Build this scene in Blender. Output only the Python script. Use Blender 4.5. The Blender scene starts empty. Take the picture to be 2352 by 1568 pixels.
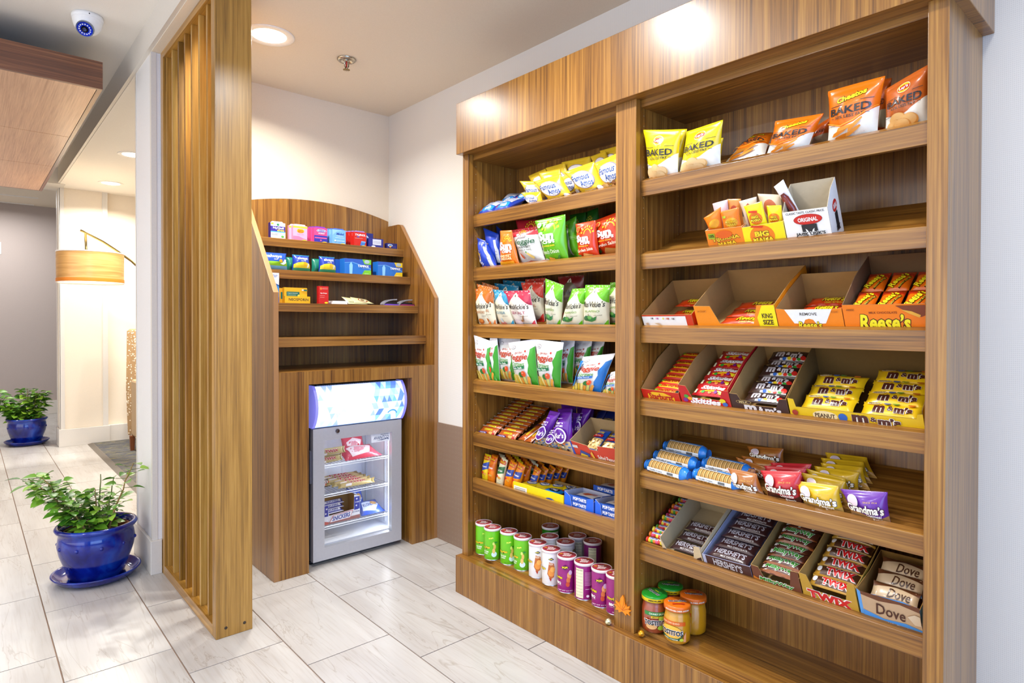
import bpy, math, random
from mathutils import Vector as V, Matrix
from mathutils.geometry import tessellate_polygon
random.seed(7)
scene = bpy.context.scene
COL = scene.collection
PI = math.pi

# ------------------------------------------------------------------ materials
def lin(c):
    c /= 255.0
    return c / 12.92 if c <= 0.04045 else ((c + 0.055) / 1.055) ** 2.4
def rgb(h):
    return (lin(int(h[0:2], 16)), lin(int(h[2:4], 16)), lin(int(h[4:6], 16)), 1.0)
MATS = {}
def newmat(name):
    m = bpy.data.materials.new(name); m.use_nodes = True
    nt = m.node_tree
    return m, nt, nt.nodes['Principled BSDF']
def flat(h, rough=.4, metal=0.0, kind='print', coat=0.0, bump=0.0):
    """plain coloured finish: a faint procedural mottling and roughness variation"""
    key = (h, rough, metal, kind)
    if key in MATS: return MATS[key]
    m, nt, b = newmat('%s_%s' % (kind, h))
    n = nt.nodes.new('ShaderNodeTexNoise'); n.inputs['Scale'].default_value = 90; n.inputs['Detail'].default_value = 2
    tc = nt.nodes.new('ShaderNodeTexCoord'); nt.links.new(tc.outputs['Object'], n.inputs['Vector'])
    mx = nt.nodes.new('ShaderNodeMix'); mx.data_type = 'RGBA'; mx.inputs[0].default_value = 0.5
    c = rgb(h)
    mx.inputs[6].default_value = tuple(min(1, x * .95) for x in c[:3]) + (1,)
    mx.inputs[7].default_value = tuple(min(1, x * 1.05) for x in c[:3]) + (1,)
    nt.links.new(n.outputs['Fac'], mx.inputs[0]); nt.links.new(mx.outputs[2], b.inputs['Base Color'])
    b.inputs['Roughness'].default_value = rough; b.inputs['Metallic'].default_value = metal
    if coat: b.inputs['Coat Weight'].default_value = coat; b.inputs['Coat Roughness'].default_value = .12
    if bump:
        bp = nt.nodes.new('ShaderNodeBump'); bp.inputs['Strength'].default_value = bump; bp.inputs['Distance'].default_value = .002
        nt.links.new(n.outputs['Fac'], bp.inputs['Height']); nt.links.new(bp.outputs[0], b.inputs['Normal'])
    MATS[key] = m
    return m
def film(h):  return flat(h, .3, 0, 'film', .25)
def card(h):  return flat(h, .45, 0, 'card')
def kraft(h='a88048'): return flat(h, .85, 0, 'kraft', 0, .25)
def metal(h, r=.3): return flat(h, r, 1.0, 'metal')
def plast(h, r=.4): return flat(h, r, 0, 'plastic')
def emit(h, s, name):
    key = ('e', h, s)
    if key in MATS: return MATS[key]
    m, nt, b = newmat(name)
    b.inputs['Base Color'].default_value = rgb(h); b.inputs['Emission Color'].default_value = rgb(h); b.inputs['Emission Strength'].default_value = s
    MATS[key] = m
    return m
def wood(name, axis, light, mid, dark, scale=1.0, rough=.35, streak=1.0, fig=.5, coat=.45):
    """laminate: long stretched grain along one axis, fine pores and darker figure lines"""
    m, nt, b = newmat(name); L = nt.links.new
    tc = nt.nodes.new('ShaderNodeTexCoord'); geo = nt.nodes.new('ShaderNodeNewGeometry')
    rnd = nt.nodes.new('ShaderNodeVectorMath'); rnd.operation = 'SCALE'; rnd.inputs[0].default_value = (3.1, 7.7, 5.3)
    L(geo.outputs['Random Per Island'], rnd.inputs['Scale'])
    add = nt.nodes.new('ShaderNodeVectorMath'); add.operation = 'ADD'
    L(tc.outputs['Object'], add.inputs[0]); L(rnd.outputs[0], add.inputs[1])
    def stretched(s, a, det, dist):
        mp = nt.nodes.new('ShaderNodeMapping'); sc = [s, s, s]; sc[axis] = a; mp.inputs['Scale'].default_value = sc
        L(add.outputs[0], mp.inputs['Vector'])
        n = nt.nodes.new('ShaderNodeTexNoise'); n.inputs['Scale'].default_value = 1; n.inputs['Detail'].default_value = det; n.inputs['Distortion'].default_value = dist
        L(mp.outputs[0], n.inputs['Vector']); return n
    broad = stretched(42 * scale, 1.0, 5, 1.2); fine = stretched(230 * scale, 3.0, 3, .2); pore = stretched(620 * scale, 14, 2, 0)
    def math_(op, a, c, va=None, vc=None):
        n = nt.nodes.new('ShaderNodeMath'); n.operation = op
        if a is not None: L(a, n.inputs[0])
        else: n.inputs[0].default_value = va
        if c is not None: L(c, n.inputs[1])
        else: n.inputs[1].default_value = vc
        return n.outputs[0]
    s = math_('MULTIPLY', broad.outputs['Fac'], None, None, fig)
    s = math_('ADD', s, math_('MULTIPLY', fine.outputs['Fac'], None, None, (1 - fig) * .75))
    s = math_('ADD', s, math_('MULTIPLY', pore.outputs['Fac'], None, None, (1 - fig) * .25))
    r = nt.nodes.new('ShaderNodeValToRGB'); e = r.color_ramp.elements
    e[0].position = .34; e[0].color = dark; e[1].position = .66; e[1].color = light
    x = r.color_ramp.elements.new(.49); x.color = mid
    L(s, r.inputs[0]); L(r.outputs[0], b.inputs['Base Color'])
    b.inputs['Roughness'].default_value = rough; b.inputs['Coat Weight'].default_value = coat; b.inputs['Coat Roughness'].default_value = .25
    bp = nt.nodes.new('ShaderNodeBump'); bp.inputs['Strength'].default_value = .12; bp.inputs['Distance'].default_value = .001
    L(s, bp.inputs['Height']); L(bp.outputs[0], b.inputs['Normal'])
    return m
WL, WM, WD = rgb('ac7c36'), rgb('86581f'), rgb('4c2c0e')
W_V = wood('walnut_laminate_vertical', 2, WL, WM, WD)
W_Y = wood('walnut_laminate_lengthwise', 1, WL, WM, WD)
W_X = wood('walnut_laminate_crosswise', 0, WL, WM, WD)
OAK = [wood('oak_%d' % i, 2, rgb(a), rgb(b), rgb(c), .8, .4, 1, .45) for i, (a, b, c) in enumerate(
    [('c09244', 'a0742c', '745018'), ('cca658', 'b08438', '88601f'), ('926a20', '704c14', '4c300a'), ('aa7826', '885a18', '5c3a0c')])]
OAK_Y = wood('oak_rail', 1, rgb('c8984a'), rgb('a87a30'), rgb('7c541c'), .8)
CANOPY = wood('canopy_veneer', 1, rgb('e0b48c'), rgb('cc9e7a'), rgb('b48662'), .7, .4, 1, .35)
CANOPY_D = wood('canopy_edge', 0, rgb('8c5a36'), rgb('6a3e22'), rgb('462614'), .9)

def wall_mat(name, h, weave=False, bump=.15, rough=.7, s=240):
    m, nt, b = newmat(name); L = nt.links.new
    tc = nt.nodes.new('ShaderNodeTexCoord')
    n = nt.nodes.new('ShaderNodeTexNoise'); n.inputs['Scale'].default_value = s; n.inputs['Detail'].default_value = 3
    L(tc.outputs['Object'], n.inputs['Vector'])
    c = rgb(h); mx = nt.nodes.new('ShaderNodeMix'); mx.data_type = 'RGBA'
    mx.inputs[6].default_value = tuple(x * .93 for x in c[:3]) + (1,); mx.inputs[7].default_value = tuple(min(1, x * 1.06) for x in c[:3]) + (1,)
    fac = n.outputs['Fac']
    if weave:
        w1 = nt.nodes.new('ShaderNodeTexWave'); w1.bands_direction = 'Y'; w1.inputs['Scale'].default_value = 84; w1.inputs['Distortion'].default_value = 1.0; w1.inputs['Detail'].default_value = 2
        w2 = nt.nodes.new('ShaderNodeTexWave'); w2.bands_direction = 'Z'; w2.inputs['Scale'].default_value = 66; w2.inputs['Distortion'].default_value = 1.0
        for w in (w1, w2): L(tc.outputs['Object'], w.inputs['Vector'])
        mm = nt.nodes.new('ShaderNodeMath'); mm.operation = 'MULTIPLY'; L(w1.outputs['Fac'], mm.inputs[0]); L(w2.outputs['Fac'], mm.inputs[1])
        m2 = nt.nodes.new('ShaderNodeMath'); m2.operation = 'MULTIPLY_ADD'; L(mm.outputs[0], m2.inputs[0]); m2.inputs[1].default_value = -.9; m2.inputs[2].default_value = .9
        fac = m2.outputs[0]; mx.inputs[6].default_value = tuple(x * .88 for x in c[:3]) + (1,)
    L(fac, mx.inputs[0]); L(mx.outputs[2], b.inputs['Base Color'])
    bp = nt.nodes.new('ShaderNodeBump'); bp.inputs['Strength'].default_value = bump; bp.inputs['Distance'].default_value = .001
    L(fac, bp.inputs['Height']); L(bp.outputs[0], b.inputs['Normal']); b.inputs['Roughness'].default_value = rough
    return m
WALLP = wall_mat('wallpaper_cream', 'e6d9c4'); WALLR = wall_mat('wallpaper_woven', 'e0dcd5', True)
CEIL = wall_mat('ceiling_paint', 'e6dac6', False, .08); WHITE = wall_mat('white_paint', 'e6e4e2', False, .05, .5); FARW = wall_mat('far_wallpaper', 'b4a69e')
CEILH = wall_mat('hall_ceiling_paint', 'f2ece2', False, .08)
TRIMW = wall_mat('trim_paint', 'd8d2c8', False, .03, .45)

def tile_mat():
    m, nt, b = newmat('porcelain_floor_tile'); L = nt.links.new
    tc = nt.nodes.new('ShaderNodeTexCoord'); geo = nt.nodes.new('ShaderNodeNewGeometry')
    rnd = nt.nodes.new('ShaderNodeVectorMath'); rnd.operation = 'SCALE'; rnd.inputs[0].default_value = (5.1, 9.7, 0)
    L(geo.outputs['Random Per Island'], rnd.inputs['Scale'])
    add = nt.nodes.new('ShaderNodeVectorMath'); L(tc.outputs['Object'], add.inputs[0]); L(rnd.outputs[0], add.inputs[1])
    def ns(sc, det, dist):
        mp = nt.nodes.new('ShaderNodeMapping'); mp.inputs['Scale'].default_value = sc; L(add.outputs[0], mp.inputs['Vector'])
        n = nt.nodes.new('ShaderNodeTexNoise'); n.inputs['Scale'].default_value = 1; n.inputs['Detail'].default_value = det; n.inputs['Distortion'].default_value = dist
        L(mp.outputs[0], n.inputs['Vector']); return n
    a = ns((9, 1.4, 1), 4, .8); v = ns((7, 1.1, 1), 5, 1.2); g = ns((120, 5, 1), 3, .3)
    r = nt.nodes.new('ShaderNodeValToRGB'); e = r.color_ramp.elements
    e[0].position = .3; e[0].color = rgb('b2ada8'); e[1].position = .7; e[1].color = rgb('c4c1bc')
    L(a.outputs['Fac'], r.inputs[0])
    vr = nt.nodes.new('ShaderNodeValToRGB'); e = vr.color_ramp.elements       # thin veins where the noise crosses its middle
    e[0].position = .492; e[0].color = (1, 1, 1, 1); e[1].position = .508; e[1].color = (1, 1, 1, 1)
    x = e.new(.5); x.color = rgb('dcd4cc')
    L(v.outputs['Fac'], vr.inputs[0])
    gr = nt.nodes.new('ShaderNodeValToRGB'); e = gr.color_ramp.elements
    e[0].position = .34; e[0].color = rgb('f4f1ee'); e[1].position = .5; e[1].color = (1, 1, 1, 1)
    L(g.outputs['Fac'], gr.inputs[0])
    m1 = nt.nodes.new('ShaderNodeMix'); m1.data_type = 'RGBA'; m1.blend_type = 'MULTIPLY'; m1.inputs[0].default_value = .75
    L(r.outputs[0], m1.inputs[6]); L(vr.outputs[0], m1.inputs[7])
    m2 = nt.nodes.new('ShaderNodeMix'); m2.data_type = 'RGBA'; m2.blend_type = 'MULTIPLY'; m2.inputs[0].default_value = .8
    L(m1.outputs[2], m2.inputs[6]); L(gr.outputs[0], m2.inputs[7]); L(m2.outputs[2], b.inputs['Base Color'])
    b.inputs['Roughness'].default_value = .28
    return m
TILE = tile_mat(); GROUT = flat('8c7462', .9, 0, 'grout')

def glass_mat(name, tint='ffffff', gloss=.08, rough=.02):
    m = bpy.data.materials.new(name); m.use_nodes = True; nt = m.node_tree; nt.nodes.clear()
    o = nt.nodes.new('ShaderNodeOutputMaterial'); t = nt.nodes.new('ShaderNodeBsdfTransparent'); t.inputs[0].default_value = rgb(tint)
    g = nt.nodes.new('ShaderNodeBsdfGlossy'); g.inputs['Roughness'].default_value = rough
    x = nt.nodes.new('ShaderNodeMixShader'); x.inputs[0].default_value = gloss
    nt.links.new(t.outputs[0], x.inputs[1]); nt.links.new(g.outputs[0], x.inputs[2]); nt.links.new(x.outputs[0], o.inputs[0])
    return m
GLASS = glass_mat('clear_glass'); CLEARF = glass_mat('clear_film', 'f4f4f4', .14, .15)

# ------------------------------------------------------------------ mesh building
class MB:
    def __init__(s): s.v = []; s.f = []; s.m = []; s.mats = []; s.sm = []
    def mi(s, mat):
        if mat not in s.mats: s.mats.append(mat)
        return s.mats.index(mat)
    def face(s, pts, mat, smooth=False):
        i = len(s.v); s.v += [tuple(p) for p in pts]; s.f.append(tuple(range(i, i + len(pts)))); s.m.append(s.mi(mat)); s.sm.append(smooth)
    def add(s, vs, fs, mat, smooth=False):
        i = len(s.v); s.v += [tuple(p) for p in vs]; k = s.mi(mat)
        for f in fs: s.f.append(tuple(a + i for a in f)); s.m.append(k); s.sm.append(smooth)
    def hexa(s, p, mats):
        """8 corners: 0-3 bottom ring, 4-7 top ring; mats one material or (bottom, top, sides...)"""
        fs = [(3, 2, 1, 0), (4, 5, 6, 7), (0, 1, 5, 4), (1, 2, 6, 5), (2, 3, 7, 6), (3, 0, 4, 7)]
        i = len(s.v); s.v += [tuple(q) for q in p]
        for k, f in enumerate(fs):
            s.f.append(tuple(a + i for a in f)); s.m.append(s.mi(mats[k] if isinstance(mats, (list, tuple)) else mats)); s.sm.append(False)
    def box(s, a, b, mat):
        x0, y0, z0 = a; x1, y1, z1 = b
        s.hexa([(x0, y0, z0), (x1, y0, z0), (x1, y1, z0), (x0, y1, z0), (x0, y0, z1), (x1, y0, z1), (x1, y1, z1), (x0, y1, z1)], mat)
    def prism(s, poly, ext, mf, mb=None, me=None):
        """planar polygon (3D points) extruded by vector ext: mf original side, mb far side, me edges"""
        poly = [V(p) for p in poly]; e = V(ext); n = len(poly); i = len(s.v)
        s.v += [tuple(p) for p in poly] + [tuple(p + e) for p in poly]
        tri = tessellate_polygon([poly])
        nn = V((0, 0, 0))
        for k in range(n): nn += poly[k].cross(poly[(k + 1) % n])
        flip = nn.dot(e) > 0
        for t in tri:
            a, b, c = t
            t3 = (poly[b] - poly[a]).cross(poly[c] - poly[a])
            if (t3.dot(e) > 0): t = (a, c, b)
            s.f.append(tuple(q + i for q in t)); s.m.append(s.mi(mf)); s.sm.append(False)
            s.f.append(tuple(q + i + n for q in reversed(t))); s.m.append(s.mi(mb or mf)); s.sm.append(False)
        for k in range(n):
            j = (k + 1) % n; f = (k, j, j + n, k + n)
            if flip: f = tuple(reversed(f))
            f = tuple(reversed(f))
            s.f.append(tuple(q + i for q in f)); s.m.append(s.mi(me or mf)); s.sm.append(False)
    def lathe(s, prof, c, mat, n=28, axis=2, smooth=True):
        cx, cy, cz = c; vs = []; fs = []
        for r, z in prof:
            for k in range(n):
                a = 2 * PI * k / n; p = (r * math.cos(a), r * math.sin(a), z)
                if axis == 1: p = (p[0], p[2], p[1])
                if axis == 0: p = (p[2], p[0], p[1])
                vs.append((cx + p[0], cy + p[1], cz + p[2]))
        for j in range(len(prof) - 1):
            for k in range(n):
                k2 = (k + 1) % n; f = (j * n + k, j * n + k2, (j + 1) * n + k2, (j + 1) * n + k)
                fs.append(tuple(reversed(f)) if axis == 1 else f)
        s.add(vs, fs, mat, smooth)
    def tube(s, pts, r, mat, n=8, caps=True, smooth=True):
        pts = [V(p) for p in pts]; rr = r if isinstance(r, (list, tuple)) else [r] * len(pts); vs = []; fs = []
        for i, p in enumerate(pts):
            d = (pts[min(i + 1, len(pts) - 1)] - pts[max(i - 1, 0)]).normalized()
            up = V((0, 0, 1)) if abs(d.z) < .9 else V((1, 0, 0))
            x = d.cross(up).normalized(); y = d.cross(x).normalized()
            for k in range(n):
                a = 2 * PI * k / n; vs.append(p + (x * math.cos(a) + y * math.sin(a)) * rr[i])
        for i in range(len(pts) - 1):
            for k in range(n): fs.append((i * n + k, i * n + (k + 1) % n, (i + 1) * n + (k + 1) % n, (i + 1) * n + k))
        if caps: fs.append(tuple(range(n))); fs.append(tuple(reversed(range((len(pts) - 1) * n, len(pts) * n))))
        s.add(vs, fs, mat, smooth)
    def ball(s, c, r, mat, n=14, m=9, sq=(1, 1, 1)):
        vs = []; fs = []
        for i in range(m + 1):
            t = PI * i / m
            for k in range(n): a = 2 * PI * k / n; vs.append((c[0] + r * sq[0] * math.sin(t) * math.cos(a), c[1] + r * sq[1] * math.sin(t) * math.sin(a), c[2] + r * sq[2] * math.cos(t)))
        for i in range(m):
            for k in range(n): fs.append((i * n + k, (i + 1) * n + k, (i + 1) * n + (k + 1) % n, i * n + (k + 1) % n))
        s.add(vs, fs, mat, True)

def obj(name, mb, parent=None, loc=None, bevel=0, kind=None):
    base = parent_loc(parent) if parent is not None else V(loc or (0, 0, 0))
    me = bpy.data.meshes.new(name)
    me.from_pydata([tuple(V(p) - base) for p in mb.v], [], mb.f)
    for m in mb.mats: me.materials.append(m)
    me.polygons.foreach_set('material_index', mb.m); me.polygons.foreach_set('use_smooth', mb.sm); me.update()
    o = bpy.data.objects.new(name, me); COL.objects.link(o)
    if parent is not None: o.parent = parent; o.location = (0, 0, 0)
    else: o.location = base
    o['base'] = tuple(base)
    if bevel:
        b = o.modifiers.new('bevel', 'BEVEL'); b.width = bevel; b.segments = 2; b.limit_method = 'ANGLE'; b.angle_limit = .9
    if kind: o['kind'] = kind
    return o
def parent_loc(p): return V(p['base'])
def tag(o, label, cat, group=None):
    o['label'] = label; o['category'] = cat
    if group: o['group'] = group
    return o
def thing(name, label, cat, loc, group=None):
    o = bpy.data.objects.new(name, None); COL.objects.link(o); o.location = loc; o['base'] = tuple(loc); o.empty_display_size = .05
    return tag(o, label, cat, group)
def part(name, parent, fill, bevel=0):
    mb = MB(); fill(mb); return obj(name, mb, parent, None, bevel)
def pbox(name, parent, a, b, mat, bevel=0):
    mb = MB(); mb.box(a, b, mat); return obj(name, mb, parent, None, bevel)
def struct(name, mb, bevel=0): return obj(name, mb, None, None, bevel, 'structure')

# ------------------------------------------------------------------ printed artwork (real lettering laid on the surface)
GLY = {}
def glyphs(txt, bold=0.0, shear=0.0):
    k = (txt, bold, shear)
    if k in GLY: return GLY[k]
    cu = bpy.data.curves.new('lettering', 'FONT'); cu.body = txt; cu.resolution_u = 2; cu.offset = bold; cu.shear = shear; cu.fill_mode = 'FRONT'
    ob = bpy.data.objects.new('lettering', cu)
    me = bpy.data.meshes.new_from_object(ob); me.calc_loop_triangles()
    vs = [(v.co.x, v.co.y) for v in me.vertices]; ts = [tuple(t.vertices) for t in me.loop_triangles]
    bpy.data.objects.remove(ob); bpy.data.meshes.remove(me); bpy.data.curves.remove(cu)
    if not vs: vs = [(0, 0), (1, 0), (0, 1)]; ts = []
    x0 = min(v[0] for v in vs); x1 = max(v[0] for v in vs); y0 = min(v[1] for v in vs); y1 = max(v[1] for v in vs)
    vs = [((x - (x0 + x1) / 2) / (x1 - x0), (y - (y0 + y1) / 2) / (y1 - y0)) for x, y in vs]
    GLY[k] = (vs, ts); return GLY[k]
def subdiv(vs, ts, L):
    vs = list(vs); out = []; st = list(ts); mid = {}
    def md(a, b):
        k = (min(a, b), max(a, b))
        if k not in mid: vs.append(((vs[a][0] + vs[b][0]) / 2, (vs[a][1] + vs[b][1]) / 2)); mid[k] = len(vs) - 1
        return mid[k]
    while st:
        a, b, c = st.pop()
        d = [(math.dist(vs[p], vs[q]), p, q, r) for p, q, r in ((a, b, c), (b, c, a), (c, a, b))]
        l, p, q, r = max(d)
        if l <= L: out.append((a, b, c)); continue
        m = md(p, q); st += [(p, m, r), (m, q, r)]
    return vs, out
def print_art(mb, shapes, F, asp=1.0, mk=film, L=None, eps=.0004):
    """shapes in u,v (0..1) of a surface F(u, v, lift) -> point; asp = width / height of that surface"""
    lay = 1
    for sh in shapes:
        k = sh[0]; items = []
        if k == 'r':
            _, a, b, c, d, col = sh; items = [([(a, b), (c, b), (c, d), (a, d)], [(0, 1, 2), (0, 2, 3)], col)]
        elif k == 'e':
            _, cu, cv, ru, rv, col = sh[:6]; n = 20
            items = [([(cu + ru * math.cos(2 * PI * i / n), cv + rv * math.sin(2 * PI * i / n)) for i in range(n)] + [(cu, cv)], [(i, (i + 1) % n, n) for i in range(n)], col)]
        elif k == 'p':
            _, pts, col = sh; tr = tessellate_polygon([[V((p[0], p[1], 0)) for p in pts]]); fx = []
            for a, b, c in tr:
                ar = (pts[b][0] - pts[a][0]) * (pts[c][1] - pts[a][1]) - (pts[c][0] - pts[a][0]) * (pts[b][1] - pts[a][1])
                fx.append((a, b, c) if ar > 0 else (a, c, b))
            items = [(pts, fx, col)]
        elif k in 'to':
            if k == 't': _, txt, cu, cv, w, h, col = sh[:7]; op = sh[7] if len(sh) > 7 else {}; ol = None
            else: _, txt, cu, cv, w, h, col, ol = sh[:8]; op = sh[8] if len(sh) > 8 else {}
            ra = math.radians(op.get('rot', 0)); ca, sa = math.cos(ra), math.sin(ra)
            def lay_out(bold, grow):
                vs, ts = glyphs(txt, bold, op.get('sh', 0)); o = []
                for x, y in vs:
                    X, Y = x * (w + grow) * asp, y * (h + grow * asp); o.append((cu + (X * ca - Y * sa) / asp, cv + X * sa + Y * ca))
                return o, ts
            b0 = op.get('b', .012)
            if ol: o, ts = lay_out(b0 + .05, .03 * min(1, w)); items.append((o, ts, ol))
            o, ts = lay_out(b0, 0); items.append((o, ts, col))
        for vs, ts, col in items:
            if L: vs, ts = subdiv(vs, ts, L)
            mb.add([F(u, v, eps * lay) for u, v in vs], ts, col if not isinstance(col, str) else mk(col), True)
            lay += 1 if k != 'r' or True else 0

def quadF(bl, br, tr, tl):
    bl, br, tr, tl = V(bl), V(br), V(tr), V(tl); n = (br - bl).cross(tl - bl).normalized()
    def F(u, v, d=0.0): return (bl * (1 - u) + br * u) * (1 - v) + (tl * (1 - u) + tr * u) * v + n * d
    return F
def pillowF(q, T, seed=0, seal=.06, pw=.7, crinkle=1.0):
    """bulged film pack around a quad: bl, br, tr, tl seen from its printed side"""
    bl, br, tr, tl = [V(p) for p in q]; n = (br - bl).cross(tl - bl).normalized(); rn = random.Random(seed)
    wv = [(rn.uniform(-9, 9), rn.uniform(-7, 7), rn.uniform(0, 6), rn.uniform(.3, 1)) for _ in range(5)]
    def F(u, v, d=0.0, side=1):
        t = min(max((v - seal) / (1 - 2 * seal), 0), 1); pv = math.sin(PI * t) ** .6 if 0 < t < 1 else 0
        uu = .5 + (u - .5) * (1 - .06 * pv)
        pu = max(0, 1 - abs(2 * u - 1) ** 2.6) ** pw
        w = sum(a * math.sin(x * u * 2 + y * v * 2 + p) for x, y, p, a in wv) * .07 * crinkle
        h = T / 2 * pv * pu * (1 + w) + .0005
        if t <= 0 or t >= 1: h += .0006 * math.sin(v * 220)
        fold = T * .10 * crinkle * math.sin(3 * u + wv[0][2]) * (v - .5) * (1 if v > .5 else .3)
        return (bl * (1 - uu) + br * uu) * (1 - v) + (tl * (1 - uu) + tr * uu) * v + n * (side * (h + d) + fold)
    return F
def pillow(mb, q, T, base, art=(), seed=0, back=None, nu=14, nv=18, seal=.06, pw=.7, crinkle=1.0, mk=film, L=.09):
    F = pillowF(q, T, seed, seal, pw, crinkle)
    vs = []; fs = []
    us = [i / nu for i in range(nu + 1)]; vv = [j / nv for j in range(nv + 1)]
    for sd in (1, -1):
        o = len(vs)
        for v in vv:
            for u in us: vs.append(F(u, v, 0, sd))
        for j in range(nv):
            for i in range(nu):
                a = o + j * (nu + 1) + i; f = (a, a + 1, a + nu + 2, a + nu + 1)
                fs.append(f if sd == 1 else tuple(reversed(f)))
    N = (nu + 1) * (nv + 1)
    rim = [i for i in range(nu + 1)] + [(j + 1) * (nu + 1) - 1 for j in range(1, nv + 1)] + [nv * (nu + 1) + i for i in range(nu - 1, -1, -1)] + [j * (nu + 1) for j in range(nv - 1, 0, -1)]
    for a, b in zip(rim, rim[1:] + rim[:1]): fs.append((b, a, a + N, b + N))
    mb.add(vs, fs, base if not isinstance(base, str) else mk(base), True)
    if art:
        W = (V(q[1]) - V(q[0])).length; H = (V(q[3]) - V(q[0])).length
        print_art(mb, art, F, W / max(H, .001), mk, L)
    return F
def basepoint(q): 
    c = (V(q[0]) + V(q[1])) / 2
    return (round(c.x, 4), round(c.y, 4), round(c.z, 4))
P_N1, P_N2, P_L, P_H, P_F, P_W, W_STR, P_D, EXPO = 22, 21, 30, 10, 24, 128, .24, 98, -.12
# ------------------------------------------------------------------ camera
cam = bpy.data.cameras.new('camera'); cam.sensor_width = 36; cam.sensor_fit = 'HORIZONTAL'
cam.lens = 36 * 1416.1 / 2352; cam.shift_y = -(784 - 753.86) / 2352; cam.clip_start = .02
yaw, pit, rol = math.radians(41.5878), math.radians(-.57715), math.radians(.14246)
w_ = V((math.sin(yaw) * math.cos(pit), math.cos(yaw) * math.cos(pit), math.sin(pit))); r0 = V((math.cos(yaw), -math.sin(yaw), 0)); u0 = r0.cross(w_)
r_ = math.cos(rol) * r0 + math.sin(rol) * u0; u_ = -math.sin(rol) * r0 + math.cos(rol) * u0
co = bpy.data.objects.new('camera', cam); COL.objects.link(co)
co.matrix_world = Matrix(((r_.x, u_.x, -w_.x, 0), (r_.y, u_.y, -w_.y, 0), (r_.z, u_.z, -w_.z, 1.125), (0, 0, 0, 1)))
scene.camera = co

# ------------------------------------------------------------------ the setting
XW, YB, ZC, ZH = 1.846, 3.163, 2.315, 2.45
def build_floor():
    mb = MB(); mb.box((-3.2, -2.6, -.05), (3.6, 9.5, -.003), GROUT)
    p, ln, g = .30425, .6098, .0022
    for c in range(-11, 3):
        x0 = 1.138 + c * p
        if x0 > XW: continue
        y0 = 1.7415 - c * .2033
        k = math.floor((-2.6 - y0) / ln)
        while y0 + k * ln < 9.4:
            a, b = max(y0 + k * ln, -2.6), min(y0 + (k + 1) * ln, 9.4); k += 1
            if b - a < .02: continue
            x1 = min(x0 + p, 3.5)
            mb.hexa([(x0 + g, a + g, -.01), (x1 - g, a + g, -.01), (x1 - g, b - g, -.01), (x0 + g, b - g, -.01), (x0 + g, a + g, 0), (x1 - g, a + g, 0), (x1 - g, b - g, 0), (x0 + g, b - g, 0)], TILE)
    struct('floor', mb)
build_floor()
def sbox(name, a, b, mat): mb = MB(); mb.box(a, b, mat); return struct(name, mb)
sbox('wall_right', (XW, -2.6, -.05), (XW + .12, YB + .3, 2.6), WALLR)
mb = MB(); mb.box((.66, YB, -.05), (XW, YB + .28, 2.6), WALLP); struct('wall_back', mb)
mb = MB(); mb.box((.622, 3.105, 0), (.70, 3.443, ZC), WHITE); struct('wall_column', mb)
mb = MB(); mb.box((.6195, 3.102, .15), (.640, 3.105, ZC), TRIMW); mb.box((.6195, 3.105, .15), (.622, 3.125, ZC), TRIMW); mb.box((.6195, 3.42, .15), (.622, 3.444, ZC), TRIMW); struct('trim_1', mb)
mb = MB(); mb.box((.610, 3.09, 0), (.655, 3.105, .15), TRIMW); mb.box((.610, 3.105, 0), (.622, 3.443, .15), TRIMW); mb.box((.61, 3.443, 0), (.70, 3.455, .15), TRIMW); struct('baseboard_column', mb, .002)
# dropped ceiling over the niche and the lounge; its edge is the pale beam face
mb = MB(); mb.box((.622, -2.6, ZC), (XW, YB, 2.56), CEIL); struct('ceiling', mb)
mb = MB(); mb.box((.622, YB, ZC), (3.6, 6.95, 2.56), CEILH); struct('ceiling_lounge', mb)
mb = MB(); mb.box((.606, -2.6, 2.318), (.622, 6.62, ZH), TRIMW); struct('trim_2', mb)
mb = MB(); mb.box((-3.2, -2.6, ZH), (.622, 6.62, 2.6), CEILH); struct('ceiling_hall', mb)
mb = MB(); mb.box((-3.2, 6.60, 2.31), (.66, 6.96, 2.6), TRIMW); struct('trim_3', mb)
mb = MB(); mb.box((-3.2, 6.96, 2.50), (1.2, 9.5, 2.6), CEIL)
for x in (-2.2, -1.6, -1.0, -.4, .2): mb.box((x - .012, 6.96, 2.494), (x + .012, 9.3, 2.50), WHITE)
for y in (7.5, 8.1, 8.7, 9.25): mb.box((-3.2, y - .012, 2.494), (.62, y + .012, 2.50), WHITE)
struct('ceiling_far', mb)
mb = MB(); mb.box((-3.2, 9.32, 0), (1.4, 9.45, 2.6), FARW); struct('wall_far', mb)
mb = MB(); mb.box((-3.2, 9.30, 0), (1.4, 9.32, .16), TRIMW); struct('baseboard_far', mb, .003)
# lounge shell: end pillar, recessed wall, far side
mb = MB(); mb.box((.636, 6.795, 0), (.994, 7.0, 2.5), WALLP); struct('wall_pillar', mb)
mb = MB()
for a, b in ((.633, .668), (.955, .997)): mb.box((a, 6.786, .15), (b, 6.795, ZC), TRIMW)
mb.box((.630, 6.786, .15), (.636, 6.82, 2.5), TRIMW); mb.box((.630, 6.965, .15), (.636, 7.003, 2.5), TRIMW)
struct('trim_4', mb)
mb = MB(); mb.box((.622, 6.775, 0), (1.008, 6.786, .155), TRIMW); mb.box((.622, 6.786, 0), (.633, 7.01, .155), TRIMW); mb.box((.995, 6.79, 0), (3.6, 6.826, .155), TRIMW); struct('baseboard_pillar', mb, .002)
mb = MB(); mb.box((.994, 6.83, 0), (3.6, 7.0, 2.5), WALLP); struct('wall_lounge', mb)
mb = MB(); mb.box((3.5, 3.4, 0), (3.6, 6.9, 2.5), WALLP); struct('wall_lounge_side', mb)
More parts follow.
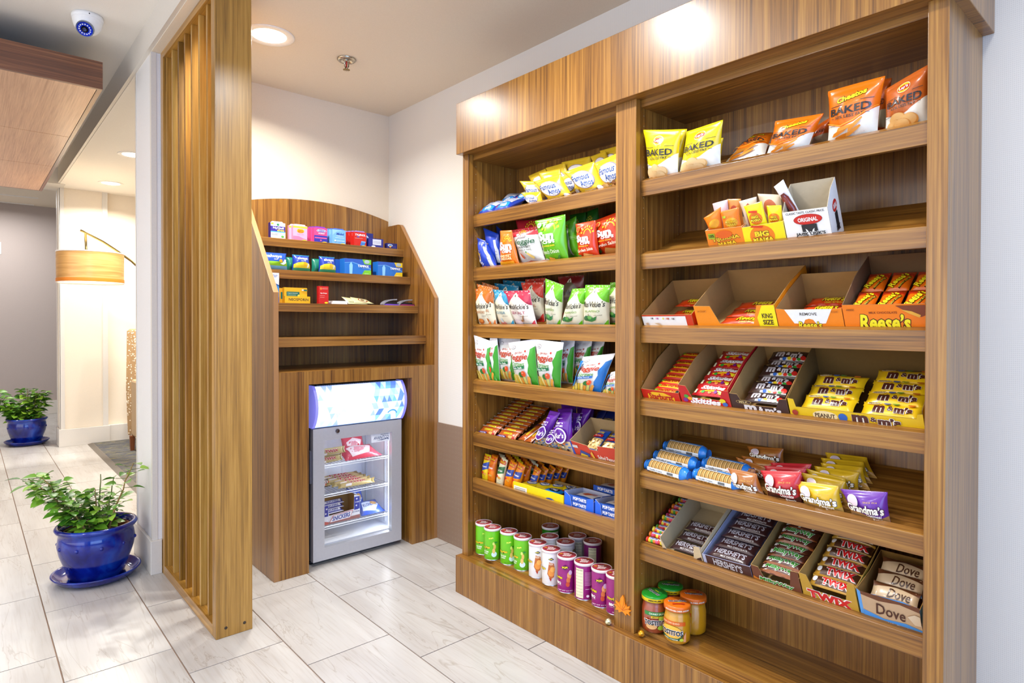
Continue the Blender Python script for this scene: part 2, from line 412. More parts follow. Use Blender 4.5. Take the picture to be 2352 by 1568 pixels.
mb = MB(); mb.box((XW, 3.36, 0), (3.6, 3.45, 2.5), WALLP); struct('wall_lounge_near', mb)
mb = MB(); mb.box((-3.2, -2.6, 0), (-3.1, 9.4, 2.6), WALLP); struct('wall_left', mb)

def carpet_mat():
    m, nt, b = newmat('striped_carpet'); L = nt.links.new
    tc = nt.nodes.new('ShaderNodeTexCoord'); mp = nt.nodes.new('ShaderNodeMapping'); mp.inputs['Scale'].default_value = (3.5, 60, 1)
    n = nt.nodes.new('ShaderNodeTexNoise'); n.inputs['Scale'].default_value = 1; n.inputs['Detail'].default_value = 4
    r = nt.nodes.new('ShaderNodeValToRGB'); r.color_ramp.interpolation = 'CONSTANT'; e = r.color_ramp.elements
    e[0].position = 0; e[0].color = rgb('303438'); e[1].position = .4; e[1].color = rgb('6c6a62')
    for p, c in ((.46, '3c4460'), (.52, '8c8450'), (.56, '4a484c'), (.62, '7c746c')): x = e.new(p); x.color = rgb(c)
    L(tc.outputs['Object'], mp.inputs[0]); L(mp.outputs[0], n.inputs['Vector']); L(n.outputs['Fac'], r.inputs[0]); L(r.outputs[0], b.inputs['Base Color'])
    b.inputs['Roughness'].default_value = .95; return m
mb = MB(); mb.box((.876, 3.5, 0), (3.48, 6.775, .008), carpet_mat()); struct('floor_carpet', mb)
mb = MB(); mb.prism([(.832, 3.5, 0), (.876, 3.5, 0), (.876, 3.5, .0095), (.866, 3.5, .0095)], (0, 3.275, 0), plast('6a6258', .6)); struct('trim_5', mb)

# pegboard-style wall panel beside the counter
def peg_mat():
    m, nt, b = newmat('perforated_brown_panel'); L = nt.links.new
    tc = nt.nodes.new('ShaderNodeTexCoord'); sp = nt.nodes.new('ShaderNodeSeparateXYZ'); L(tc.outputs['Object'], sp.inputs[0])
    cm = nt.nodes.new('ShaderNodeCombineXYZ'); L(sp.outputs['Y'], cm.inputs[0]); L(sp.outputs['Z'], cm.inputs[1])
    v = nt.nodes.new('ShaderNodeVectorMath'); v.operation = 'MULTIPLY'; v.inputs[1].default_value = (1 / .0254,) * 3; L(cm.outputs[0], v.inputs[0])
    f = nt.nodes.new('ShaderNodeVectorMath'); f.operation = 'FRACTION'; L(v.outputs[0], f.inputs[0])
    d = nt.nodes.new('ShaderNodeVectorMath'); d.operation = 'DISTANCE'; d.inputs[1].default_value = (.5, .5, 0); L(f.outputs[0], d.inputs[0])
    r = nt.nodes.new('ShaderNodeValToRGB'); r.color_ramp.interpolation = 'CONSTANT'; e = r.color_ramp.elements
    e[0].position = 0; e[0].color = rgb('241810'); e[1].position = .10; e[1].color = rgb('c0a890'); x = e.new(.15); x.color = rgb('8a7260')
    L(d.outputs['Value'], r.inputs[0]); L(r.outputs[0], b.inputs['Base Color']); b.inputs['Roughness'].default_value = .45; return m
mb = MB(); mb.box((1.838, 2.10, 0), (XW, 2.662, .603), peg_mat())
o = obj('perforated_panel', mb, None, (1.842, 2.38, 0)); tag(o, 'brown perforated panel low on wall between counter and shelving', 'wall panel')

# ------------------------------------------------------------------ big shelving
CAB = thing('display_shelving', 'tall two-bay walnut snack shelving along the right wall', 'shelving', (1.69, 1.22, 0))
A = math.radians(25.9); CA, SA = math.cos(A), math.sin(A)
ZL = dict(LA=1.566, LB=1.3436, LC=1.108, LD=.880, LE=.658, LF=.477, R1=1.566, R2=1.338, R3=1.109, R4=.882, R5=.655, R6=.427)
def frame(k):
    if k == 'LF': return V((1.602, 0, .430)), V((1, 0, 0)), V((0, 0, 1))
    return V((1.602, 0, ZL[k] - .014)), V((CA, 0, SA)), V((-SA, 0, CA))
def SP(k, y, s, n):
    O, S, N = frame(k); return O + S * s + N * n + V((0, y, 0))
pbox('plinth', CAB, (1.527, .345, 0), (1.845, 2.072, .153), [W_V, W_Y, W_V, W_V, W_V, W_V], .0015)
pbox('fascia', CAB, (1.527, .343, 1.818), (1.845, 2.072, 2.027), [W_Y, W_Y, W_V, W_V, W_V, W_V], .0015)
for y0, y1 in ((2.028, 2.066), (1.178, 1.257), (.366, .405)): pbox('stile', CAB, (1.557, y0, .153), (1.583, y1, 1.818), W_V, .001)
HOLE = plast('a89474', .4)
def side_panel(y0, y1, faces):
    mb = MB(); mb.box((1.583, y0, .153), (1.845, y1, 1.818), W_V)
    for yf, sg in faces:
        for x in (1.596, 1.787):
            for i in range(47):
                z = .30 + i * .032
                vs = [(x + .0019 * math.cos(a * PI / 3), yf + sg * .0004, z + .0019 * math.sin(a * PI / 3)) for a in range(6)]
                mb.face(vs if sg < 0 else vs[::-1], HOLE)
    obj('side_panel', mb, CAB)
side_panel(2.028, 2.066, [(2.028, -1)]); side_panel(1.178, 1.257, [(1.178, -1)]); side_panel(.366, .405, [])
for y0, y1 in ((1.257, 2.028), (.405, 1.178)):
    pbox('back_panel', CAB, (1.828, y0, .167), (1.84, y1, 1.80), W_V)
    pbox('top_panel', CAB, (1.583, y0, 1.796), (1.828, y1, 1.818), W_Y)
    b = pbox('bottom_shelf', CAB, (1.587, y0, .153), (1.828, y1, .167), W_Y)
for k in ZL:
    y0, y1 = (1.2572, 2.0278) if k[0] == 'L' else (.4052, 1.1778)
    z0 = ZL[k]; mb = MB(); lp = MB()
    if k == 'LF':
        mb.box((1.598, y0, .412), (1.826, y1, .430), W_Y)
        lp.box((1.582, y0, .421), (1.598, y1, .477), W_Y)
    else:
        O, S, N = frame(k)
        pr = [(0, -.018), (0, 0), (.245, 0), (.237, -.018)]
        mb.prism([O + S * s + N * n + V((0, y0, 0)) for s, n in pr], (0, y1 - y0, 0), W_Y)
        lp.prism([(1.582, y0, z0), (1.585, y0, z0 - .047), (1.600, y0, z0 - .047), (1.600, y0, z0 + .010)], (0, y1 - y0, 0), W_Y)
    sh = obj('shelf', mb, CAB)
    sh['base'] = CAB['base']; lo = obj('shelf_lip', lp, sh, None, .0008)

# ------------------------------------------------------------------ counter with the freezer niche
CN = thing('sundries_counter', 'walnut sundries cabinet with arched back and freezer niche in the corner', 'cabinet', (1.42, 2.9, 0))
YF = 2.656
def side_profile(x): return [(x, YF, 0), (x, YF, 1.251), (x, 2.985, 1.655), (x, 3.0, 1.668), (x, 3.02, 1.671), (x, 3.14, 1.671), (x, 3.14, 0)]
for x0, x1, nm in ((.990, 1.012, 'side_panel'), (1.820, 1.842, 'side_panel')):
    mb = MB(); mb.prism(side_profile(x0), (x1 - x0, 0, 0), W_V, W_V, flat('a87a4c', .4, 0, 'edge_band')); obj(nm, mb, CN, None, .0012)
arch = [(1.012, 3.122, .66)]; 
arch += [(1.012 + (1.820 - 1.012) * i / 24, 3.122, 1.76 - .0536 * ((i - 11.2) / 12) ** 2) for i in range(25)] + [(1.820, 3.122, .66)]
mb = MB(); mb.prism(arch, (0, .018, 0), W_V); obj('back_panel', mb, CN, None, .001)
def apron(mb):
    mb.prism([(1.012, YF, 0), (1.146, YF, 0), (1.146, YF, .844), (1.685, YF, .844), (1.685, YF, 0), (1.820, YF, 0), (1.820, YF, .903), (1.012, YF, .903)], (0, .02, 0), W_V)
part('front_panel', CN, apron, .0006)
for x0, x1 in ((1.128, 1.146), (1.687, 1.705)):
    mb = MB(); mb.box((x0, YF + .02, 0), (x1, 3.12, .86), W_V)
    if x0 > 1.5:
        for z in (.09, .448, .80): mb.lathe([(.005, 0), (.005, .0008), (.0, .0008)], (1.687, 2.698, z), HOLE, 10, 0)
    obj('niche_side', mb, CN)
pbox('niche_top', CN, (1.146, YF + .02, .846), (1.687, 3.12, .862), W_Y)
pbox('niche_back', CN, (1.146, 3.10, 0), (1.687, 3.12, .846), W_V)
pbox('bottom_shelf', CN, (1.012, YF + .02, .885), (1.820, 3.122, .901), W_X)
for y, zt, zb in ((2.957, 1.525, 1.484), (2.886, 1.369, 1.328), (2.81, 1.211, 1.171), (2.735, 1.054, 1.010)):
    s = pbox('shelf', CN, (1.0121, y + .016, zt - .018), (1.8199, 3.1218, zt - .002), W_X)
    pbox('shelf_lip', s, (1.0121, y, zb), (1.8199, y + .016, zt), W_X, .0008)

# ------------------------------------------------------------------ display freezer
FZ = thing('display_freezer', 'small glass-door display freezer with lit blue sign in the counter niche', 'freezer', (1.42, 2.9, 0))
BLK = plast('101014', .4); INW = plast('eef2f8', .35); SIL = flat('c2c2c6', .4, .35, 'brushed_metal')
def fz_body(mb):
    x0, x1, y0, y1, z0, z1 = 1.176, 1.652, 2.735, 3.09, .022, .80
    mb.box((x0, y0, z0), (x0 + .02, y1, z1), BLK); mb.box((x1 - .02, y0, z0), (x1, y1, z1), BLK)
    mb.box((x0 + .02, y0, z0), (x1 - .02, y1, .07), BLK); mb.box((x0 + .02, y1 - .02, .07), (x1 - .02, y1, z1), BLK); mb.box((x0 + .02, y0, .64), (x1 - .02, y1 - .02, z1), BLK)
part('body', FZ, fz_body, .002)
def fz_liner(mb):
    x0, x1 = 1.196, 1.632
    mb.box((x0, 2.737, .07), (x0 + .014, 3.07, .64), INW); mb.box((x1 - .014, 2.737, .07), (x1, 3.07, .64), INW)
    mb.box((x0 + .014, 2.737, .07), (x1 - .014, 3.07, .084), INW); mb.box((x0 + .014, 2.737, .62), (x1 - .014, 3.07, .64), INW); mb.box((x0 + .014, 3.056, .084), (x1 - .014, 3.07, .62), INW)
    mb.box((1.34, 3.05, .15), (1.50, 3.056, .40), plast('d8dee8')); mb.box((1.345, 3.0485, .155), (1.495, 3.05, .395), INW)
    for x in (x0 + .014, x1 - .020):
        for y in (2.80, 3.0): mb.box((x, y, .10), (x + .006, y + .012, .60), plast('c8ccd4'))
part('liner', FZ, fz_liner)
def fz_led(mb):
    mb.box((1.606, 2.74, .09), (1.616, 2.755, .61), emit('e8f2ff', 4, 'cool_led')); mb.box((1.24, 2.74, .608), (1.60, 2.755, .618), emit('e8f2ff', 4, 'cool_led'))
part('led_strip', FZ, fz_led)
dr = part('door', FZ, lambda mb: [mb.prism([(1.185, 2.70, .022), (1.650, 2.70, .022), (1.595, 2.70, .078), (1.240, 2.70, .078)], (0, .03, 0), SIL),
    mb.prism([(1.185, 2.70, .022), (1.240, 2.70, .078), (1.240, 2.70, .575), (1.185, 2.70, .633)], (0, .03, 0), SIL),
    mb.prism([(1.650, 2.70, .022), (1.650, 2.70, .633), (1.595, 2.70, .575), (1.595, 2.70, .078)], (0, .03, 0), SIL),
    mb.prism([(1.185, 2.70, .633), (1.240, 2.70, .575), (1.595, 2.70, .575), (1.650, 2.70, .633)], (0, .03, 0), SIL)])
dr['base'] = FZ['base']
pbox('door_glass', dr, (1.241, 2.712, .079), (1.594, 2.716, .574), GLASS)
part('door_handle', dr, lambda mb: mb.box((1.172, 2.705, .385), (1.184, 2.727, .535), plast('50505c', .3)), .002)
def lockfill(mb):
    mb.lathe([(.0095, -.006), (.0095, 0), (.0, 0)], (1.303, 2.70, .614), metal('606068', .25), 16, 1); mb.lathe([(.0055, -.0075), (.0055, -.0065)], (1.303, 2.70, .614), BLK, 12, 1)
    mb.lathe([(0, -.007), (.0095, -.006)], (1.303, 2.70, .614), metal('8c8c94', .25), 16, 1)
part('door_lock', dr, lockfill)
def sticker(mb):
    mb.box((1.487, 2.7105, .532), (1.590, 2.7118, .574), plast('eceef4'))
    F = quadF((1.487, 2.7104, .532), (1.590, 2.7104, .532), (1.590, 2.7104, .574), (1.487, 2.7104, .574))
    print_art(mb, [('t', 'AVANTCO', .52, .50, .82, .38, '1c3468', dict(sh=.25)), ('t', 'REFRIGERATION', .70, .84, .42, .10, '50505c'),
        ('p', [(.25, .22), (.55, .26), (.85, .34), (.93, .30), (.90, .20), (.86, .21), (.88, .28), (.82, .28), (.55, .18)], '1c3468')], F, 2.45, card)
part('brand_sticker', dr, sticker)
# lit sign box: curved acrylic front with a triangle mosaic
def sg(u, v, d=0.0):
    z = .640 + .188 * v; bul = .040 * math.sin(PI * v) ** .8
    return V((1.192 + .452 * u, 2.702 - bul - d, z))
def sign_front(mb):
    vs = []; fs = []
    for j in range(13):
        for i in range(2): vs.append(sg(i, j / 12))
    for j in range(12): fs.append((j * 2, j * 2 + 1, j * 2 + 3, j * 2 + 2))
    mb.add(vs, fs, emit('b8c8ff', 1.9, 'backlit_acrylic'), True)
    rn = random.Random(5); cols = ['b8d4f8', '8cc4ee', 'd4e4fc', '9cb4ec', '6ca8e0', '5c80d0', 'c4e8f4']
    W, Hh = 16, 6
    for j in range(Hh):
        for i in range(W * 2):
            cx = (i / 2 + .25) / W; cyy = (j + .5) / Hh
            w = max(0, abs((cx - .45) / .36)) ** 1.2 + .35 * (cyy - .55) + (.45 if cx > .6 else -.15)
            if rn.random() > w: continue
            a = i / 2 / W; b = (i / 2 + 1) / W; m = (a + b) / 2; v0, v1 = j / Hh, (j + 1) / Hh
            t = [(a, v0), (b, v0), (m, v1)] if (i + j) % 2 == 0 else [(a, v1), (m, v0), (b, v1)]
            if b > 1: continue
            c = cols[min(6, int(rn.random() * 7))] if cx > .62 else cols[rn.choice((0, 2, 2, 3))]
            vs2, ts2 = subdiv(t, [(0, 1, 2)], .06)
            mb.add([sg(u, v, .0006) for u, v in vs2], ts2, emit(c, 1.25, 'backlit_print'), True)
    pts = [(.86 + .07 * math.cos(a), .12 + .17 * math.sin(a)) for a in [x * PI / 14 + .35 for x in range(11)]] + [(.86 + .055 * math.cos(a), .12 + .13 * math.sin(a)) for a in [x * PI / 14 + .35 for x in range(10, -1, -1)]]
    print_art(mb, [('p', pts, emit('4c8cc8', 1.2, 'backlit_print_arc'))], sg, 1, film, .05, .0009)
sgn = part('light_sign', FZ, sign_front); sgn['base'] = FZ['base']
def sign_case(mb, x):
    c = emit('8c8cf8', .55, 'backlit_end_cap')
    pl = [(x, 2.702 - .043 * math.sin(PI * i / 12) ** .8 - .002, .637 + .194 * i / 12) for i in range(13)] + [(x, 2.745, .831), (x, 2.745, .637)]
    mb.prism(pl, (.012, 0, 0), c)
for xx in (1.180, 1.644): part('end_cap', sgn, lambda mb: sign_case(mb, xx))
def sign_top(mb):
    c = plast('88a4c8', .4)
    mb.box((1.192, 2.703, .820), (1.644, 2.90, .829), c); mb.box((1.192, 2.704, .637), (1.644, 2.735, .641), c)
    for i in range(40): mb.box((1.21 + i * .0105, 2.712, .829), (1.217 + i * .0105, 2.726, .8305), plast('e8eef8'))
part('sign_housing', sgn, sign_top)
for i, z in enumerate((.442, .302, .150)):
    def wires(mb):
        w = plast('f0f4fa', .3)
        for y in (2.768, 3.04): mb.tube([(1.212, y, z), (1.616, y, z)], .003, w, 6)
        mb.tube([(1.212, 2.768, z - .01), (1.616, 2.768, z - .01)], .0022, w, 6)
        for k in range(24): x = 1.220 + k * .0170; mb.tube([(x, 2.768, z + .003), (x, 3.04, z + .003)], .0016, w, 5)
    part('wire_shelf', FZ, wires)
for x in (1.20, 1.62):
    for y in (2.76, 3.06): part('foot', FZ, lambda mb: mb.lathe([(.0, .0), (.014, .0), (.014, .012), (.008, .013), (.008, .024)], (x, y, 0), BLK, 12))
# ------------------------------------------------------------------ oak slat screen
SC = thing('slat_screen', 'floor-to-ceiling oak slat screen standing between hall and niche', 'screen', (.72, 2.69, 0))
ps = part('end_post', SC, lambda mb: mb.box((.657, 2.31, 0), (.783, 2.352, ZC), OAK[0]), .002); ps['base'] = SC['base']
for x, z in ((.6905, .0335), (.7545, .032)):
    part('screw', ps, lambda mb: mb.lathe([(.0055, 0), (.0055, -.0006), (.003, -.0004), (.0, .0)], (x, 2.31, z), plast('3a2c1c', .6), 12, 1))
pbox('bottom_rail', SC, (.657, 2.352, 0), (.783, 3.06, .040), OAK_Y, .001)
pbox('top_rail', SC, (.657, 2.352, 2.285), (.783, 3.06, ZC), OAK_Y, .001)
pbox('wall_post', SC, (.657, 3.06, 0), (.783, 3.10, ZC), OAK[0], .001)
for y, w in ((2.435, 0), (2.537, 1), (2.640, 0), (2.740, 3), (2.839, 2), (2.941, 1), (3.042, 0)):
    pbox('slat', SC, (.668, y, .040), (.760, y + .016, 2.285), OAK[w], .001)

# ------------------------------------------------------------------ hanging wood canopy
CP = thing('hanging_canopy', 'flat wood ceiling canopy hanging in the hall at upper left', 'canopy', (-.6, 4.9, 2.2))
def seamed(mb, y0, y1):
    mb.box((-2.6, y0 + .003, 2.2), (.462, y1 - .003, 2.214), CANOPY)
for a, b in ((3.43, 4.427), (4.427, 5.345), (5.345, 6.40)): part('soffit_panel', CP, lambda mb: seamed(mb, a, b))
pbox('front_edge', CP, (-2.6, 3.41, 2.1985), (.484, 3.43, 2.325), CANOPY_D, .001)
pbox('side_edge', CP, (.464, 3.43, 2.1995), (.484, 6.42, 2.325), wood('canopy_side', 1, rgb('8c5a36'), rgb('6a3e22'), rgb('462614'), .9), .001)
pbox('back_edge', CP, (-2.6, 6.40, 2.2), (.464, 6.42, 2.325), CANOPY_D)
pbox('deck', CP, (-2.6, 3.43, 2.214), (.464, 6.40, 2.30), plast('2c2824', .8))
for x, y in ((.02, 3.60), (-1.4, 3.60), (.1, 6.2), (-1.4, 6.2)):
    part('hanger', CP, lambda mb: (mb.box((x - .02, y - .02, 2.30), (x + .02, y + .02, 2.45), metal('888c94', .4)), mb.box((x - .05, y - .05, 2.440), (x + .05, y + .05, 2.4495), metal('888c94', .4))))

# ------------------------------------------------------------------ ceiling devices
DC = thing('dome_camera', 'white dome security camera on the hall ceiling', 'security camera', (.405, 3.24, 2.45))
dw = plast('f0efec', .3); cx, cy, cz = .405, 3.24, 2.45
part('mount_ring', DC, lambda mb: mb.lathe([(0, -.0005), (.058, -.0005), (.060, -.012), (.058, -.020), (.050, -.022)], (cx, cy, cz), dw, 36))
dm = part('dome', DC, lambda mb: mb.lathe([(.056, -.016), (.056, -.030), (.050, -.050), (.036, -.070), (.018, -.080), (0, -.083)], (cx, cy, cz), dw, 36)); dm['base'] = DC['base']
dd = V((-.28, -.70, -.66)).normalized(); lc = V((cx, cy, cz - .040)) + dd * .040
def disc(mb, c, d, r, h, mat, r2=None):
    mb.tube([c, c + d * h], [r, r2 if r2 is not None else r], mat, 24)
part('lens_ring', dm, lambda mb: disc(mb, lc, dd, .0335, .010, plast('9098a0', .25)))
part('lens_face', dm, lambda mb: disc(mb, lc + dd * .0101, dd, .029, .002, flat('1030c8', .1, 0, 'glassy')))
sx = dd.cross(V((0, 0, 1))).normalized(); sy = dd.cross(sx)
def leds(mb):
    for i in range(14):
        a = 2 * PI * i / 14; c = lc + dd * .0122 + (sx * math.cos(a) + sy * math.sin(a)) * .0205; disc(mb, c, dd, .0030, .0012, plast('d8e0ff', .15))
part('led_ring', dm, leds)
part('lens', dm, lambda mb: (disc(mb, lc + dd * .0122, dd, .013, .004, plast('101018', .2)), disc(mb, lc + dd * .0163, dd, .008, .001, flat('203060', .05, 0, 'glassy'))))
for a in (.5, 2.6, 4.7): part('screw', DC, lambda mb: mb.ball((cx + .0585 * math.cos(a), cy + .0585 * math.sin(a), cz - .011), .003, BLK, 8, 6))

def sprinkler(x, y, z, label, s=1.0):
    S = thing('fire_sprinkler', label, 'sprinkler', (x, y, z)); ch = metal('b8b0a0', .18)
    part('escutcheon', S, lambda mb: mb.lathe([(.042 * s, -.0005), (.042 * s, -.005 * s), (.036 * s, -.010 * s), (.026 * s, -.0085 * s), (.024 * s, -.004 * s), (.012 * s, -.003 * s)], (x, y, z), ch, 30))
    part('frame', S, lambda mb: (mb.tube([(x - .009 * s, y, z - .003), (x - .010 * s, y, z - .030 * s), (x - .003 * s, y, z - .044 * s)], .0028 * s, ch, 6), mb.tube([(x + .009 * s, y, z - .003), (x + .010 * s, y, z - .030 * s), (x + .003 * s, y, z - .044 * s)], .0028 * s, ch, 6), mb.lathe([(.012 * s, -.002), (.012 * s, -.012 * s), (0, -.012 * s)], (x, y, z), ch, 14)))
    part('glass_bulb', S, lambda mb: mb.tube([(x, y, z - .012 * s), (x, y, z - .038 * s)], .0032 * s, flat('c01810', .1, 0, 'glassy'), 8))
    def defl(mb):
        mb.lathe([(0, -.046 * s), (.010 * s, -.046 * s), (.010 * s, -.048 * s), (0, -.048 * s)], (x, y, z), metal('a89060', .3), 16)
        for i in range(12): a = PI * i / 6; mb.tube([(x + .009 * s * math.cos(a), y + .009 * s * math.sin(a), z - .047 * s), (x + .0155 * s * math.cos(a), y + .0155 * s * math.sin(a), z - .0485 * s)], .0014 * s, metal('a89060', .3), 4)
    part('deflector', S, defl)
sprinkler(1.30, 2.60, ZC, 'chrome fire sprinkler on the niche ceiling')
sprinkler(.14, 8.3, 2.494, 'chrome fire sprinkler on the far tiled ceiling behind the wood canopy', 1.6)

def downlight(x, y, z, label, power, col, out=.1, r=.068, spread=150):
    D = thing('downlight', label, 'ceiling light', (x, y, z), 'recessed ceiling downlights')
    part('trim_ring', D, lambda mb: mb.lathe([(out, -.0004), (out, -.003), (out * .96, -.005), (r * 1.04, -.004), (r, -.0015)], (x, y, z), plast('f4f0e8', .4), 40))
    part('lens', D, lambda mb: mb.lathe([(r, -.002), (0, -.0025)], (x, y, z), emit('fff2dc', 9, 'downlight_lens'), 32))
    lamp(x, y, z - .012, power, col, r, spread)
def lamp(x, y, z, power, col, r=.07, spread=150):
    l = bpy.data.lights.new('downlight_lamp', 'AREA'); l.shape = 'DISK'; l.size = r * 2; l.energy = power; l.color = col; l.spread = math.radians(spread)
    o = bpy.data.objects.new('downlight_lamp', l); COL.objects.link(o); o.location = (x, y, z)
WARM = (1, .965, .90); NEU = (.97, .975, .98); COOL = (.86, .90, 1.0)
downlight(.953, 2.60, ZC, 'lit round downlight on the niche ceiling beside the oak screen', P_N1, WARM)
downlight(.948, 6.29, ZC, 'lit round downlight on lounge ceiling close to the end pillar', P_L, WARM, .095)
downlight(.905, 5.11, ZC, 'lit round downlight on lounge ceiling half hidden by the white column', P_L, WARM, .095)
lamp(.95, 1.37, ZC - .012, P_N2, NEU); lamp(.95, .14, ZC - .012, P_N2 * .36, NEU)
pass
for x, y in ((2.2, 4.4), (2.2, 5.8)): lamp(x, y, ZC - .012, P_L, WARM)
for x, y in ((-.9, .4), (-.9, 2.3), (-.2, 1.4), (-2.0, 3.4)): lamp(x, y, ZH - .012, P_H, NEU, .09, 170)
for x, y in ((-.6, 7.8), (.25, 8.6)): lamp(x, y, 2.48, P_F, NEU, .09, 170)

SW = thing('blank_wall_plate', 'white blank wall plate on the far hall wall', 'wall plate', (.26, 9.32, 1.97))
part('plate', SW, lambda mb: mb.box((.20, 9.313, 1.90), (.32, 9.32, 2.04), plast('e8e4e0', .4)), .002)
for z in (1.93, 2.01): part('screw', SW, lambda mb: mb.lathe([(.005, 0), (.005, -.001), (0, -.001)], (.26, 9.313, z), plast('a0a0a0', .4), 8, 1))

# ------------------------------------------------------------------ potted plants
def glaze_mat():
    m, nt, b = newmat('cobalt_glaze'); L = nt.links.new
    tc = nt.nodes.new('ShaderNodeTexCoord'); n = nt.nodes.new('ShaderNodeTexNoise'); n.inputs['Scale'].default_value = 9; n.inputs['Detail'].default_value = 6; n.inputs['Distortion'].default_value = .8
    sp = nt.nodes.new('ShaderNodeSeparateXYZ'); L(tc.outputs['Object'], n.inputs['Vector']); L(tc.outputs['Object'], sp.inputs[0])
    r = nt.nodes.new('ShaderNodeValToRGB'); e = r.color_ramp.elements; e[0].position = .35; e[0].color = rgb('040c5c'); e[1].position = .68; e[1].color = rgb('1444a8'); x = e.new(.52); x.color = rgb('081c80')
    L(n.outputs['Fac'], r.inputs[0]); L(r.outputs[0], b.inputs['Base Color']); b.inputs['Roughness'].default_value = .12; b.inputs['Coat Weight'].default_value = .25
    bp = nt.nodes.new('ShaderNodeBump'); bp.inputs['Strength'].default_value = .15; bp.inputs['Distance'].default_value = .003; L(n.outputs['Fac'], bp.inputs['Height']); L(bp.outputs[0], b.inputs['Normal']); return m
GLZ = glaze_mat(); SOIL = flat('3c2618', .95, 0, 'soil', 0, .8); TERRA = flat('8c4a24', .8, 0, 'terracotta')
def leaf_mat():
    m, nt, b = newmat('green_leaf'); L = nt.links.new
    geo = nt.nodes.new('ShaderNodeNewGeometry'); r = nt.nodes.new('ShaderNodeValToRGB'); e = r.color_ramp.elements
    e[0].position = 0; e[0].color = rgb('3c7420'); e[1].position = 1; e[1].color = rgb('a0c844'); x = e.new(.5); x.color = rgb('68a028')
    L(geo.outputs['Random Per Island'], r.inputs[0]); L(r.outputs[0], b.inputs['Base Color']); b.inputs['Roughness'].default_value = .4
    b.inputs['Subsurface Weight'].default_value = 0; return m
LEAF = leaf_mat(); STEM = flat('a08048', .7, 0, 'stem'); STEMG = flat('607030', .7, 0, 'stem')
def leaf(mb, p, d, size, rn):
    d = d.normalized(); up = V((0, 0, 1)); x = d.cross(up)
    x = x.normalized() if x.length > .01 else V((1, 0, 0)); n = x.cross(d).normalized()
    tilt = rn.uniform(-.5, .5); x2 = x * math.cos(tilt) + n * math.sin(tilt); n2 = n * math.cos(tilt) - x * math.sin(tilt)
    prof = [(0, .0), (.14, .22), (.36, .37), (.6, .34), (.82, .19), (1.0, .0)]; vs = []; fs = []
    for t, w in prof:
        c = p + d * size * t - up * size * .20 * t * t
        vs += [c - x2 * w * size + n2 * w * size * .25, c, c + x2 * w * size + n2 * w * size * .25]
    for i in range(len(prof) - 1):
        a = i * 3; fs += [(a, a + 1, a + 4, a + 3), (a + 1, a + 2, a + 5, a + 4)]
    mb.add(vs, fs, LEAF, True)
def potted(x, y, z, seed, stems, lab_p, lab_s):
    sau = thing('plant_saucer', lab_s, 'saucer', (x, y, z))
    part('dish', sau, lambda mb: mb.lathe([(0, .001), (.125, .001), (.150, .014), (.165, .032), (.168, .037), (.163, .040), (.157, .036), (.140, .018), (.120, .012), (0, .012)], (x, y, z), GLZ, 48))
    zb = z + .0125
    PT = thing('potted_plant', lab_p, 'potted plant', (x, y, zb))
    P = part('pot', PT, lambda mb: mb.lathe([(0, 0), (.098, 0), (.104, .004), (.118, .05), (.138, .11), (.145, .15), (.140, .185), (.136, .197), (.150, .210), (.155, .220), (.150, .228), (.138, .228), (.130, .215), (.124, .190)], (x, y, zb), GLZ, 56)); P['base'] = PT['base']
    def knobs(mb):
        for i in range(10):
            a = 2 * PI * i / 10 + .3; mb.ball((x + .1425 * math.cos(a), y + .1425 * math.sin(a), zb + .150), .0085, GLZ, 10, 7)
    for i in range(10):
        a = 2 * PI * i / 10 + .3; part('raised_knob', P, lambda mb: mb.ball((x + .1425 * math.cos(a), y + .1425 * math.sin(a), zb + .150), .0085, GLZ, 10, 7))
    part('inner_pot', PT, lambda mb: mb.lathe([(.121, .150), (.124, .205), (.120, .207), (.116, .150)], (x, y, zb), TERRA, 40))
    rn = random.Random(seed)
    def soil(mb):
        mb.lathe([(.120, .172), (.08, .176), (0, .178)], (x, y, zb), SOIL, 24)
        for i in range(70):
            a = rn.uniform(0, 6.28); r = rn.uniform(0, .11); mb.ball((x + r * math.cos(a), y + r * math.sin(a), zb + .178), rn.uniform(.003, .007), rn.choice((SOIL, flat('6c4824', .9, 0, 'bark'), flat('2a1a10', .9, 0, 'bark'))), 5, 4)
    part('soil', PT, soil)
    part('plant_tag', PT, lambda mb: mb.box((x - .012, y + .045, zb + .16), (x + .012, y + .047, zb + .225), plast('e8e8e8')))
    fol = MB(); stm = MB()
    for (dx, dy, h, sx_, sy_, dens, sz) in stems:
        b = V((x + sx_, y + sy_, zb + .172)); pts = []
        for i in range(9):
            t = i / 8; pts.append(b + V((dx * t ** 1.3, dy * t ** 1.3, h * 1.3 * t)) + V((rn.uniform(-.004, .004), rn.uniform(-.004, .004), 0)))
        stm.tube(pts, [.0055 * (1 - .7 * i / 8) for i in range(9)], STEM if dens > .3 else STEMG, 6)
        k = int(44 * dens)
        for i in range(k):
            t = .22 + .78 * (i + rn.random()) / max(k, 1); j = min(int(t * 8), 7); f = t * 8 - j
            p = pts[j].lerp(pts[min(j + 1, 8)], min(f, 1)); a = i * 2.4 + rn.uniform(-.5, .5)
            d = V((math.cos(a), math.sin(a), rn.uniform(-.15, .45))); tw = p + d.normalized() * rn.uniform(.012, .05)
            stm.tube([p, tw], .0012, STEMG, 4); leaf(fol, tw, d, sz * rn.uniform(.8, 1.35), rn)
    obj('stems', stm, PT); obj('foliage', fol, PT)
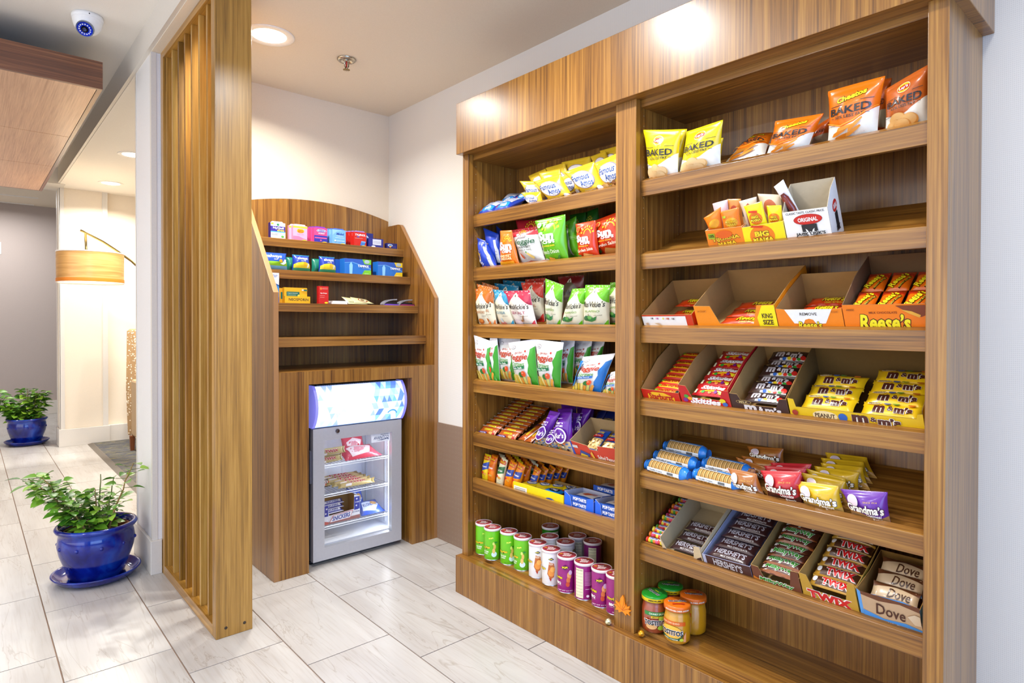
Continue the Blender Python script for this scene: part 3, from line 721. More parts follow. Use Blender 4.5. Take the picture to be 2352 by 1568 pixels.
# leaning along the picture's left-right direction (right of view = (.75, -.66))
potted(.430, 3.235, 0, 3, [(-.20, .11, .20, -.03, .02, 1.5, .048), (-.13, .14, .15, -.02, .03, 1.3, .046), (-.07, .03, .11, -.03, -.03, 1.0, .046), (-.15, .06, .21, -.04, .01, 1.2, .046), (.0, .02, .15, .0, .02, 1.0, .042), (.02, .03, .10, .03, .02, .7, .042), (.09, -.06, .24, .04, -.02, .55, .042), (.03, -.02, .19, .03, .0, .08, .03), (.01, .0, .20, .01, .03, .06, .03), (-.02, -.02, .07, -.02, .0, .8, .044)],
    'leafy green shrub in a glazed cobalt pot in the foreground, leaning left', 'cobalt saucer under the foreground pot by the white column')
potted(.420, 7.15, 0, 11, [(-.26, .20, .26, -.03, .02, 1.4, .07), (-.20, .12, .16, -.03, .0, 1.4, .07), (-.10, .02, .12, -.03, 0, 1.2, .065), (.05, .0, .22, .03, 0, 1.6, .062), (.0, .05, .24, .01, .03, 1.6, .062), (.08, .02, .20, .04, .01, 1.4, .06), (.10, -.03, .17, .04, -.02, .25, .04), (-.02, .0, .10, 0, 0, 1.2, .06)],
    'bushy green shrub in a glazed cobalt pot at the far end of the hall', 'cobalt saucer under the far pot beside the pillar')

# ------------------------------------------------------------------ lounge lamp and armchair
AL = thing('arc_floor_lamp', 'arc floor lamp with round wood-veneer drum shade in the lounge', 'floor lamp', (1.55, 6.15, .008))
sxx, syy, szz = .765, 6.0, 1.548; BR = metal('8c7a50', .3)
SHM = wood('veneer_shade', 0, rgb('e8bc74'), rgb('dca860'), rgb('c08840'), .5, .5, 1, .6)
for nd, s in zip([n for n in SHM.node_tree.nodes if n.type == 'MAPPING'], (30, 90, 200)): nd.inputs['Scale'].default_value = (2.2, 2.2, s)
def shade(mb): 
    mb.lathe([(.228, -.115), (.230, .125)], (sxx, syy, szz), SHM, 56); mb.lathe([(.226, .125), (.226, -.115)], (sxx, syy, szz), plast('fff4e0', .6), 56)
shd = part('shade', AL, shade); shd['base'] = AL['base']
part('shade_rim', shd, lambda mb: (mb.lathe([(.2285, .122), (.2315, .122), (.2315, .131), (.2285, .131)], (sxx, syy, szz), plast('f8f4ec', .4), 56), mb.lathe([(.227, -.120), (.2305, -.120), (.2305, -.112), (.227, -.112)], (sxx, syy, szz), plast('f8f4ec', .4), 56)))
part('shade_band', shd, lambda mb: mb.lathe([(.2304, -.112), (.2308, -.110), (.2308, -.086), (.2304, -.084)], (sxx, syy, szz), flat('e08420', .5, 0, 'fabric'), 56))
part('diffuser', shd, lambda mb: mb.lathe([(.222, -.105), (0, -.105)], (sxx, syy, szz), emit('fff0d8', 1.5, 'lamp_diffuser'), 40))
part('stem', AL, lambda mb: mb.tube([(sxx - .03, syy, szz + .10), (sxx - .035, syy, szz + .285)], .009, BR, 10))
arc = [(sxx - .07, 6.0, 1.853), (sxx - .035, 6.0, 1.838), (.85, 6.01, 1.775), (.95, 6.03, 1.71), (1.06, 6.05, 1.632), (1.2, 6.09, 1.50), (1.35, 6.12, 1.30), (1.47, 6.14, 1.02), (1.54, 6.15, .6), (1.555, 6.15, .03)]
part('arm', AL, lambda mb: mb.tube(arc, .0095, BR, 10))
part('lamp_base', AL, lambda mb: mb.lathe([(0, 0), (.15, 0), (.15, .022), (.145, .026), (0, .028)], (1.555, 6.15, .008), metal('5c5040', .4), 36))
def tweed():
    m, nt, b = newmat('chevron_fabric'); L = nt.links.new
    tc = nt.nodes.new('ShaderNodeTexCoord'); v = nt.nodes.new('ShaderNodeTexVoronoi'); v.inputs['Scale'].default_value = 55; v.distance = 'MANHATTAN'
    L(tc.outputs['Object'], v.inputs['Vector']); r = nt.nodes.new('ShaderNodeValToRGB'); r.color_ramp.interpolation = 'CONSTANT'; e = r.color_ramp.elements
    e[0].position = 0; e[0].color = rgb('e8dcc4'); e[1].position = .42; e[1].color = rgb('a08058'); x = e.new(.25); x.color = rgb('f0e6d0')
    L(v.outputs['Distance'], r.inputs[0]); L(r.outputs[0], b.inputs['Base Color']); b.inputs['Roughness'].default_value = .9; return m
TW = tweed(); TAN = flat('b09470', .7, 0, 'fabric')
CHR = thing('armchair', 'high-backed chevron-patterned armchair half hidden behind the white column', 'armchair', (1.42, 5.95, .008))
part('backrest', CHR, lambda mb: mb.prism([(1.055, 6.24, .12), (1.045, 6.28, .6), (1.06, 6.33, 1.04), (1.09, 6.36, 1.06), (1.12, 6.33, 1.05), (1.13, 6.20, .45), (1.13, 6.20, .12)], (.64, 0, 0), TW), .02)
part('seat', CHR, lambda mb: mb.box((1.09, 5.55, .13), (1.75, 6.20, .40), TAN), .03)
part('seat_cushion', CHR, lambda mb: mb.box((1.14, 5.52, .40), (1.70, 6.18, .50), TW), .03)
for xx in (1.08, 1.70): part('arm', CHR, lambda mb: mb.box((xx, 5.56, .13), (xx + .06, 6.22, .62), TAN), .02)
WLEG = flat('7c4420', .4, 0, 'stained_wood')
for xx in (1.06, 1.68):
    for yy in (5.62, 6.15): part('leg', CHR, lambda mb: mb.hexa([(xx + .006, yy + .006, .008), (xx + .034, yy + .006, .008), (xx + .034, yy + .034, .008), (xx + .006, yy + .034, .008), (xx, yy, .132), (xx + .04, yy, .132), (xx + .04, yy + .04, .132), (xx, yy + .04, .132)], WLEG))

# ------------------------------------------------------------------ daylight from the glazed front of the lobby (open side behind the camera), plus an added hall fill
w = bpy.data.worlds.new('sky'); w.use_nodes = True; scene.world = w
bg = w.node_tree.nodes['Background']; bg.inputs[0].default_value = (.56, .72, 1.0, 1); bg.inputs[1].default_value = W_STR
def area(name, loc, rot, sx, sy, power, col):
    l = bpy.data.lights.new(name, 'AREA'); l.shape = 'RECTANGLE'; l.size = sx; l.size_y = sy; l.energy = power; l.color = col
    o = bpy.data.objects.new(name, l); COL.objects.link(o); o.location = loc; o.rotation_euler = rot; return o
area('window_daylight', (-.6, -2.5, 1.35), (math.radians(90), 0, 0), 3.4, 1.9, P_W, (.38, .58, 1.0))
area('hall_fill', (-3.0, 2.6, 1.3), (0, math.radians(-90), 0), 2.2, 6.0, P_D, (.88, .93, 1.0))  # unseen fill light added before the left wall to lift the hall ceiling
area('freezer_tube', (1.605, 2.742, .35), (0, math.radians(90), 0), .5, .02, 1.3, (.85, .92, 1.0))
vs = scene.view_settings; vs.view_transform = 'Standard'; vs.look = 'None'; vs.gamma = 1.0; vs.use_curve_mapping = False; vs.exposure = EXPO
cy_ = scene.cycles; cy_.max_bounces = 7; cy_.diffuse_bounces = 5; cy_.glossy_bounces = 3; cy_.transparent_max_bounces = 8; cy_.transmission_bounces = 2
cy_.caustics_reflective = False; cy_.caustics_refractive = False; cy_.use_adaptive_sampling = True; cy_.adaptive_threshold = .04; cy_.use_denoising = True
BAGS = [
('LA','amos',[(1.62,1.713,1.561),(1.62,1.646,1.561),(1.611,1.657,1.613),(1.609,1.761,1.624)],0.04,'crumpled yellow cookie bag with folded top beside the flat blue packs'),
('LA','amos',[(1.651,1.74,1.576),(1.651,1.666,1.576),(1.637,1.679,1.659),(1.633,1.798,1.679)],0.03,'yellow cookie bag standing behind the crumpled one'),
('LA','amos',[(1.62,1.606,1.561),(1.62,1.491,1.561),(1.606,1.549,1.659),(1.607,1.693,1.655)],0.05,'yellow cookie bag upright in front row, second from the left'),
('LA','amos',[(1.62,1.442,1.561),(1.62,1.339,1.561),(1.604,1.391,1.673),(1.606,1.531,1.661)],0.05,'largest yellow cookie bag in the middle of the front row'),
('LA','amos2',[(1.62,1.345,1.561),(1.62,1.266,1.561),(1.603,1.266,1.684),(1.605,1.391,1.665)],0.045,'yellow cookie bag cut off by the centre post, cookies shown at its foot'),
('LA','amos',[(1.692,1.755,1.596),(1.692,1.627,1.596),(1.679,1.7,1.717),(1.68,1.798,1.707)],0.03,'yellow bag at the left end of the back row on the top shelf'),
('LA','amos',[(1.678,1.697,1.589),(1.678,1.576,1.589),(1.667,1.612,1.699),(1.666,1.724,1.703)],0.03,'yellow bag in the second row above the upright front bag'),
('LA','amos',[(1.692,1.674,1.596),(1.692,1.54,1.596),(1.679,1.598,1.72),(1.679,1.7,1.72)],0.03,'yellow bag in the back row with a folded corner'),
('LA','amos',[(1.669,1.579,1.585),(1.669,1.504,1.585),(1.658,1.524,1.669),(1.658,1.595,1.664)],0.03,'yellow bag wedged between the two big front bags'),
('LA','amos',[(1.71,1.596,1.604),(1.71,1.446,1.604),(1.697,1.491,1.727),(1.697,1.63,1.731)],0.035,'yellow bag in back row showing the top of its white oval'),
('LA','amos',[(1.71,1.437,1.604),(1.705,1.378,1.654),(1.697,1.417,1.731),(1.697,1.487,1.725)],0.03,'yellow bag tipped sideways in the back row near the post'),
('LA','amos',[(1.728,1.423,1.613),(1.728,1.338,1.613),(1.714,1.364,1.743),(1.714,1.459,1.743)],0.03,'rearmost yellow bag touching the centre post'),
('LB','blues',[(1.613,1.998,1.335),(1.613,1.897,1.335),(1.595,1.96,1.458),(1.593,2.018,1.475)],0.05,'blue chip bag turned to the side panel at the left end'),
('LB','blues',[(1.652,1.987,1.354),(1.652,1.911,1.354),(1.634,1.929,1.485),(1.629,2.017,1.521)],0.05,'blue chip bag standing behind the first blue one'),
('LB','blues',[(1.711,2.015,1.382),(1.711,1.961,1.382),(1.698,1.967,1.504),(1.695,2.014,1.537)],0.03,'blue chip bag at the rear, only its corner showing'),
('LB','orangesun',[(1.62,1.895,1.338),(1.62,1.778,1.338),(1.594,1.797,1.483),(1.594,1.87,1.488)],0.04,'orange chip bag with white lettering between blue and white bags'),
('LB','veggieh',[(1.642,1.793,1.349),(1.642,1.655,1.349),(1.623,1.689,1.488),(1.623,1.839,1.489)],0.05,'white and red chip bag with green script'),
('LB','redsun',[(1.687,1.837,1.371),(1.687,1.708,1.371),(1.669,1.732,1.524),(1.667,1.855,1.536)],0.04,'red chip bag behind the white and red one'),
('LB','greensun',[(1.62,1.63,1.338),(1.62,1.517,1.338),(1.59,1.512,1.507),(1.591,1.663,1.502)],0.06,'bright green chip bag with white lettering, tallest in its row'),
('LB','greenside',[(1.669,1.568,1.362),(1.669,1.51,1.362),(1.649,1.513,1.508),(1.651,1.573,1.491)],0.05,'green chip bag turned to its seam behind the tall green bag'),
('LB','darkgreen',[(1.723,1.598,1.389),(1.723,1.503,1.389),(1.709,1.52,1.53),(1.709,1.599,1.529)],0.04,'green bag with shadow painted in, at the back of the second shelf'),
('LB','darkgreen',[(1.737,1.538,1.395),(1.737,1.459,1.395),(1.721,1.472,1.542),(1.723,1.533,1.532)],0.04,'green bag with shadow painted in, in the back corner nearest the post'),
('LB','redorange',[(1.62,1.47,1.338),(1.62,1.373,1.338),(1.597,1.376,1.47),(1.597,1.466,1.468)],0.045,'red orange chip bag left of its twin'),
('LB','redorange',[(1.651,1.411,1.354),(1.651,1.288,1.354),(1.627,1.293,1.493),(1.63,1.41,1.476)],0.055,'red orange chip bag cut off by the centre post'),
('LC','vick_o',[(1.613,2.018,1.099),(1.613,1.939,1.099),(1.584,1.91,1.26),(1.584,2.018,1.263)],0.05,'cream bag with orange top at the left end'),
('LC','vick_o',[(1.615,1.986,1.101),(1.615,1.908,1.101),(1.592,1.913,1.264),(1.59,2.014,1.283)],0.04,'cream bag with orange top second in its file'),
('LC','vick_o',[(1.642,1.983,1.113),(1.642,1.904,1.113),(1.623,1.914,1.267),(1.62,2.014,1.293)],0.04,'cream bag with dark orange top third in its file'),
('LC','vick_t',[(1.62,1.897,1.103),(1.62,1.801,1.103),(1.595,1.817,1.246),(1.593,1.909,1.257)],0.05,'cream bag with teal top in the front row'),
('LC','vick_t',[(1.678,1.947,1.131),(1.678,1.827,1.131),(1.659,1.834,1.27),(1.656,1.975,1.288)],0.04,'cream bag with teal top in the second row'),
('LC','vick_t',[(1.714,1.959,1.149),(1.714,1.824,1.149),(1.697,1.831,1.289),(1.696,1.972,1.302)],0.04,'cream bag with teal top at the rear'),
('LC','vick_p',[(1.62,1.793,1.103),(1.62,1.677,1.103),(1.595,1.696,1.246),(1.594,1.846,1.248)],0.05,'cream bag with plum red top and onion picture'),
('LC','vick_r',[(1.669,1.788,1.127),(1.669,1.688,1.127),(1.648,1.678,1.277),(1.648,1.8,1.281)],0.05,'cream bag with coral red top behind the plum one'),
('LC','vick_r',[(1.71,1.819,1.146),(1.71,1.709,1.146),(1.691,1.71,1.298),(1.692,1.828,1.297)],0.04,'cream bag with coral red top at the rear'),
('LC','vick_g',[(1.62,1.63,1.103),(1.62,1.557,1.103),(1.593,1.516,1.257),(1.588,1.608,1.284)],0.055,'crinkled cream bag with lime top tilted right'),
('LC','vick_d',[(1.728,1.656,1.155),(1.728,1.537,1.155),(1.71,1.529,1.299),(1.71,1.659,1.3)],0.04,'cream bag with red top and painted-in shadow standing at the back'),
('LC','vick_g',[(1.62,1.566,1.103),(1.62,1.449,1.103),(1.595,1.411,1.243),(1.595,1.48,1.242)],0.05,'cream bag with jalapeno picture leaning right'),
('LC','vick_g',[(1.62,1.449,1.103),(1.62,1.33,1.103),(1.594,1.306,1.249),(1.594,1.419,1.253)],0.055,'cream bag with lime top and full jalapeno picture, upright'),
('LC','vick_g',[(1.651,1.37,1.118),(1.651,1.269,1.118),(1.626,1.266,1.26),(1.627,1.334,1.259)],0.05,'cream bag with lime top cut off by the post'),
('LD','straw',[(1.613,2.018,0.871),(1.613,1.906,0.871),(1.581,1.91,1.05),(1.578,2.018,1.07)],0.05,'white and green straw snack bag at the left end'),
('LD','straw',[(1.618,2.015,0.874),(1.618,1.892,0.874),(1.592,1.88,1.061),(1.592,1.928,1.062)],0.04,'white and green straw snack bag behind the leftmost one'),
('LD','straw',[(1.647,1.922,0.888),(1.647,1.824,0.888),(1.617,1.772,1.06),(1.616,1.904,1.062)],0.05,'white and green straw snack bag second from left in front'),
('LD','straw',[(1.62,1.796,0.875),(1.62,1.669,0.875),(1.587,1.659,1.062),(1.59,1.811,1.045)],0.05,'white and green straw snack bag third from left in front'),
('LD','straw',[(1.62,1.662,0.875),(1.62,1.558,0.875),(1.588,1.512,1.054),(1.587,1.662,1.062)],0.055,'white and green straw snack bag beside the blue ranch bag'),
('LD','straw',[(1.669,1.618,0.899),(1.669,1.544,0.899),(1.647,1.512,1.062),(1.647,1.584,1.06)],0.045,'white and green straw snack bag half hidden with carrot showing'),
('LD','straw',[(1.71,1.582,0.918),(1.71,1.505,0.918),(1.693,1.471,1.059),(1.693,1.555,1.058)],0.04,'white and green straw snack bag in shadow behind the blue bag'),
('LD','straw',[(1.737,1.527,0.932),(1.737,1.475,0.932),(1.721,1.437,1.058),(1.722,1.497,1.057)],0.035,'rearmost white and green straw snack bag in the dark corner'),
('LD','ranch',[(1.62,1.504,0.875),(1.62,1.372,0.875),(1.61,1.299,1.023),(1.611,1.439,1.005)],0.05,'white and blue straw snack bag tilted to the right'),
('LD','ranch',[(1.62,1.366,0.875),(1.62,1.274,0.875),(1.62,1.266,0.973),(1.62,1.324,0.958)],0.04,'straw snack bag lying low against the post'),
('LE','kar',[(1.62,1.702,0.653),(1.62,1.643,0.653),(1.61,1.55,0.798),(1.61,1.603,0.8)],0.03,'purple nut mix bag leaning right at the left end'),
('LE','kar',[(1.62,1.64,0.653),(1.62,1.582,0.653),(1.62,1.534,0.763),(1.62,1.58,0.756)],0.03,'purple nut mix bag between two taller ones'),
('LE','kar',[(1.62,1.576,0.653),(1.62,1.493,0.653),(1.625,1.507,0.804),(1.625,1.577,0.794)],0.035,'purple nut mix bag upright in the middle'),
('LE','kar',[(1.692,1.631,0.688),(1.692,1.558,0.688),(1.702,1.574,0.804),(1.701,1.652,0.793)],0.03,'purple nut mix bag behind the upright one'),
('LE','kar',[(1.665,1.547,0.675),(1.665,1.52,0.675),(1.675,1.51,0.793),(1.675,1.55,0.792)],0.03,'purple nut mix bag edging out right of the upright one'),
('LE','kar',[(1.683,1.547,0.683),(1.683,1.515,0.683),(1.694,1.473,0.813),(1.694,1.52,0.809)],0.03,'purple nut mix bag leaning right above the peanut carton'),
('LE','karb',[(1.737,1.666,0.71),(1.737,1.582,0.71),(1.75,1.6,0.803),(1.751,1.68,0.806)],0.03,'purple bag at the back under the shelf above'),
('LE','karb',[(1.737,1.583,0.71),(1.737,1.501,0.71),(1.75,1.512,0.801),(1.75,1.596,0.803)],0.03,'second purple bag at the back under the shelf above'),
('LE','nutb',[(1.746,1.519,0.714),(1.746,1.462,0.714),(1.762,1.459,0.805),(1.76,1.5,0.792)],0.03,'dark blue nut bag behind the peanut carton'),
('LE','nutb',[(1.755,1.476,0.718),(1.755,1.414,0.718),(1.77,1.414,0.801),(1.77,1.477,0.803)],0.03,'dark blue nut bag behind the carton, next to the post'),
('R1','lays',[(1.613,1.168,1.557),(1.613,1.063,1.557),(1.588,1.038,1.695),(1.583,1.168,1.724)],0.055,'yellow chip bag at the left end of the top right shelf'),
('R1','laysb',[(1.638,1.155,1.569),(1.638,1.072,1.569),(1.619,1.037,1.704),(1.615,1.166,1.729)],0.045,'yellow chip bag behind the leftmost one'),
('R1','lays',[(1.62,1.068,1.561),(1.62,0.927,1.561),(1.601,0.909,1.696),(1.602,1.029,1.691)],0.055,'yellow chip bag tilted up, right of the leftmost one'),
('R1','laysb',[(1.692,1.025,1.596),(1.692,0.969,1.596),(1.681,0.955,1.672),(1.68,1.018,1.678)],0.035,'yellow chip bag peeping out behind the tilted one'),
('R1','chee',[(1.647,0.95,1.574),(1.647,0.812,1.574),(1.752,0.838,1.675),(1.763,0.902,1.686)],0.04,'orange chip bag slumped low on its back'),
('R1','chee',[(1.62,0.799,1.561),(1.62,0.686,1.561),(1.614,0.643,1.651),(1.613,0.765,1.66)],0.055,'orange chip bag standing, left of the gap'),
('R1','cheeb',[(1.683,0.708,1.591),(1.683,0.655,1.591),(1.678,0.649,1.657),(1.679,0.696,1.641)],0.04,'orange chip bag with painted-in shadow between two standing ones'),
('R1','chee',[(1.62,0.636,1.561),(1.62,0.522,1.561),(1.601,0.501,1.699),(1.601,0.627,1.697)],0.065,'largest orange chip bag near the right end'),
('R1','cheeb',[(1.701,0.562,1.6),(1.701,0.533,1.6),(1.688,0.513,1.72),(1.688,0.545,1.725)],0.04,'orange bag with painted-in shadow squeezed behind the two big bags'),
('R1','laybbq',[(1.62,0.506,1.561),(1.62,0.414,1.561),(1.605,0.414,1.7),(1.609,0.505,1.669)],0.055,'brown and orange chip bag at the right end by the post'),
('R5','gran_b',[(1.62,0.874,0.65),(1.62,0.787,0.65),(1.613,0.811,0.713),(1.613,0.896,0.714)],0.045,'brown cookie bag front of its file'),
('R5','gran_b',[(1.656,0.918,0.667),(1.656,0.822,0.667),(1.654,0.835,0.714),(1.654,0.937,0.712)],0.03,'brown cookie bag second in its file'),
('R5','gran_b',[(1.687,0.89,0.682),(1.687,0.81,0.682),(1.687,0.821,0.718),(1.687,0.912,0.732)],0.03,'brown cookie bag third in its file'),
('R5','gran_b',[(1.71,0.894,0.693),(1.71,0.8,0.693),(1.711,0.805,0.735),(1.711,0.907,0.733)],0.03,'brown cookie bag fourth in its file'),
('R5','gran_b',[(1.746,0.9,0.711),(1.746,0.794,0.711),(1.75,0.8,0.766),(1.749,0.909,0.756)],0.03,'rearmost brown cookie bag'),
('R5','gran_r',[(1.62,0.78,0.65),(1.62,0.691,0.65),(1.614,0.692,0.74),(1.615,0.8,0.725)],0.045,'red cookie bag in front'),
('R5','gran_r',[(1.66,0.795,0.669),(1.66,0.701,0.669),(1.658,0.698,0.742),(1.658,0.811,0.729)],0.03,'red cookie bag second in its file'),
('R5','gran_r',[(1.692,0.804,0.685),(1.692,0.7,0.685),(1.692,0.698,0.748),(1.692,0.81,0.732)],0.03,'rearmost red cookie bag'),
('R5','gran_y',[(1.62,0.682,0.65),(1.62,0.586,0.65),(1.615,0.601,0.722),(1.616,0.712,0.713)],0.045,'yellow cookie bag in front, broadest of its file'),
('R5','gran_y',[(1.656,0.693,0.667),(1.656,0.59,0.667),(1.654,0.6,0.727),(1.654,0.709,0.73)],0.03,'yellow cookie bag second in its file'),
('R5','gran_y',[(1.678,0.693,0.678),(1.678,0.586,0.678),(1.678,0.609,0.728),(1.678,0.706,0.737)],0.03,'yellow cookie bag third in its file'),
('R5','gran_y',[(1.701,0.688,0.689),(1.701,0.583,0.689),(1.701,0.583,0.745),(1.701,0.695,0.742)],0.03,'yellow cookie bag fourth in its file'),
('R5','gran_y',[(1.723,0.683,0.7),(1.723,0.565,0.7),(1.723,0.584,0.755),(1.723,0.686,0.749)],0.03,'yellow cookie bag fifth in its file'),
('R5','gran_y',[(1.746,0.69,0.711),(1.746,0.567,0.711),(1.748,0.59,0.764),(1.748,0.696,0.757)],0.03,'yellow cookie bag sixth in its file'),
('R5','gran_y',[(1.768,0.688,0.722),(1.768,0.563,0.722),(1.772,0.591,0.772),(1.772,0.694,0.769)],0.03,'rearmost yellow cookie bag'),
('R5','gran_p',[(1.62,0.569,0.65),(1.62,0.485,0.65),(1.614,0.493,0.729),(1.615,0.596,0.716)],0.045,'purple cookie bag standing alone at the right'),
]
# ------------------------------------------------------------------ product artwork
ORD = ['first', 'second', 'third', 'fourth', 'fifth', 'sixth', 'seventh', 'eighth', 'ninth', 'tenth', 'eleventh', 'twelfth']
def sun(cu, cv, r, col='f4c81c', asp=.8):
    o = []
    ring = [(cu + r * math.cos(a) , cv + r * asp * math.sin(a)) for a in [PI * i / 10 for i in range(11)]] + [(cu + r * .78 * math.cos(a), cv + r * .78 * asp * math.sin(a)) for a in [PI * i / 10 for i in range(10, -1, -1)]]
    o.append(('p', ring, col))
    for i in range(7):
        a = PI * (i + .5) / 7; c, s = math.cos(a), math.sin(a) * asp; q, t = -math.sin(a) * .05 * r / .3, math.cos(a) * .05 * r / .3 * asp
        o.append(('p', [(cu + c * r * 1.2 - q, cv + s * r * 1.2 - t), (cu + c * r * 1.2 + q, cv + s * r * 1.2 + t), (cu + c * r * 1.55 + q, cv + s * r * 1.55 + t), (cu + c * r * 1.55 - q, cv + s * r * 1.55 - t)], col))
    return o
def chips(spots, c1='d8ac6c', c2='e8c48c', ru=.16, rv=.10):
    o = []
    for i, (u, v) in enumerate(spots): o += [('e', u, v, ru, rv, c1), ('e', u - .012, v + .012, ru * .88, rv * .86, c2)]
    return o
def wave_top(v0, col, amp=.05, n=14, base=1.0):
    return ('p', [(i / n, v0 + amp * math.cos(2 * PI * (i / n - .5))) for i in range(n + 1)] + [(1, base), (0, base)], col)
def vick(top, txt, tcol, pic, bot=None):
    a = [('p', [(0, .66), (.12, .68), (.3, .78), (.42, .86), (.58, .86), (.7, .78), (.88, .66), (1, .60), (1, 1), (0, 1)], top),
         ('p', [(.40, .84), (.44, .90), (.50, .95), (.56, .90), (.60, .84)], 'e8e0c4'), ('e', .5, .87, .02, .03, '383028'),
         ('t', 'MissVickie\u2019s', .5, .59, .86, .13, '241c18', dict(sh=.2)), ('t', txt, .48, .43, .62, .075, tcol)]
    a += pic + [('t', 'kettle cooked', .72, .34, .26, .022, '605848'), ('t', 'made with', .5, .09, .3, .025, '605848')]
    if bot: a += [('p', [(0, 0), (1, 0), (1, .22), (.85, .10), (.6, .045), (0, .05)], bot)]
    return a
PEP = [('p', [(.15, .28), (.22, .33), (.36, .32), (.52, .27), (.70, .32), (.62, .22), (.45, .18), (.3, .2), (.2, .22)], '2c8040'), ('p', [(.3, .30), (.4, .33), (.5, .29), (.42, .24), (.33, .25)], '6cb458'), ('e', .23, .26, .10, .055, '286c34'), ('r', .36, .32, .38, .37, '8c6c3c')]
BOWL = [('e', .42, .20, .22, .07, 'b05c20'), ('e', .42, .22, .18, .045, 'd8843c')]
def straws(side, band, flav):
    a = [('p', [(.86, .82), (1, .86), (1, .02), (.72, .02), (.80, .2), (.76, .34), (.82, .5), (.78, .62), (.84, .72)], side), ('r', 0, .86, 1, 1, 'e4e2e6'),
         ('e', .22, .885, .10, .035, '504848'), ('e', .22, .885, .088, .028, 'e8e6ea'), ('t', 'Sensible', .22, .885, .12, .018, '504848'),
         ('t', 'garden', .46, .77, .30, .06, 'a02c1c', dict(sh=.2)), ('t', 'Veggie', .42, .665, .76, .165, 'b43418', dict(sh=.25, b=.02)), ('e', .72, .79, .03, .022, 'c02818'),
         ('t', 'Straws', .44, .535, .52, .10, '4c9038', dict(sh=.2)), ('p', [(.08, .40), (.70, .44), (.70, .50), (.08, .465)], band), ('t', flav, .40, .452, .42, .04, 'f4f4f0', dict(rot=3))]
    for i, (u, r, h) in enumerate(((.10, 22, .24), (.2, 14, .26), (.3, 6, .25), (.4, 0, .25), (.5, -6, .26), (.6, -14, .24), (.70, -28, .24))):
        c, s = math.cos(math.radians(r)), math.sin(math.radians(r)); col = ('ecc83c', 'e8d468', 'd8b830', 'f0dc80', 'e09830', 'ccd070', 'e8a038')[i]; b = (u, .04)
        q = [(-.045, 0), (.045, 0), (.045, h), (.03, h + .015), (-.03, h + .015), (-.045, h)]
        a.append(('p', [(b[0] + x * c + -y * s * .9, b[1] + x * s * .8 + y * c) for x, y in q], col))
    a += [('e', .55, .31, .10, .06, '2c7434'), ('e', .66, .33, .085, .065, 'e05020'), ('e', .635, .35, .03, .02, 'f09070'), ('t', '30% less fat', .2, .36, .2, .025, '807850')]
    return a
def baked(col, logo, pct, food, flav, tone):
    return [('p', [(0, .40), (.35, .30), (.6, .36), (1, .54), (1, .03), (0, .10)], 'f0eee4')] + logo + [('r', .10, .665, .36, .675, '403c38'), ('r', .70, .685, .92, .695, '403c38'),
        ('t', 'BAKED', .50, .575, .80, .125, '2c2c30', dict(b=.022)), ('t', pct, .50, .465, .56, .05, '403c38', dict(b=.02)), ('r', .12, .462, .19, .47, '403c38'), ('r', .81, .462, .88, .47, '403c38'), ('t', flav, .14, .345, .18, .035, '504840')] + food + [('p', [(0, 0), (1, 0), (1, .03), (.6, .10), (.3, .04), (0, .12)], tone), ('e', .86, .08, .05, .035, 'e8e8ec'), ('e', .86, .08, .035, .024, '303038')]
LAYS = [('e', .5, .80, .15, .09, 'f4e8c0'), ('e', .5, .80, .135, .08, 'f0c020'), ('p', [(.36, .77), (.40, .83), (.52, .845), (.64, .82), (.63, .765), (.5, .75)], 'b82018'), ('t', 'Lay\u2019s', .5, .795, .20, .075, 'fcfcf4', dict(b=.03, rot=4))]
CHEE = [('o', 'Cheetos', .5, .79, .56, .10, 'f8d820', '241c14', dict(b=.045, rot=10))]
PUFF = []
for u, v, r in ((.3, .22, 14), (.42, .28, 6), (.34, .14, 10), (.58, .2, 20), (.62, .30, 30)):
    c, s = math.cos(math.radians(r)), math.sin(math.radians(r)); q = [(-.17, -.018), (-.1, -.034), (.1, -.028), (.18, -.008), (.17, .022), (.05, .03), (-.12, .026)]
    PUFF.append(('p', [(u + x * c - y * s, v + x * s + y * c) for x, y in q], ('dc8420', 'ec9c38', 'd07818', 'e89430', 'e08c28')[len(PUFF)]))
def gran(base, flav1, flav2, choc):
    a = [('p', [(0, .33), (.25, .36), (.55, .26), (.8, .2), (1, .30), (1, 0), (0, 0)], choc)]
    rn = random.Random(len(flav1))
    for i in range(16): a.append(('e', rn.uniform(.06, .94), rn.uniform(.05, .22), rn.uniform(.02, .045), rn.uniform(.015, .03), rn.choice(('3c1c10', 'd8a868', '7c4c24', 'c8944c'))))
    return a + [('e', .27, .72, .13, .19, 'ece0d8'), ('e', .27, .72, .11, .165, 'd8c4cc'), ('o', 'Grandma\u2019s', .52, .50, .86, .25, 'fcf4e0', '402014', dict(b=.03, rot=-3)), ('t', 'SINCE 1914', .68, .72, .30, .05, 'c8a048'), ('t', flav1, .72, .32, .34, .10, 'f8f0e0', dict(sh=.2, rot=-6)), ('t', flav2, .80, .19, .26, .09, 'f8f0e0', dict(sh=.2, rot=-6)), ('r', 0, .90, 1, .905, base)]
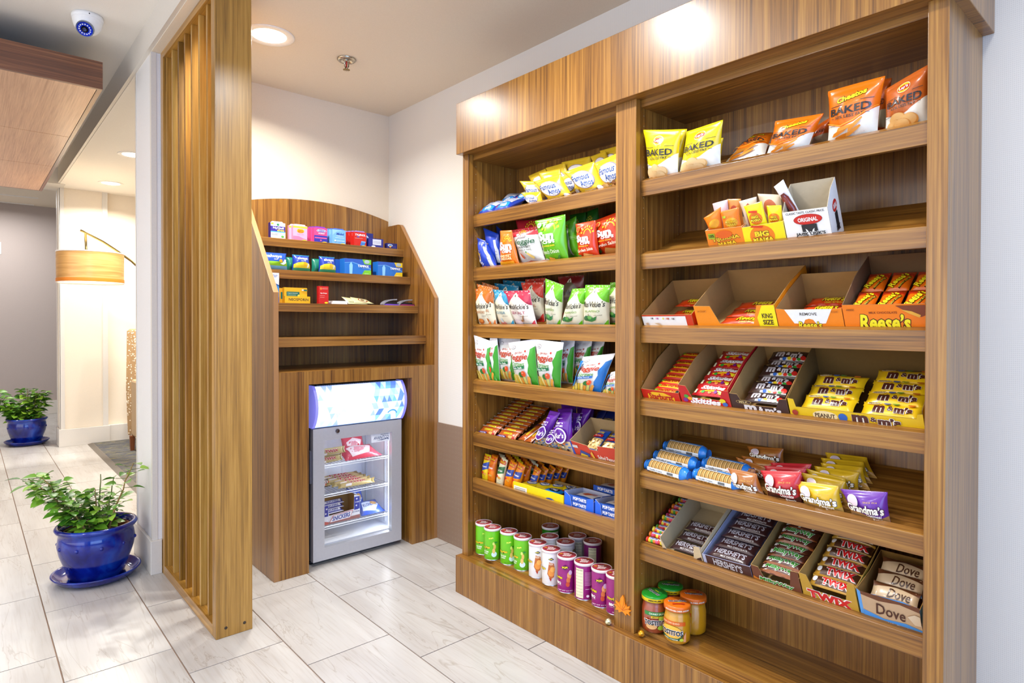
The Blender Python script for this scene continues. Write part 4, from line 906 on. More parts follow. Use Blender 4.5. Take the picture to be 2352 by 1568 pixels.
def amos(food=False):
    a = [('p', [(0, .20), (.3, .13), (.6, .17), (1, .26), (1, .0), (0, .0)], '8c5824'), ('e', .5, .54, .40, .30, '8c7ca0'), ('e', .5, .54, .375, .28, 'f4f0f0'),
         ('t', 'Famous', .46, .63, .66, .20, '1c4c98', dict(sh=.25, b=.02)), ('t', 'Amos', .58, .42, .48, .19, '1c4c98', dict(sh=.25, b=.02)), ('t', 'Bite Size', .60, .30, .22, .04, '505060'), ('t', 'Chocolate Chip', .52, .17, .46, .055, 'f0e8d8'), ('e', .90, .17, .085, .10, 'c8c4c8'), ('r', .04, .06, .12, .13, '1c4c98')]
    if food:
        rn = random.Random(2)
        for i in range(22): a.append(('e', rn.uniform(.04, .96), rn.uniform(.02, .26), .07, .05, rn.choice(('c89450', 'b07c3c', '8c5824', 'd8ac6c'))))
    return a
def kar():
    a = [('r', 0, .02, 1, .30, 'd8c49c')]; rn = random.Random(4)
    for i in range(34): a.append(('e', rn.uniform(.06, .94), rn.uniform(.04, .27), rn.uniform(.05, .09), rn.uniform(.018, .03), rn.choice(('e8d4a8', 'c89c60', '303038', '3c6cb0', '5c9c50', 'd86c2c', 'b07c44', 'f0e4c8'))))
    return a + [('e', .5, .44, .40, .195, 'f4f0f8'), ('e', .5, .44, .34, .165, '5c1c94'), ('t', 'Kar\u2019s', .5, .44, .58, .13, 'f8f4fc', dict(sh=.2, b=.03, rot=6)), ('t', 'SWEET \u2019N', .5, .745, .46, .045, 'f0e8f8', dict(b=.02)), ('t', 'SALTY MIX', .5, .68, .5, .045, 'f0e8f8', dict(b=.02)), ('t', 'original', .5, .86, .3, .02, 'd8c8e8'), ('e', .5, .955, .04, .012, '30104c')]
WH = 'fafafa'
DES = {
 'amos': ('e0bc2c', amos()), 'amos2': ('e0bc2c', amos(True)),
 'blues': ('2044b8', [('p', [(.70, .12), (.92, .10), (.96, .5), (.86, .80), (.74, .78), (.84, .5)], 'c8ccd0'), ('r', .78, .35, .88, .36, '404858'), ('r', .80, .45, .9, .46, '404858'), ('p', [(.16, .60), (.26, .58), (.34, .46), (.30, .34), (.24, .32), (.27, .45)], 'f0c020'), ('r', .36, .62, .44, .65, 'f0c020'), ('r', .40, .53, .5, .56, 'f0c020'), ('t', 'SUN', .28, .28, .3, .10, WH, dict(rot=-50)), ('e', .4, .1, .12, .06, 'd89838')]),
 'orangesun': ('e07410', sun(.72, .70, .14) + [('t', 'Sun', .56, .60, .72, .22, WH, dict(b=.05)), ('t', 'CHIPS', .62, .455, .5, .075, WH, dict(b=.04)), ('t', 'HARVEST', .52, .345, .66, .065, 'f8e8b0', dict(b=.03)), ('t', 'CHEDDAR', .5, .27, .66, .065, 'f8e8b0', dict(b=.03)), ('p', [(.08, .06), (.5, .04), (.55, .18), (.12, .22)], 'f0a820'), ('p', [(.45, .05), (.9, .06), (.88, .2), (.5, .2)], 'e89818')]),
 'veggieh': ('dcdedc', [wave_top(.80, 'cc2838', .012), ('p', [(0, 0), (1, 0), (1, .09), (.8, .07), (.5, .10), (.2, .07), (0, .09)], 'b81c2c')] + sun(.52, .83, .10) + [('o', 'Sun', .46, .81, .34, .11, WH, 'b81c2c', dict(b=.05)), ('t', 'Veggie', .52, .62, .80, .20, '1c5438', dict(sh=.2, b=.015)), ('t', 'HARVEST', .52, .485, .56, .06, '38443c', dict(b=.02)), ('t', 'tomato & cheese', .52, .415, .5, .035, '586058'), ('r', .24, .385, .82, .389, '88908c'), ('p', [(.26, .34), (.31, .32), (.36, .2), (.33, .15), (.27, .22)], 'd05830'), ('p', [(.55, .33), (.62, .32), (.78, .2), (.74, .14), (.66, .18)], 'd0b060'), ('e', .57, .34, .025, .03, '58843c'), ('t', 'WHITE CHEDDAR', .5, .045, .66, .03, 'f0e0e0')]),
 'redsun': ('c42434', sun(.72, .80, .14) + [('t', 'Sun', .5, .66, .6, .16, WH, dict(b=.05))]),
 'greensun': ('64b41c', sun(.58, .735, .19) + [('t', 'Sun', .44, .625, .60, .20, WH, dict(b=.055)), ('t', 'CHIPS', .55, .495, .46, .07, WH, dict(b=.045)), ('t', '100% WHOLE GRAIN', .46, .41, .58, .035, 'f0d83c', dict(b=.03)), ('t', 'French Onion', .46, .285, .74, .09, 'f0f8d8', dict(sh=.2)), ('e', .2, .88, .09, .06, 'c8e8a0'), ('t', 'heart', .2, .88, .11, .03, '549c1c'), ('t', 'no artificial flavors', .74, .92, .4, .022, 'e8f4d0'), ('p', [(.05, .02), (.3, .03), (.34, .1), (.22, .15), (.1, .12)], 'd4d4d4'), ('p', [(.3, .06), (.55, .04), (.58, .13), (.36, .17)], 'd8a440'), ('p', [(.62, .05), (.8, .2), (.84, .17), (.68, .03)], '2c7c28')]),
 'greenside': ('5cac1c', [('p', [(.46, .06), (.6, .06), (.56, .3), (.62, .52), (.5, .78), (.42, .76), (.5, .5), (.46, .28)], 'd0d4cc'), ('e', .26, .82, .2, .06, 'f0c820'), ('e', .26, .82, .14, .04, '5cac1c'), ('t', 'CHIPS', .78, .5, .2, .3, 'a8d878', dict(rot=80))]),
 'darkgreen': ('1c5c18', sun(.5, .66, .16, 'b8a028') + [('t', 'Sun', .5, .55, .6, .16, 'c8d8b8', dict(b=.05))]),  # green bag in darker print: the shelf shadow is painted into its colours
 'redorange': ('d43c10', sun(.70, .70, .17, 'f4b81c') + [('t', 'Sun', .46, .60, .62, .19, WH, dict(b=.055)), ('t', 'CHIPS', .60, .475, .46, .07, WH, dict(b=.045)), ('t', 'WHOLE GRAIN', .5, .40, .5, .035, 'f8c83c', dict(b=.03)), ('t', 'Garden Salsa', .5, .30, .78, .08, 'f4e8d0', dict(sh=.2, b=.02, rot=4)), ('e', .24, .84, .12, .07, 'e8a838'), ('e', .24, .84, .10, .055, 'd43c10'), ('p', [(.34, .06), (.76, .04), (.84, .16), (.46, .22)], 'd89c54'), ('e', .22, .14, .08, .05, '4c7c34'), ('e', .86, .1, .1, .05, 'd88080')]),
 'vick_o': ('e0d8bc', vick('c86820', 'SMOKEHOUSE BBQ', 'b06c34', BOWL, 'c86820')), 'vick_t': ('e0d8bc', vick('1c84a8', 'SALT & VINEGAR', '3c8098', [('e', .48, .12, .16, .07, 'd88074'), ('p', [(.42, .16), (.54, .16), (.51, .28), (.45, .28)], 'c8d4d8')], '1c84a8')),
 'vick_p': ('e0d8cc', vick('b4304c', 'SEA SALT', '984058', [('e', .3, .17, .22, .07, 'dcc8d0'), ('e', .3, .17, .16, .05, 'ece0e4'), ('p', [(.5, .18), (.62, .2), (.74, .36), (.70, .36), (.6, .24), (.5, .24)], 'a07048')], 'c03040')), 'vick_r': ('e0d8bc', vick('d84030', 'ORIGINAL', 'a06040', BOWL, 'c83028')),
 'vick_g': ('e4e0c4', vick('68b81c', 'JALAPE\u00d1O', '7ca04c', PEP, '68b41c')), 'vick_d': ('645c40', vick('7c1c1c', 'ORIGINAL', '382c1c', [], '7c1c1c')),  # last cream design has shadow painted into its base and red top
 'straw': ('ecece8', straws('3c9c28', '1c7444', 'Sea Salt')), 'ranch': ('ecece8', straws('2478c8', '2870c0', 'Zesty Ranch') + [('p', [(0, .9), (.14, .9), (.10, .6), (.16, .4), (.05, .2), (0, .2)], '2478c8')]),
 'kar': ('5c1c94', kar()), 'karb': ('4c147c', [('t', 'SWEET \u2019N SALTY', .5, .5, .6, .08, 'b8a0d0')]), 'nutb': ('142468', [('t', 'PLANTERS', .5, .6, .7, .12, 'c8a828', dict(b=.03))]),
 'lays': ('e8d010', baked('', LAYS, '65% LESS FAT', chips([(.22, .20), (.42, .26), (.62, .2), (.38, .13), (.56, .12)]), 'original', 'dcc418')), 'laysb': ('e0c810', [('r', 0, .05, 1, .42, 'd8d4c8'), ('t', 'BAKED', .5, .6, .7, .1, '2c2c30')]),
 'chee': ('e87410', baked('', CHEE, '50% LESS FAT', PUFF, 'crunchy', 'e88420') + [('p', [(0, .41), (.35, .31), (.6, .37), (1, .55), (1, .56), (.6, .385), (.35, .325), (0, .425)], 'f8b040')]), 'cheeb': ('b8500c', [('p', [(0, .1), (1, .06), (1, .42), (0, .34)], 'a89c80'), ('t', 'BAKED', .5, .56, .7, .1, '241c18')]),  # second orange design: shadow painted in as deeper orange and dulled cream
 'laybbq': ('c06020', baked('', LAYS, '65% LESS FAT', chips([(.36, .26), (.28, .15), (.62, .2), (.45, .14)], 'd89444', 'e8b46c', .2, .11), 'barbecue', 'b05818')),
 'gran_b': ('a86424', gran('a86424', 'Chocolate', 'Chip', 'a4703c')), 'gran_r': ('c02830', gran('c02830', 'Chocolate', 'Brownie', '5c3020')), 'gran_y': ('dcb01c', gran('dcb01c', 'Peanut', 'Butter', 'd0a050')), 'gran_p': ('6c34a0', gran('6c34a0', 'Oatmeal', 'Raisin', 'b88850')),
}
GRP = {'amos': 'yellow cookie bags on the top left shelf', 'vick': 'cream kettle chip bags', 'straw': 'white straw snack bags', 'kar': 'purple nut mix bags', 'gran': 'cookie bags on the fifth right shelf', 'lays': 'yellow chip bags on the top right shelf', 'chee': 'orange chip bags on the top right shelf'}
BN = {'amos': 'cookie_bag', 'gran': 'cookie_bag', 'kar': 'nut_mix_bag', 'nutb': 'nut_bag', 'straw': 'straw_snack_bag', 'ranch': 'straw_snack_bag'}
def bag(des, q, T, label, seed):
    base, art = DES[des]; mb = MB(); F = pillow(mb, q, T, base, (), seed); bp = basepoint(q)
    nm = next((v for k, v in BN.items() if des.startswith(k)), 'chip_bag')
    o = obj(nm, mb, None, bp); tag(o, label, 'snack bag', next((v for k, v in GRP.items() if des.startswith(k)), None))
    W = ((V(q[1]) - V(q[0])).length + (V(q[2]) - V(q[3])).length) / 2; H = ((V(q[3]) - V(q[0])).length + (V(q[2]) - V(q[1])).length) / 2
    ab = MB(); print_art(ab, art, F, W / H, film, .09)
    obj('printed_label', ab, o)
    return o
for i, (k, des, q, T, lab) in enumerate(BAGS): bag(des, q, T, lab, i * 7 + 3)

# ------------------------------------------------------------------ flat cookie packs on the top left shelf
for i, (yc, s0) in enumerate(((1.968, .006), (1.962, .115), (1.868, .004), (1.862, .112))):
    k = 'LA'; w = .096; q = [SP(k, yc + w / 2, s0, .022), SP(k, yc - w / 2, s0, .022), SP(k, yc - w / 2, s0 + .105, .024), SP(k, yc + w / 2, s0 + .105, .024)]
    mb = MB(); F = pillow(mb, q, .040, '2444b0', (), 40 + i, crinkle=1.6, seal=.02, pw=.4)
    o = obj('cookie_pack', mb, None, SP(k, yc, s0, 0)); tag(o, ('flat blue and silver cookie pack at the far left of top shelf', 'flat blue and silver pack behind the far left cookie pack', 'flat blue and silver cookie pack beside the yellow bags', 'flat blue and silver pack behind the one beside the yellow bags')[i], 'cookie pack', 'flat blue cookie packs on the top shelf')
    ab = MB(); print_art(ab, [('r', .05, .30, .95, .95, 'c4c8d4'), ('r', .05, .62, .95, .645, '2444b0'), ('r', .08, .06, .92, .26, '2890d4'), ('t', 'OREO', .58, .16, .4, .12, WH, dict(b=.05)), ('r', .1, .08, .2, .22, 'd0283c')], F, .8, film, .12); obj('printed_label', ab, o)

# ------------------------------------------------------------------ candy packs lying up the slope
PK = {
 'reese': ('dc4410', [('r', 0, 0, 1, .16, 'c83808'), ('o', 'Reese\u2019s', .58, .55, .5, .58, 'f4dc20', '4c1c0c', dict(sh=.2, b=.03)), ('t', '2 PEANUT BUTTER CUPS', .62, .14, .42, .11, 'f0d838')]),
 'reeseb': ('e86c0c', [('r', 0, .72, 1, 1, 'c83010'), ('p', [(.52, .10), (.60, .06), (.96, .62), (.88, .68)], '3c1810'), ('t', 'PEANUT BUTTER', .74, .37, .86, .05, 'f0d838', dict(rot=66)), ('o', 'Reese\u2019s', .42, .46, 1.12, .24, 'f4e020', '4c1c0c', dict(sh=.15, b=.03, rot=60))]),
 'starb': ('d02414', [('p', [(.14, .2), (.9, .12), (.94, .8), (.18, .9)], 'f0b818'), ('t', 'Starburst', .53, .52, .66, .5, 'b41810', dict(b=.04, sh=.1)), ('r', .88, .1, .97, .9, '38383c'), ('e', .14, .55, .06, .25, '78b028')]),
 'skit': ('c01820', [('t', 'Skittles', .52, .62, .68, .36, WH, dict(sh=.2, b=.05)), ('p', [(.2, .28), (.5, .4), (.85, .34), (.85, .26), (.5, .3), (.2, .2)], 'e8d020'), ('e', .3, .24, .05, .1, '3c9c38'), ('e', .5, .22, .05, .1, 'f08018'), ('e', .66, .26, .05, .1, '7c2c8c'), ('e', .8, .2, .05, .1, 'e8d020'), ('r', .06, .12, .12, .4, 'e8e0b8')]),
 'mmd': ('38201c', [('t', 'm', .26, .55, .22, .46, 'd8d0d0', dict(b=.05)), ('t', '&', .47, .60, .11, .30, 'f0ecec', dict(b=.04)), ('t', 'm\u2019s', .70, .55, .30, .46, 'd8d0d0', dict(b=.05)), ('p', [(.3, .2), (.6, .3), (.95, .24), (.95, .1), (.3, .08)], 'e0dcd4'), ('e', .42, .17, .05, .1, '2c64b8'), ('e', .55, .2, .05, .1, 'e8c820'), ('e', .68, .17, .05, .1, 'd83020'), ('e', .8, .19, .05, .1, '3c9c38'), ('e', .9, .3, .07, .16, 'd02c24'), ('t', 'MILK CHOCOLATE', .22, .9, .26, .10, 'c8a860')]),
 'mmy': ('e8bc14', [('o', 'm', .30, .48, .20, .44, '50241c', 'fcf8f0', dict(b=.06)), ('o', '&', .50, .52, .11, .28, '50241c', 'fcf8f0', dict(b=.03)), ('o', 'm\u2019s', .72, .48, .30, .44, '50241c', 'fcf8f0', dict(b=.06)), ('e', .2, .82, .13, .1, 'f4dca0'), ('t', 'PEANUT', .2, .82, .2, .1, '50241c', dict(b=.02)), ('e', .42, .84, .06, .11, '2c64b8'), ('e', .56, .86, .06, .1, '4c9c38'), ('e', .82, .86, .06, .1, 'd87020')]),
 'hersh': ('3c2020', [('t', 'HERSHEY\u2019S', .5, .58, .78, .50, 'b0acb4', dict(b=.03)), ('t', 'MILK CHOCOLATE', .56, .16, .5, .12, 'd8d0cc')]),
 'milky': ('50281c', [('r', 0, .0, 1, .22, '8c4c20'), ('o', 'MilkyWay', .5, .56, .8, .55, '3c8c30', 'f4f4ec', dict(sh=.15, b=.04)), ('r', .03, .3, .1, .6, 'c8c0bc')]),
 'twix': ('b8882c', [('r', .0, .86, 1, 1, 'd8b054'), ('r', .14, .10, 1, .86, '4c2c18'), ('o', 'TWIX', .60, .48, .68, .62, 'd02020', 'fcf4ec', dict(sh=-.05, b=.05)), ('e', .1, .5, .06, .22, 'e8e4e0')]),
 'dove': ('c8ac88', [('p', [(0, .7), (.5, .9), (1, .7), (1, .95), (0, 1)], '5c341c'), ('t', 'Dove', .6, .5, .5, .5, '4c2c18', dict(sh=.2)), ('r', .0, 0, 1, .2, '5c98dc')]),
 'nv': ('a85018', [('r', .28, .42, .74, .62, 'e8d020'), ('t', 'Sweet & Salty', .5, .52, .4, .12, '50401c', dict(b=.02)), ('r', .0, .0, .5, .20, '50286c'), ('t', 'Fruit & Nut', .28, .10, .34, .12, 'e8e0f0', dict(b=.02)), ('e', .74, .16, .12, .13, 'd8a45c'), ('e', .88, .12, .06, .1, 'b83038'), ('r', 0, .94, 1, 1, 'e0d8d0')]),
 'oreoY': ('e8c814', [('e', .55, .5, .30, .26, '3c5cb0'), ('e', .55, .5, .26, .20, 'f0ecd8'), ('t', 'OREO', .55, .5, .36, .2, '284c9c', dict(b=.05))]),
 'oreoB': ('1c80c8', [('e', .55, .5, .30, .26, '20242c'), ('t', 'OREO', .55, .5, .38, .24, WH, dict(b=.05)), ('r', .82, .7, .94, .9, 'd0283c')]),
}
def pack(nm, des, q, T, label, cat, grp, seed, nu=8, nv=6, seal=.03, pw=.5):
    base, art = PK[des]; mb = MB(); pillow(mb, q, T, base, art, seed, None, nu, nv, seal, pw, 1.0, film, .14)
    c = (V(q[0]) + V(q[1]) + V(q[2]) + V(q[3])) / 4
    o = obj(nm, mb, None, tuple(c)); tag(o, label, cat, grp); return o
def slope_pack(nm, des, k, ya, yb, s, wd, n, T, label, cat, grp, seed, tilt=0.0, skew=0.0, turn=False):
    q = [SP(k, ya, s, n), SP(k, yb, s + skew, n), SP(k, yb, s + skew + wd, n + tilt), SP(k, ya, s + wd, n + tilt)]
    return pack(nm, des, q, T, label, cat, grp, seed)

# ------------------------------------------------------------------ shelf-ready cartons
KR = kraft(); KRD = kraft('8c6830')
def carton(k, y0, y1, depth, front, hside, hback, out, label, name='display_carton', inner=None, t=.0016, s0=.004, art=None, sideart=None, grp='open display cartons', side_front=None, base_n=0.0):
    """front: outline of the front panel as (fraction of width from left, height); side: height at front and back"""
    inn = inner or KR; o_ = card(out) if isinstance(out, str) else out
    yl, yr = max(y0, y1), min(y0, y1); W = yl - yr
    c0 = SP(k, (yl + yr) / 2, s0 + depth / 2, base_n)
    R = thing(name, label, 'carton', tuple(c0), grp)
    P = lambda y, s, n: SP(k, y, s, n + base_n)
    S = frame(k)[1]; N = frame(k)[2]
    mb = MB(); mb.prism([P(yl - f * W, s0, h) for f, h in front], S * t, o_, inn, inn); fp = obj('front_panel', mb, R)
    if art:
        h = max(p[1] for p in front); ab = MB(); F = quadF(P(yl, s0, 0), P(yr, s0, 0), P(yr, s0, h), P(yl, s0, h)); print_art(ab, art, F, W / h, card); fp['base'] = R['base']; obj('printed_label', ab, fp)
    mb = MB(); mb.prism([P(yl, s0 + t, 0), P(yr, s0 + t, 0), P(yr, s0 + depth, 0), P(yl, s0 + depth, 0)], N * t, o_, inn, inn); obj('bottom_panel', mb, R)
    hf = side_front if side_front is not None else front[-1][1]
    hr = front[-2][1] if side_front is None else side_front
    for y, dy, h0 in ((yl, -t, front[-1][1] if side_front is None else side_front), (yr, t, hr)):
        mb = MB(); mb.prism([P(y, s0 + t, 0), P(y, s0 + depth, 0), P(y, s0 + depth, hback), P(y, s0 + depth * .5, hside), P(y, s0 + t, h0)], V((0, dy, 0)), o_, inn, inn); sp_ = obj('side_panel', mb, R)
        if sideart and dy > 0:
            sp_['base'] = R['base']; ab = MB(); F = quadF(P(y, s0 + .02, .008) , P(y, s0 + depth * .9, .008), P(y, s0 + depth * .9, hside), P(y, s0 + .02, hside * .85)); print_art(ab, sideart, lambda u, v, d: F(u, v, d) , 3.2, card); obj('printed_label', ab, sp_)
    mb = MB(); mb.prism([P(yl - t, s0 + depth - t, 0), P(yr + t, s0 + depth - t, 0), P(yr + t, s0 + depth - t, hback), P(yl - t, s0 + depth - t, hback)], S * t, inn, o_, inn); obj('back_panel', mb, R)
    return R
FULL = lambda h, h2=None: [(0, 0), (1, 0), (1, h2 or h), (0, h)]
def NOTCH(h, m, a=.22, b=.78, h2=None): return [(0, 0), (1, 0), (1, h2 or h), (b + .08, (h2 or h) * .98), (b, m), (a, m), (a - .08, h * .98), (0, h)]

# third right shelf: four orange peanut butter cup cartons
carton('R3', 1.172, .996, .20, FULL(.057), .075, .088, 'c83410', 'low carton with plain white front at the left of the orange cartons',
    art=[('r', .0, .05, .88, .92, 'eceae6')] + [('e', u, .80, .013, .055, c) for u, c in ((.19, 'a8a8a8'), (.22, '585858'), (.30, 'd8a0c0'), (.33, 'b060a0'), (.44, 'e8d820'), (.48, 'f0d8d0'), (.52, 'd88070'), (.55, 'c04830'), (.63, 'a09890'), (.66, '58504c'))] + [('e', .10, .5, .03, .08, 'c0a080'), ('p', [(.25, .55), (.34, .56), (.40, .42), (.33, .44)], 'c8a880')])
carton('R3', .982, .746, .22, NOTCH(.084, .028, .30, .72), .100, .104, 'f08c10', 'tallest orange carton with a yellow arrow panel on its corner',
    art=[('p', [(.80, .0), (1, 0), (1, .98), (.86, .98), (.78, .55)], 'f4e410'), ('t', 'KING', .90, .62, .12, .17, '4c2c10', dict(b=.03)), ('t', 'SIZE', .90, .40, .12, .17, '4c2c10', dict(b=.03)), ('t', '24 COUNT', .10, .80, .12, .07, 'a85c08')])
carton('R3', .744, .583, .18, [(0, 0), (1, 0), (1, .071), (.86, .069), (.14, .069), (0, .072)], .086, .094, 'f0840c', 'orange carton with a white tear panel, third from left',
    art=[('p', [(.14, .96), (.86, .96), (.74, .42), (.60, .40), (.56, .56), (.50, .60), (.44, .56), (.40, .40), (.26, .42)], 'f0f0ee'), ('t', 'REMOVE', .50, .78, .26, .11, '504c48', dict(b=.02)), ('o', 'Reese\u2019s', .5, .36, .36, .28, 'f4e020', '4c1c0c', dict(sh=.2, b=.03)), ('t', '18 COUNT', .90, .86, .10, .08, 'a85c08')])
carton('R3', .581, .409, .21, FULL(.079), .110, .121, 'f07c0c', 'orange carton at the right post with large yellow script', inner=kraft('7c5c3c'),
    art=[('o', 'Reese\u2019s', .50, .42, .62, .54, 'f4e420', '5c2408', dict(sh=.18, b=.035)), ('t', 'MILK CHOCOLATE', .50, .74, .34, .07, '8c3c0c', dict(b=.02)), ('p', [(.66, .96), (1, .97), (1, .66), (.94, .60), (.86, .74), (.76, .80)], '7c3818'), ('p', [(.72, .84), (.80, .72), (.92, .58), (.94, .66), (.84, .78)], 'e0a83c'), ('t', '44000', .10, .84, .10, .07, '8c4808'), ('r', .3, .06, .7, .09, '8c4808')])
G3 = 'orange candy packs in the third shelf cartons'
for i, (s, n) in enumerate(((.03, .012), (.085, .012), (.125, .03))): slope_pack('candy_pack', 'reese', 'R3', 1.13, 1.01, s, .045, n, .018, ORD[i] + ' orange pack from the front in the white-fronted carton', 'candy pack', G3, i)
for i, s in enumerate((.03, .082, .134)): slope_pack('candy_pack', 'reese', 'R3', .935, .785, s, .048, .012, .018, ORD[i] + ' orange pack from the front in the yellow-arrow carton', 'candy pack', G3, 5 + i)
for i, s in enumerate((.055, .11)): slope_pack('candy_pack', 'reese', 'R3', .715, .60, s, .048, .030, .018, ('front', 'rear')[i] + ' orange pack in the carton with white tear panel', 'candy pack', G3, 9 + i)
for r in range(2):
    for c in range(3):
        ya = .572 - c * .054; q = [SP('R3', ya, .022 + r * .085, .055 + r * .012), SP('R3', ya - .050, .022 + r * .085, .055 + r * .012), SP('R3', ya - .050, .098 + r * .085, .070 + r * .012), SP('R3', ya, .098 + r * .085, .070 + r * .012)]
        pack('candy_pack', 'reeseb', q, .018, '%s orange pack from left in the %s row of the rightmost carton' % (ORD[c], ('front', 'back')[r]), 'candy pack', G3, 20 + c + 3 * r)
# fourth right shelf
carton('R4', 1.174, 1.040, .235, FULL(.054, .050), .098, .112, 'c8200c', 'red carton of square fruit chews at the left of the fourth shelf', art=[('p', [(.16, .32), (.3, .25), (.7, .1), (.86, .2), (.86, .6), (.6, .86), (.3, .86), (.16, .7)], 'f0b818'), ('t', 'Starburst', .51, .58, .64, .40, 'b41810', dict(b=.04))])
carton('R4', 1.034, .876, .235, NOTCH(.080, .040, .24, .80, .074), .108, .114, 'c81820', 'red carton with white lettering and coloured fruit dots', art=[('t', 'Skittles', .50, .40, .62, .24, WH, dict(sh=.2, b=.055)), ('t', 'ORIGINAL', .54, .545, .2, .04, 'f0d840'), ('e', .13, .55, .05, .08, '4c9c38'), ('e', .1, .4, .05, .08, '7c2c8c'), ('e', .2, .48, .05, .07, 'f0a018'), ('e', .86, .5, .06, .09, 'e8d020'), ('e', .9, .38, .05, .08, '3c6cb8')])
carton('R4', .873, .716, .235, NOTCH(.068, .036, .22, .80, .064), .098, .112, '3c201c', 'dark brown carton with white bubble lettering', art=[('t', 'm', .34, .38, .22, .30, 'e0dcdc', dict(b=.05)), ('t', '&', .53, .41, .08, .20, 'f0ecec', dict(b=.04)), ('t', 'm\u2019s', .74, .38, .28, .30, 'e0dcdc', dict(b=.05)), ('e', .24, .66, .14, .09, 'b89858'), ('e', .24, .66, .13, .075, '3c201c'), ('t', 'MILK', .24, .66, .16, .10, 'd8c080')], sideart=[('t', 'm&m\u2019s', .38, .45, .34, .5, 'e0dcdc', dict(b=.05)), ('e', .8, .5, .1, .36, 'b89858'), ('e', .8, .5, .088, .3, '3c201c'), ('t', 'MILK', .8, .5, .12, .3, 'd8c080'), ('e', .08, .5, .06, .4, 'd04428')])
carton('R4', .712, .414, .20, [(0, 0), (1, 0), (1, .060), (.965, .058), (.955, .046), (.06, .046), (.05, .068), (0, .070)], .100, .122, 'e8c014', 'wide yellow carton with brown bubble lettering at the right', inner=kraft('6c5020'), art=[('e', .29, .40, .10, .20, 'f4dca0'), ('t', 'PEANUT', .29, .41, .16, .17, '3c2018', dict(b=.02)), ('e', .43, .42, .035, .16, '2c64b8'), ('o', 'm', .56, .46, .12, .28, '50241c', 'fcf8f0', dict(b=.06)), ('o', '&', .66, .48, .05, .18, '50241c', 'fcf8f0', dict(b=.03)), ('o', 'm\u2019s', .77, .46, .16, .28, '50241c', 'fcf8f0', dict(b=.06)), ('e', .05, .45, .025, .11, 'a03020'), ('e', .07, .14, .04, .11, '3c6cb8')])
for i in range(9): slope_pack('chew_pack', 'starb', 'R4', 1.155, 1.055, .020 + i * .0225 + (.006 if i > 2 else 0), .026, .030 + i * .0035, .018, ORD[i] + ' chew pack counting up from the front of the red square-chew carton', 'candy pack', 'chew packs in the left red carton', i)
for i in range(5): slope_pack('fruit_candy_pack', 'skit', 'R4', 1.010, .895, .022 + i * .042, .05, .038 + i * .006, .016, ORD[i] + ' red fruit candy pack from the front of the white-lettered carton', 'candy pack', 'fruit candy packs in the red carton', i, .008, .004 * (i % 2))
for i in range(6): slope_pack('chocolate_candy_pack', 'mmd', 'R4', .850, .735, .020 + i * .036, .046, .034 + i * .006, .016, ORD[i] + ' dark brown candy pack from the front of its carton', 'candy pack', 'dark candy packs in the brown carton', i, .012 if i % 2 else .004, -.003 * (i % 3))
for i in range(3): slope_pack('peanut_candy_pack', 'mmy', 'R4', .694, .566, .020 + i * .042, .05, .030 + i * .007, .020, ORD[i] + ' yellow pack from the front in left file of wide carton', 'candy pack', 'yellow packs in the wide carton', i, .012)
for i in range(4): slope_pack('peanut_candy_pack', 'mmy', 'R4', .555, .425, .018 + i * .040, .05, .026 + i * .008, .020, ORD[i] + ' yellow pack from the front in right file of wide carton', 'candy pack', 'yellow packs in the wide carton', 4 + i, .012)
# sixth right shelf
def ls_tray():
    c = carton('R6', 1.173, 1.102, .23, FULL(.012), .045, .05, CLEARF, 'clear tray of hard candy rolls at the left of the sixth shelf', 'candy_tray', CLEARF)
ls_tray()
RB = ['d83020', 'f0c020', '58a838', 'e87818', 'd84878', 'c82828', 'f0d840']
for i in range(11):
    k = 'R6'; s = .018 + i * .0198; a, b = SP(k, 1.166, s, .024 + (i % 3) * .004), SP(k, 1.108, s + .004, .022 + (i % 2) * .005); d = b - a; mb = MB(); n = 7
    for j in range(n): mb.tube([a + d * (j / n), a + d * ((j + 1) / n)], .0088, film(RB[(j + i * 3) % 7]), 12, j in (0, n - 1))
    nn = frame(k)[2]; x = d.normalized(); y = nn.cross(x).normalized(); cc = a + d * .5
    F = lambda u, v, e: cc + x * ((u - .5) * d.length) + (nn * math.cos((.5 - v) * 1.5) - frame(k)[1] * math.sin((.5 - v) * 1.5)) * (.0088 + e)
    print_art(mb, [('r', .2, .2, .74, .8, 'f4f0ec'), ('t', 'LIFESAVERS', .47, .5, .48, .42, '2c3c9c', dict(b=.04)), ('r', .80, .25, .94, .75, 'f8f8f8')], F, 4, film, .2)
    o = obj('candy_roll', mb, None, tuple(a + d * .5)); tag(o, ORD[i] + ' rainbow candy roll counting up from the front of the tray', 'candy roll', 'candy rolls in the clear tray')
carton('R6', 1.100, .962, .23, NOTCH(.062, .022, .10, .78, .070), .070, .078, 'd8c098', 'tan carton of brown chocolate bars, half empty', inner=kraft('b09c78'), art=[('p', [(.84, .05), (.98, .05), (.98, .5), (.86, .35)], '3c2020'), ('r', .02, .05, .10, .35, '50302c')], grp='chocolate bar cartons on the sixth shelf')
carton('R6', .958, .812, .23, FULL(.050, .058), .056, .062, '44201c', 'full brown chocolate bar carton with lilac side', inner=card('a0a4c0'), art=[('t', 'HERSHEY\u2019S', .52, .62, .60, .42, 'c0bcc0', dict(b=.03)), ('r', 0, 0, .07, .9, 'b0b4cc')], grp='chocolate bar cartons on the sixth shelf')
carton('R6', .808, .680, .23, NOTCH(.068, .034, .24, .78, .090), .070, .074, '6c3820', 'brown carton with green and white script', inner=kraft('a08048'), art=[('p', [(0, 0), (1, 0), (1, .14), (.1, .3), (0, .36)], 'c87420'), ('o', 'MilkyWay', .5, .33, .72, .16, '3c8c30', 'f4f4ec', dict(sh=.1, b=.04))], grp='chocolate bar cartons on the sixth shelf')
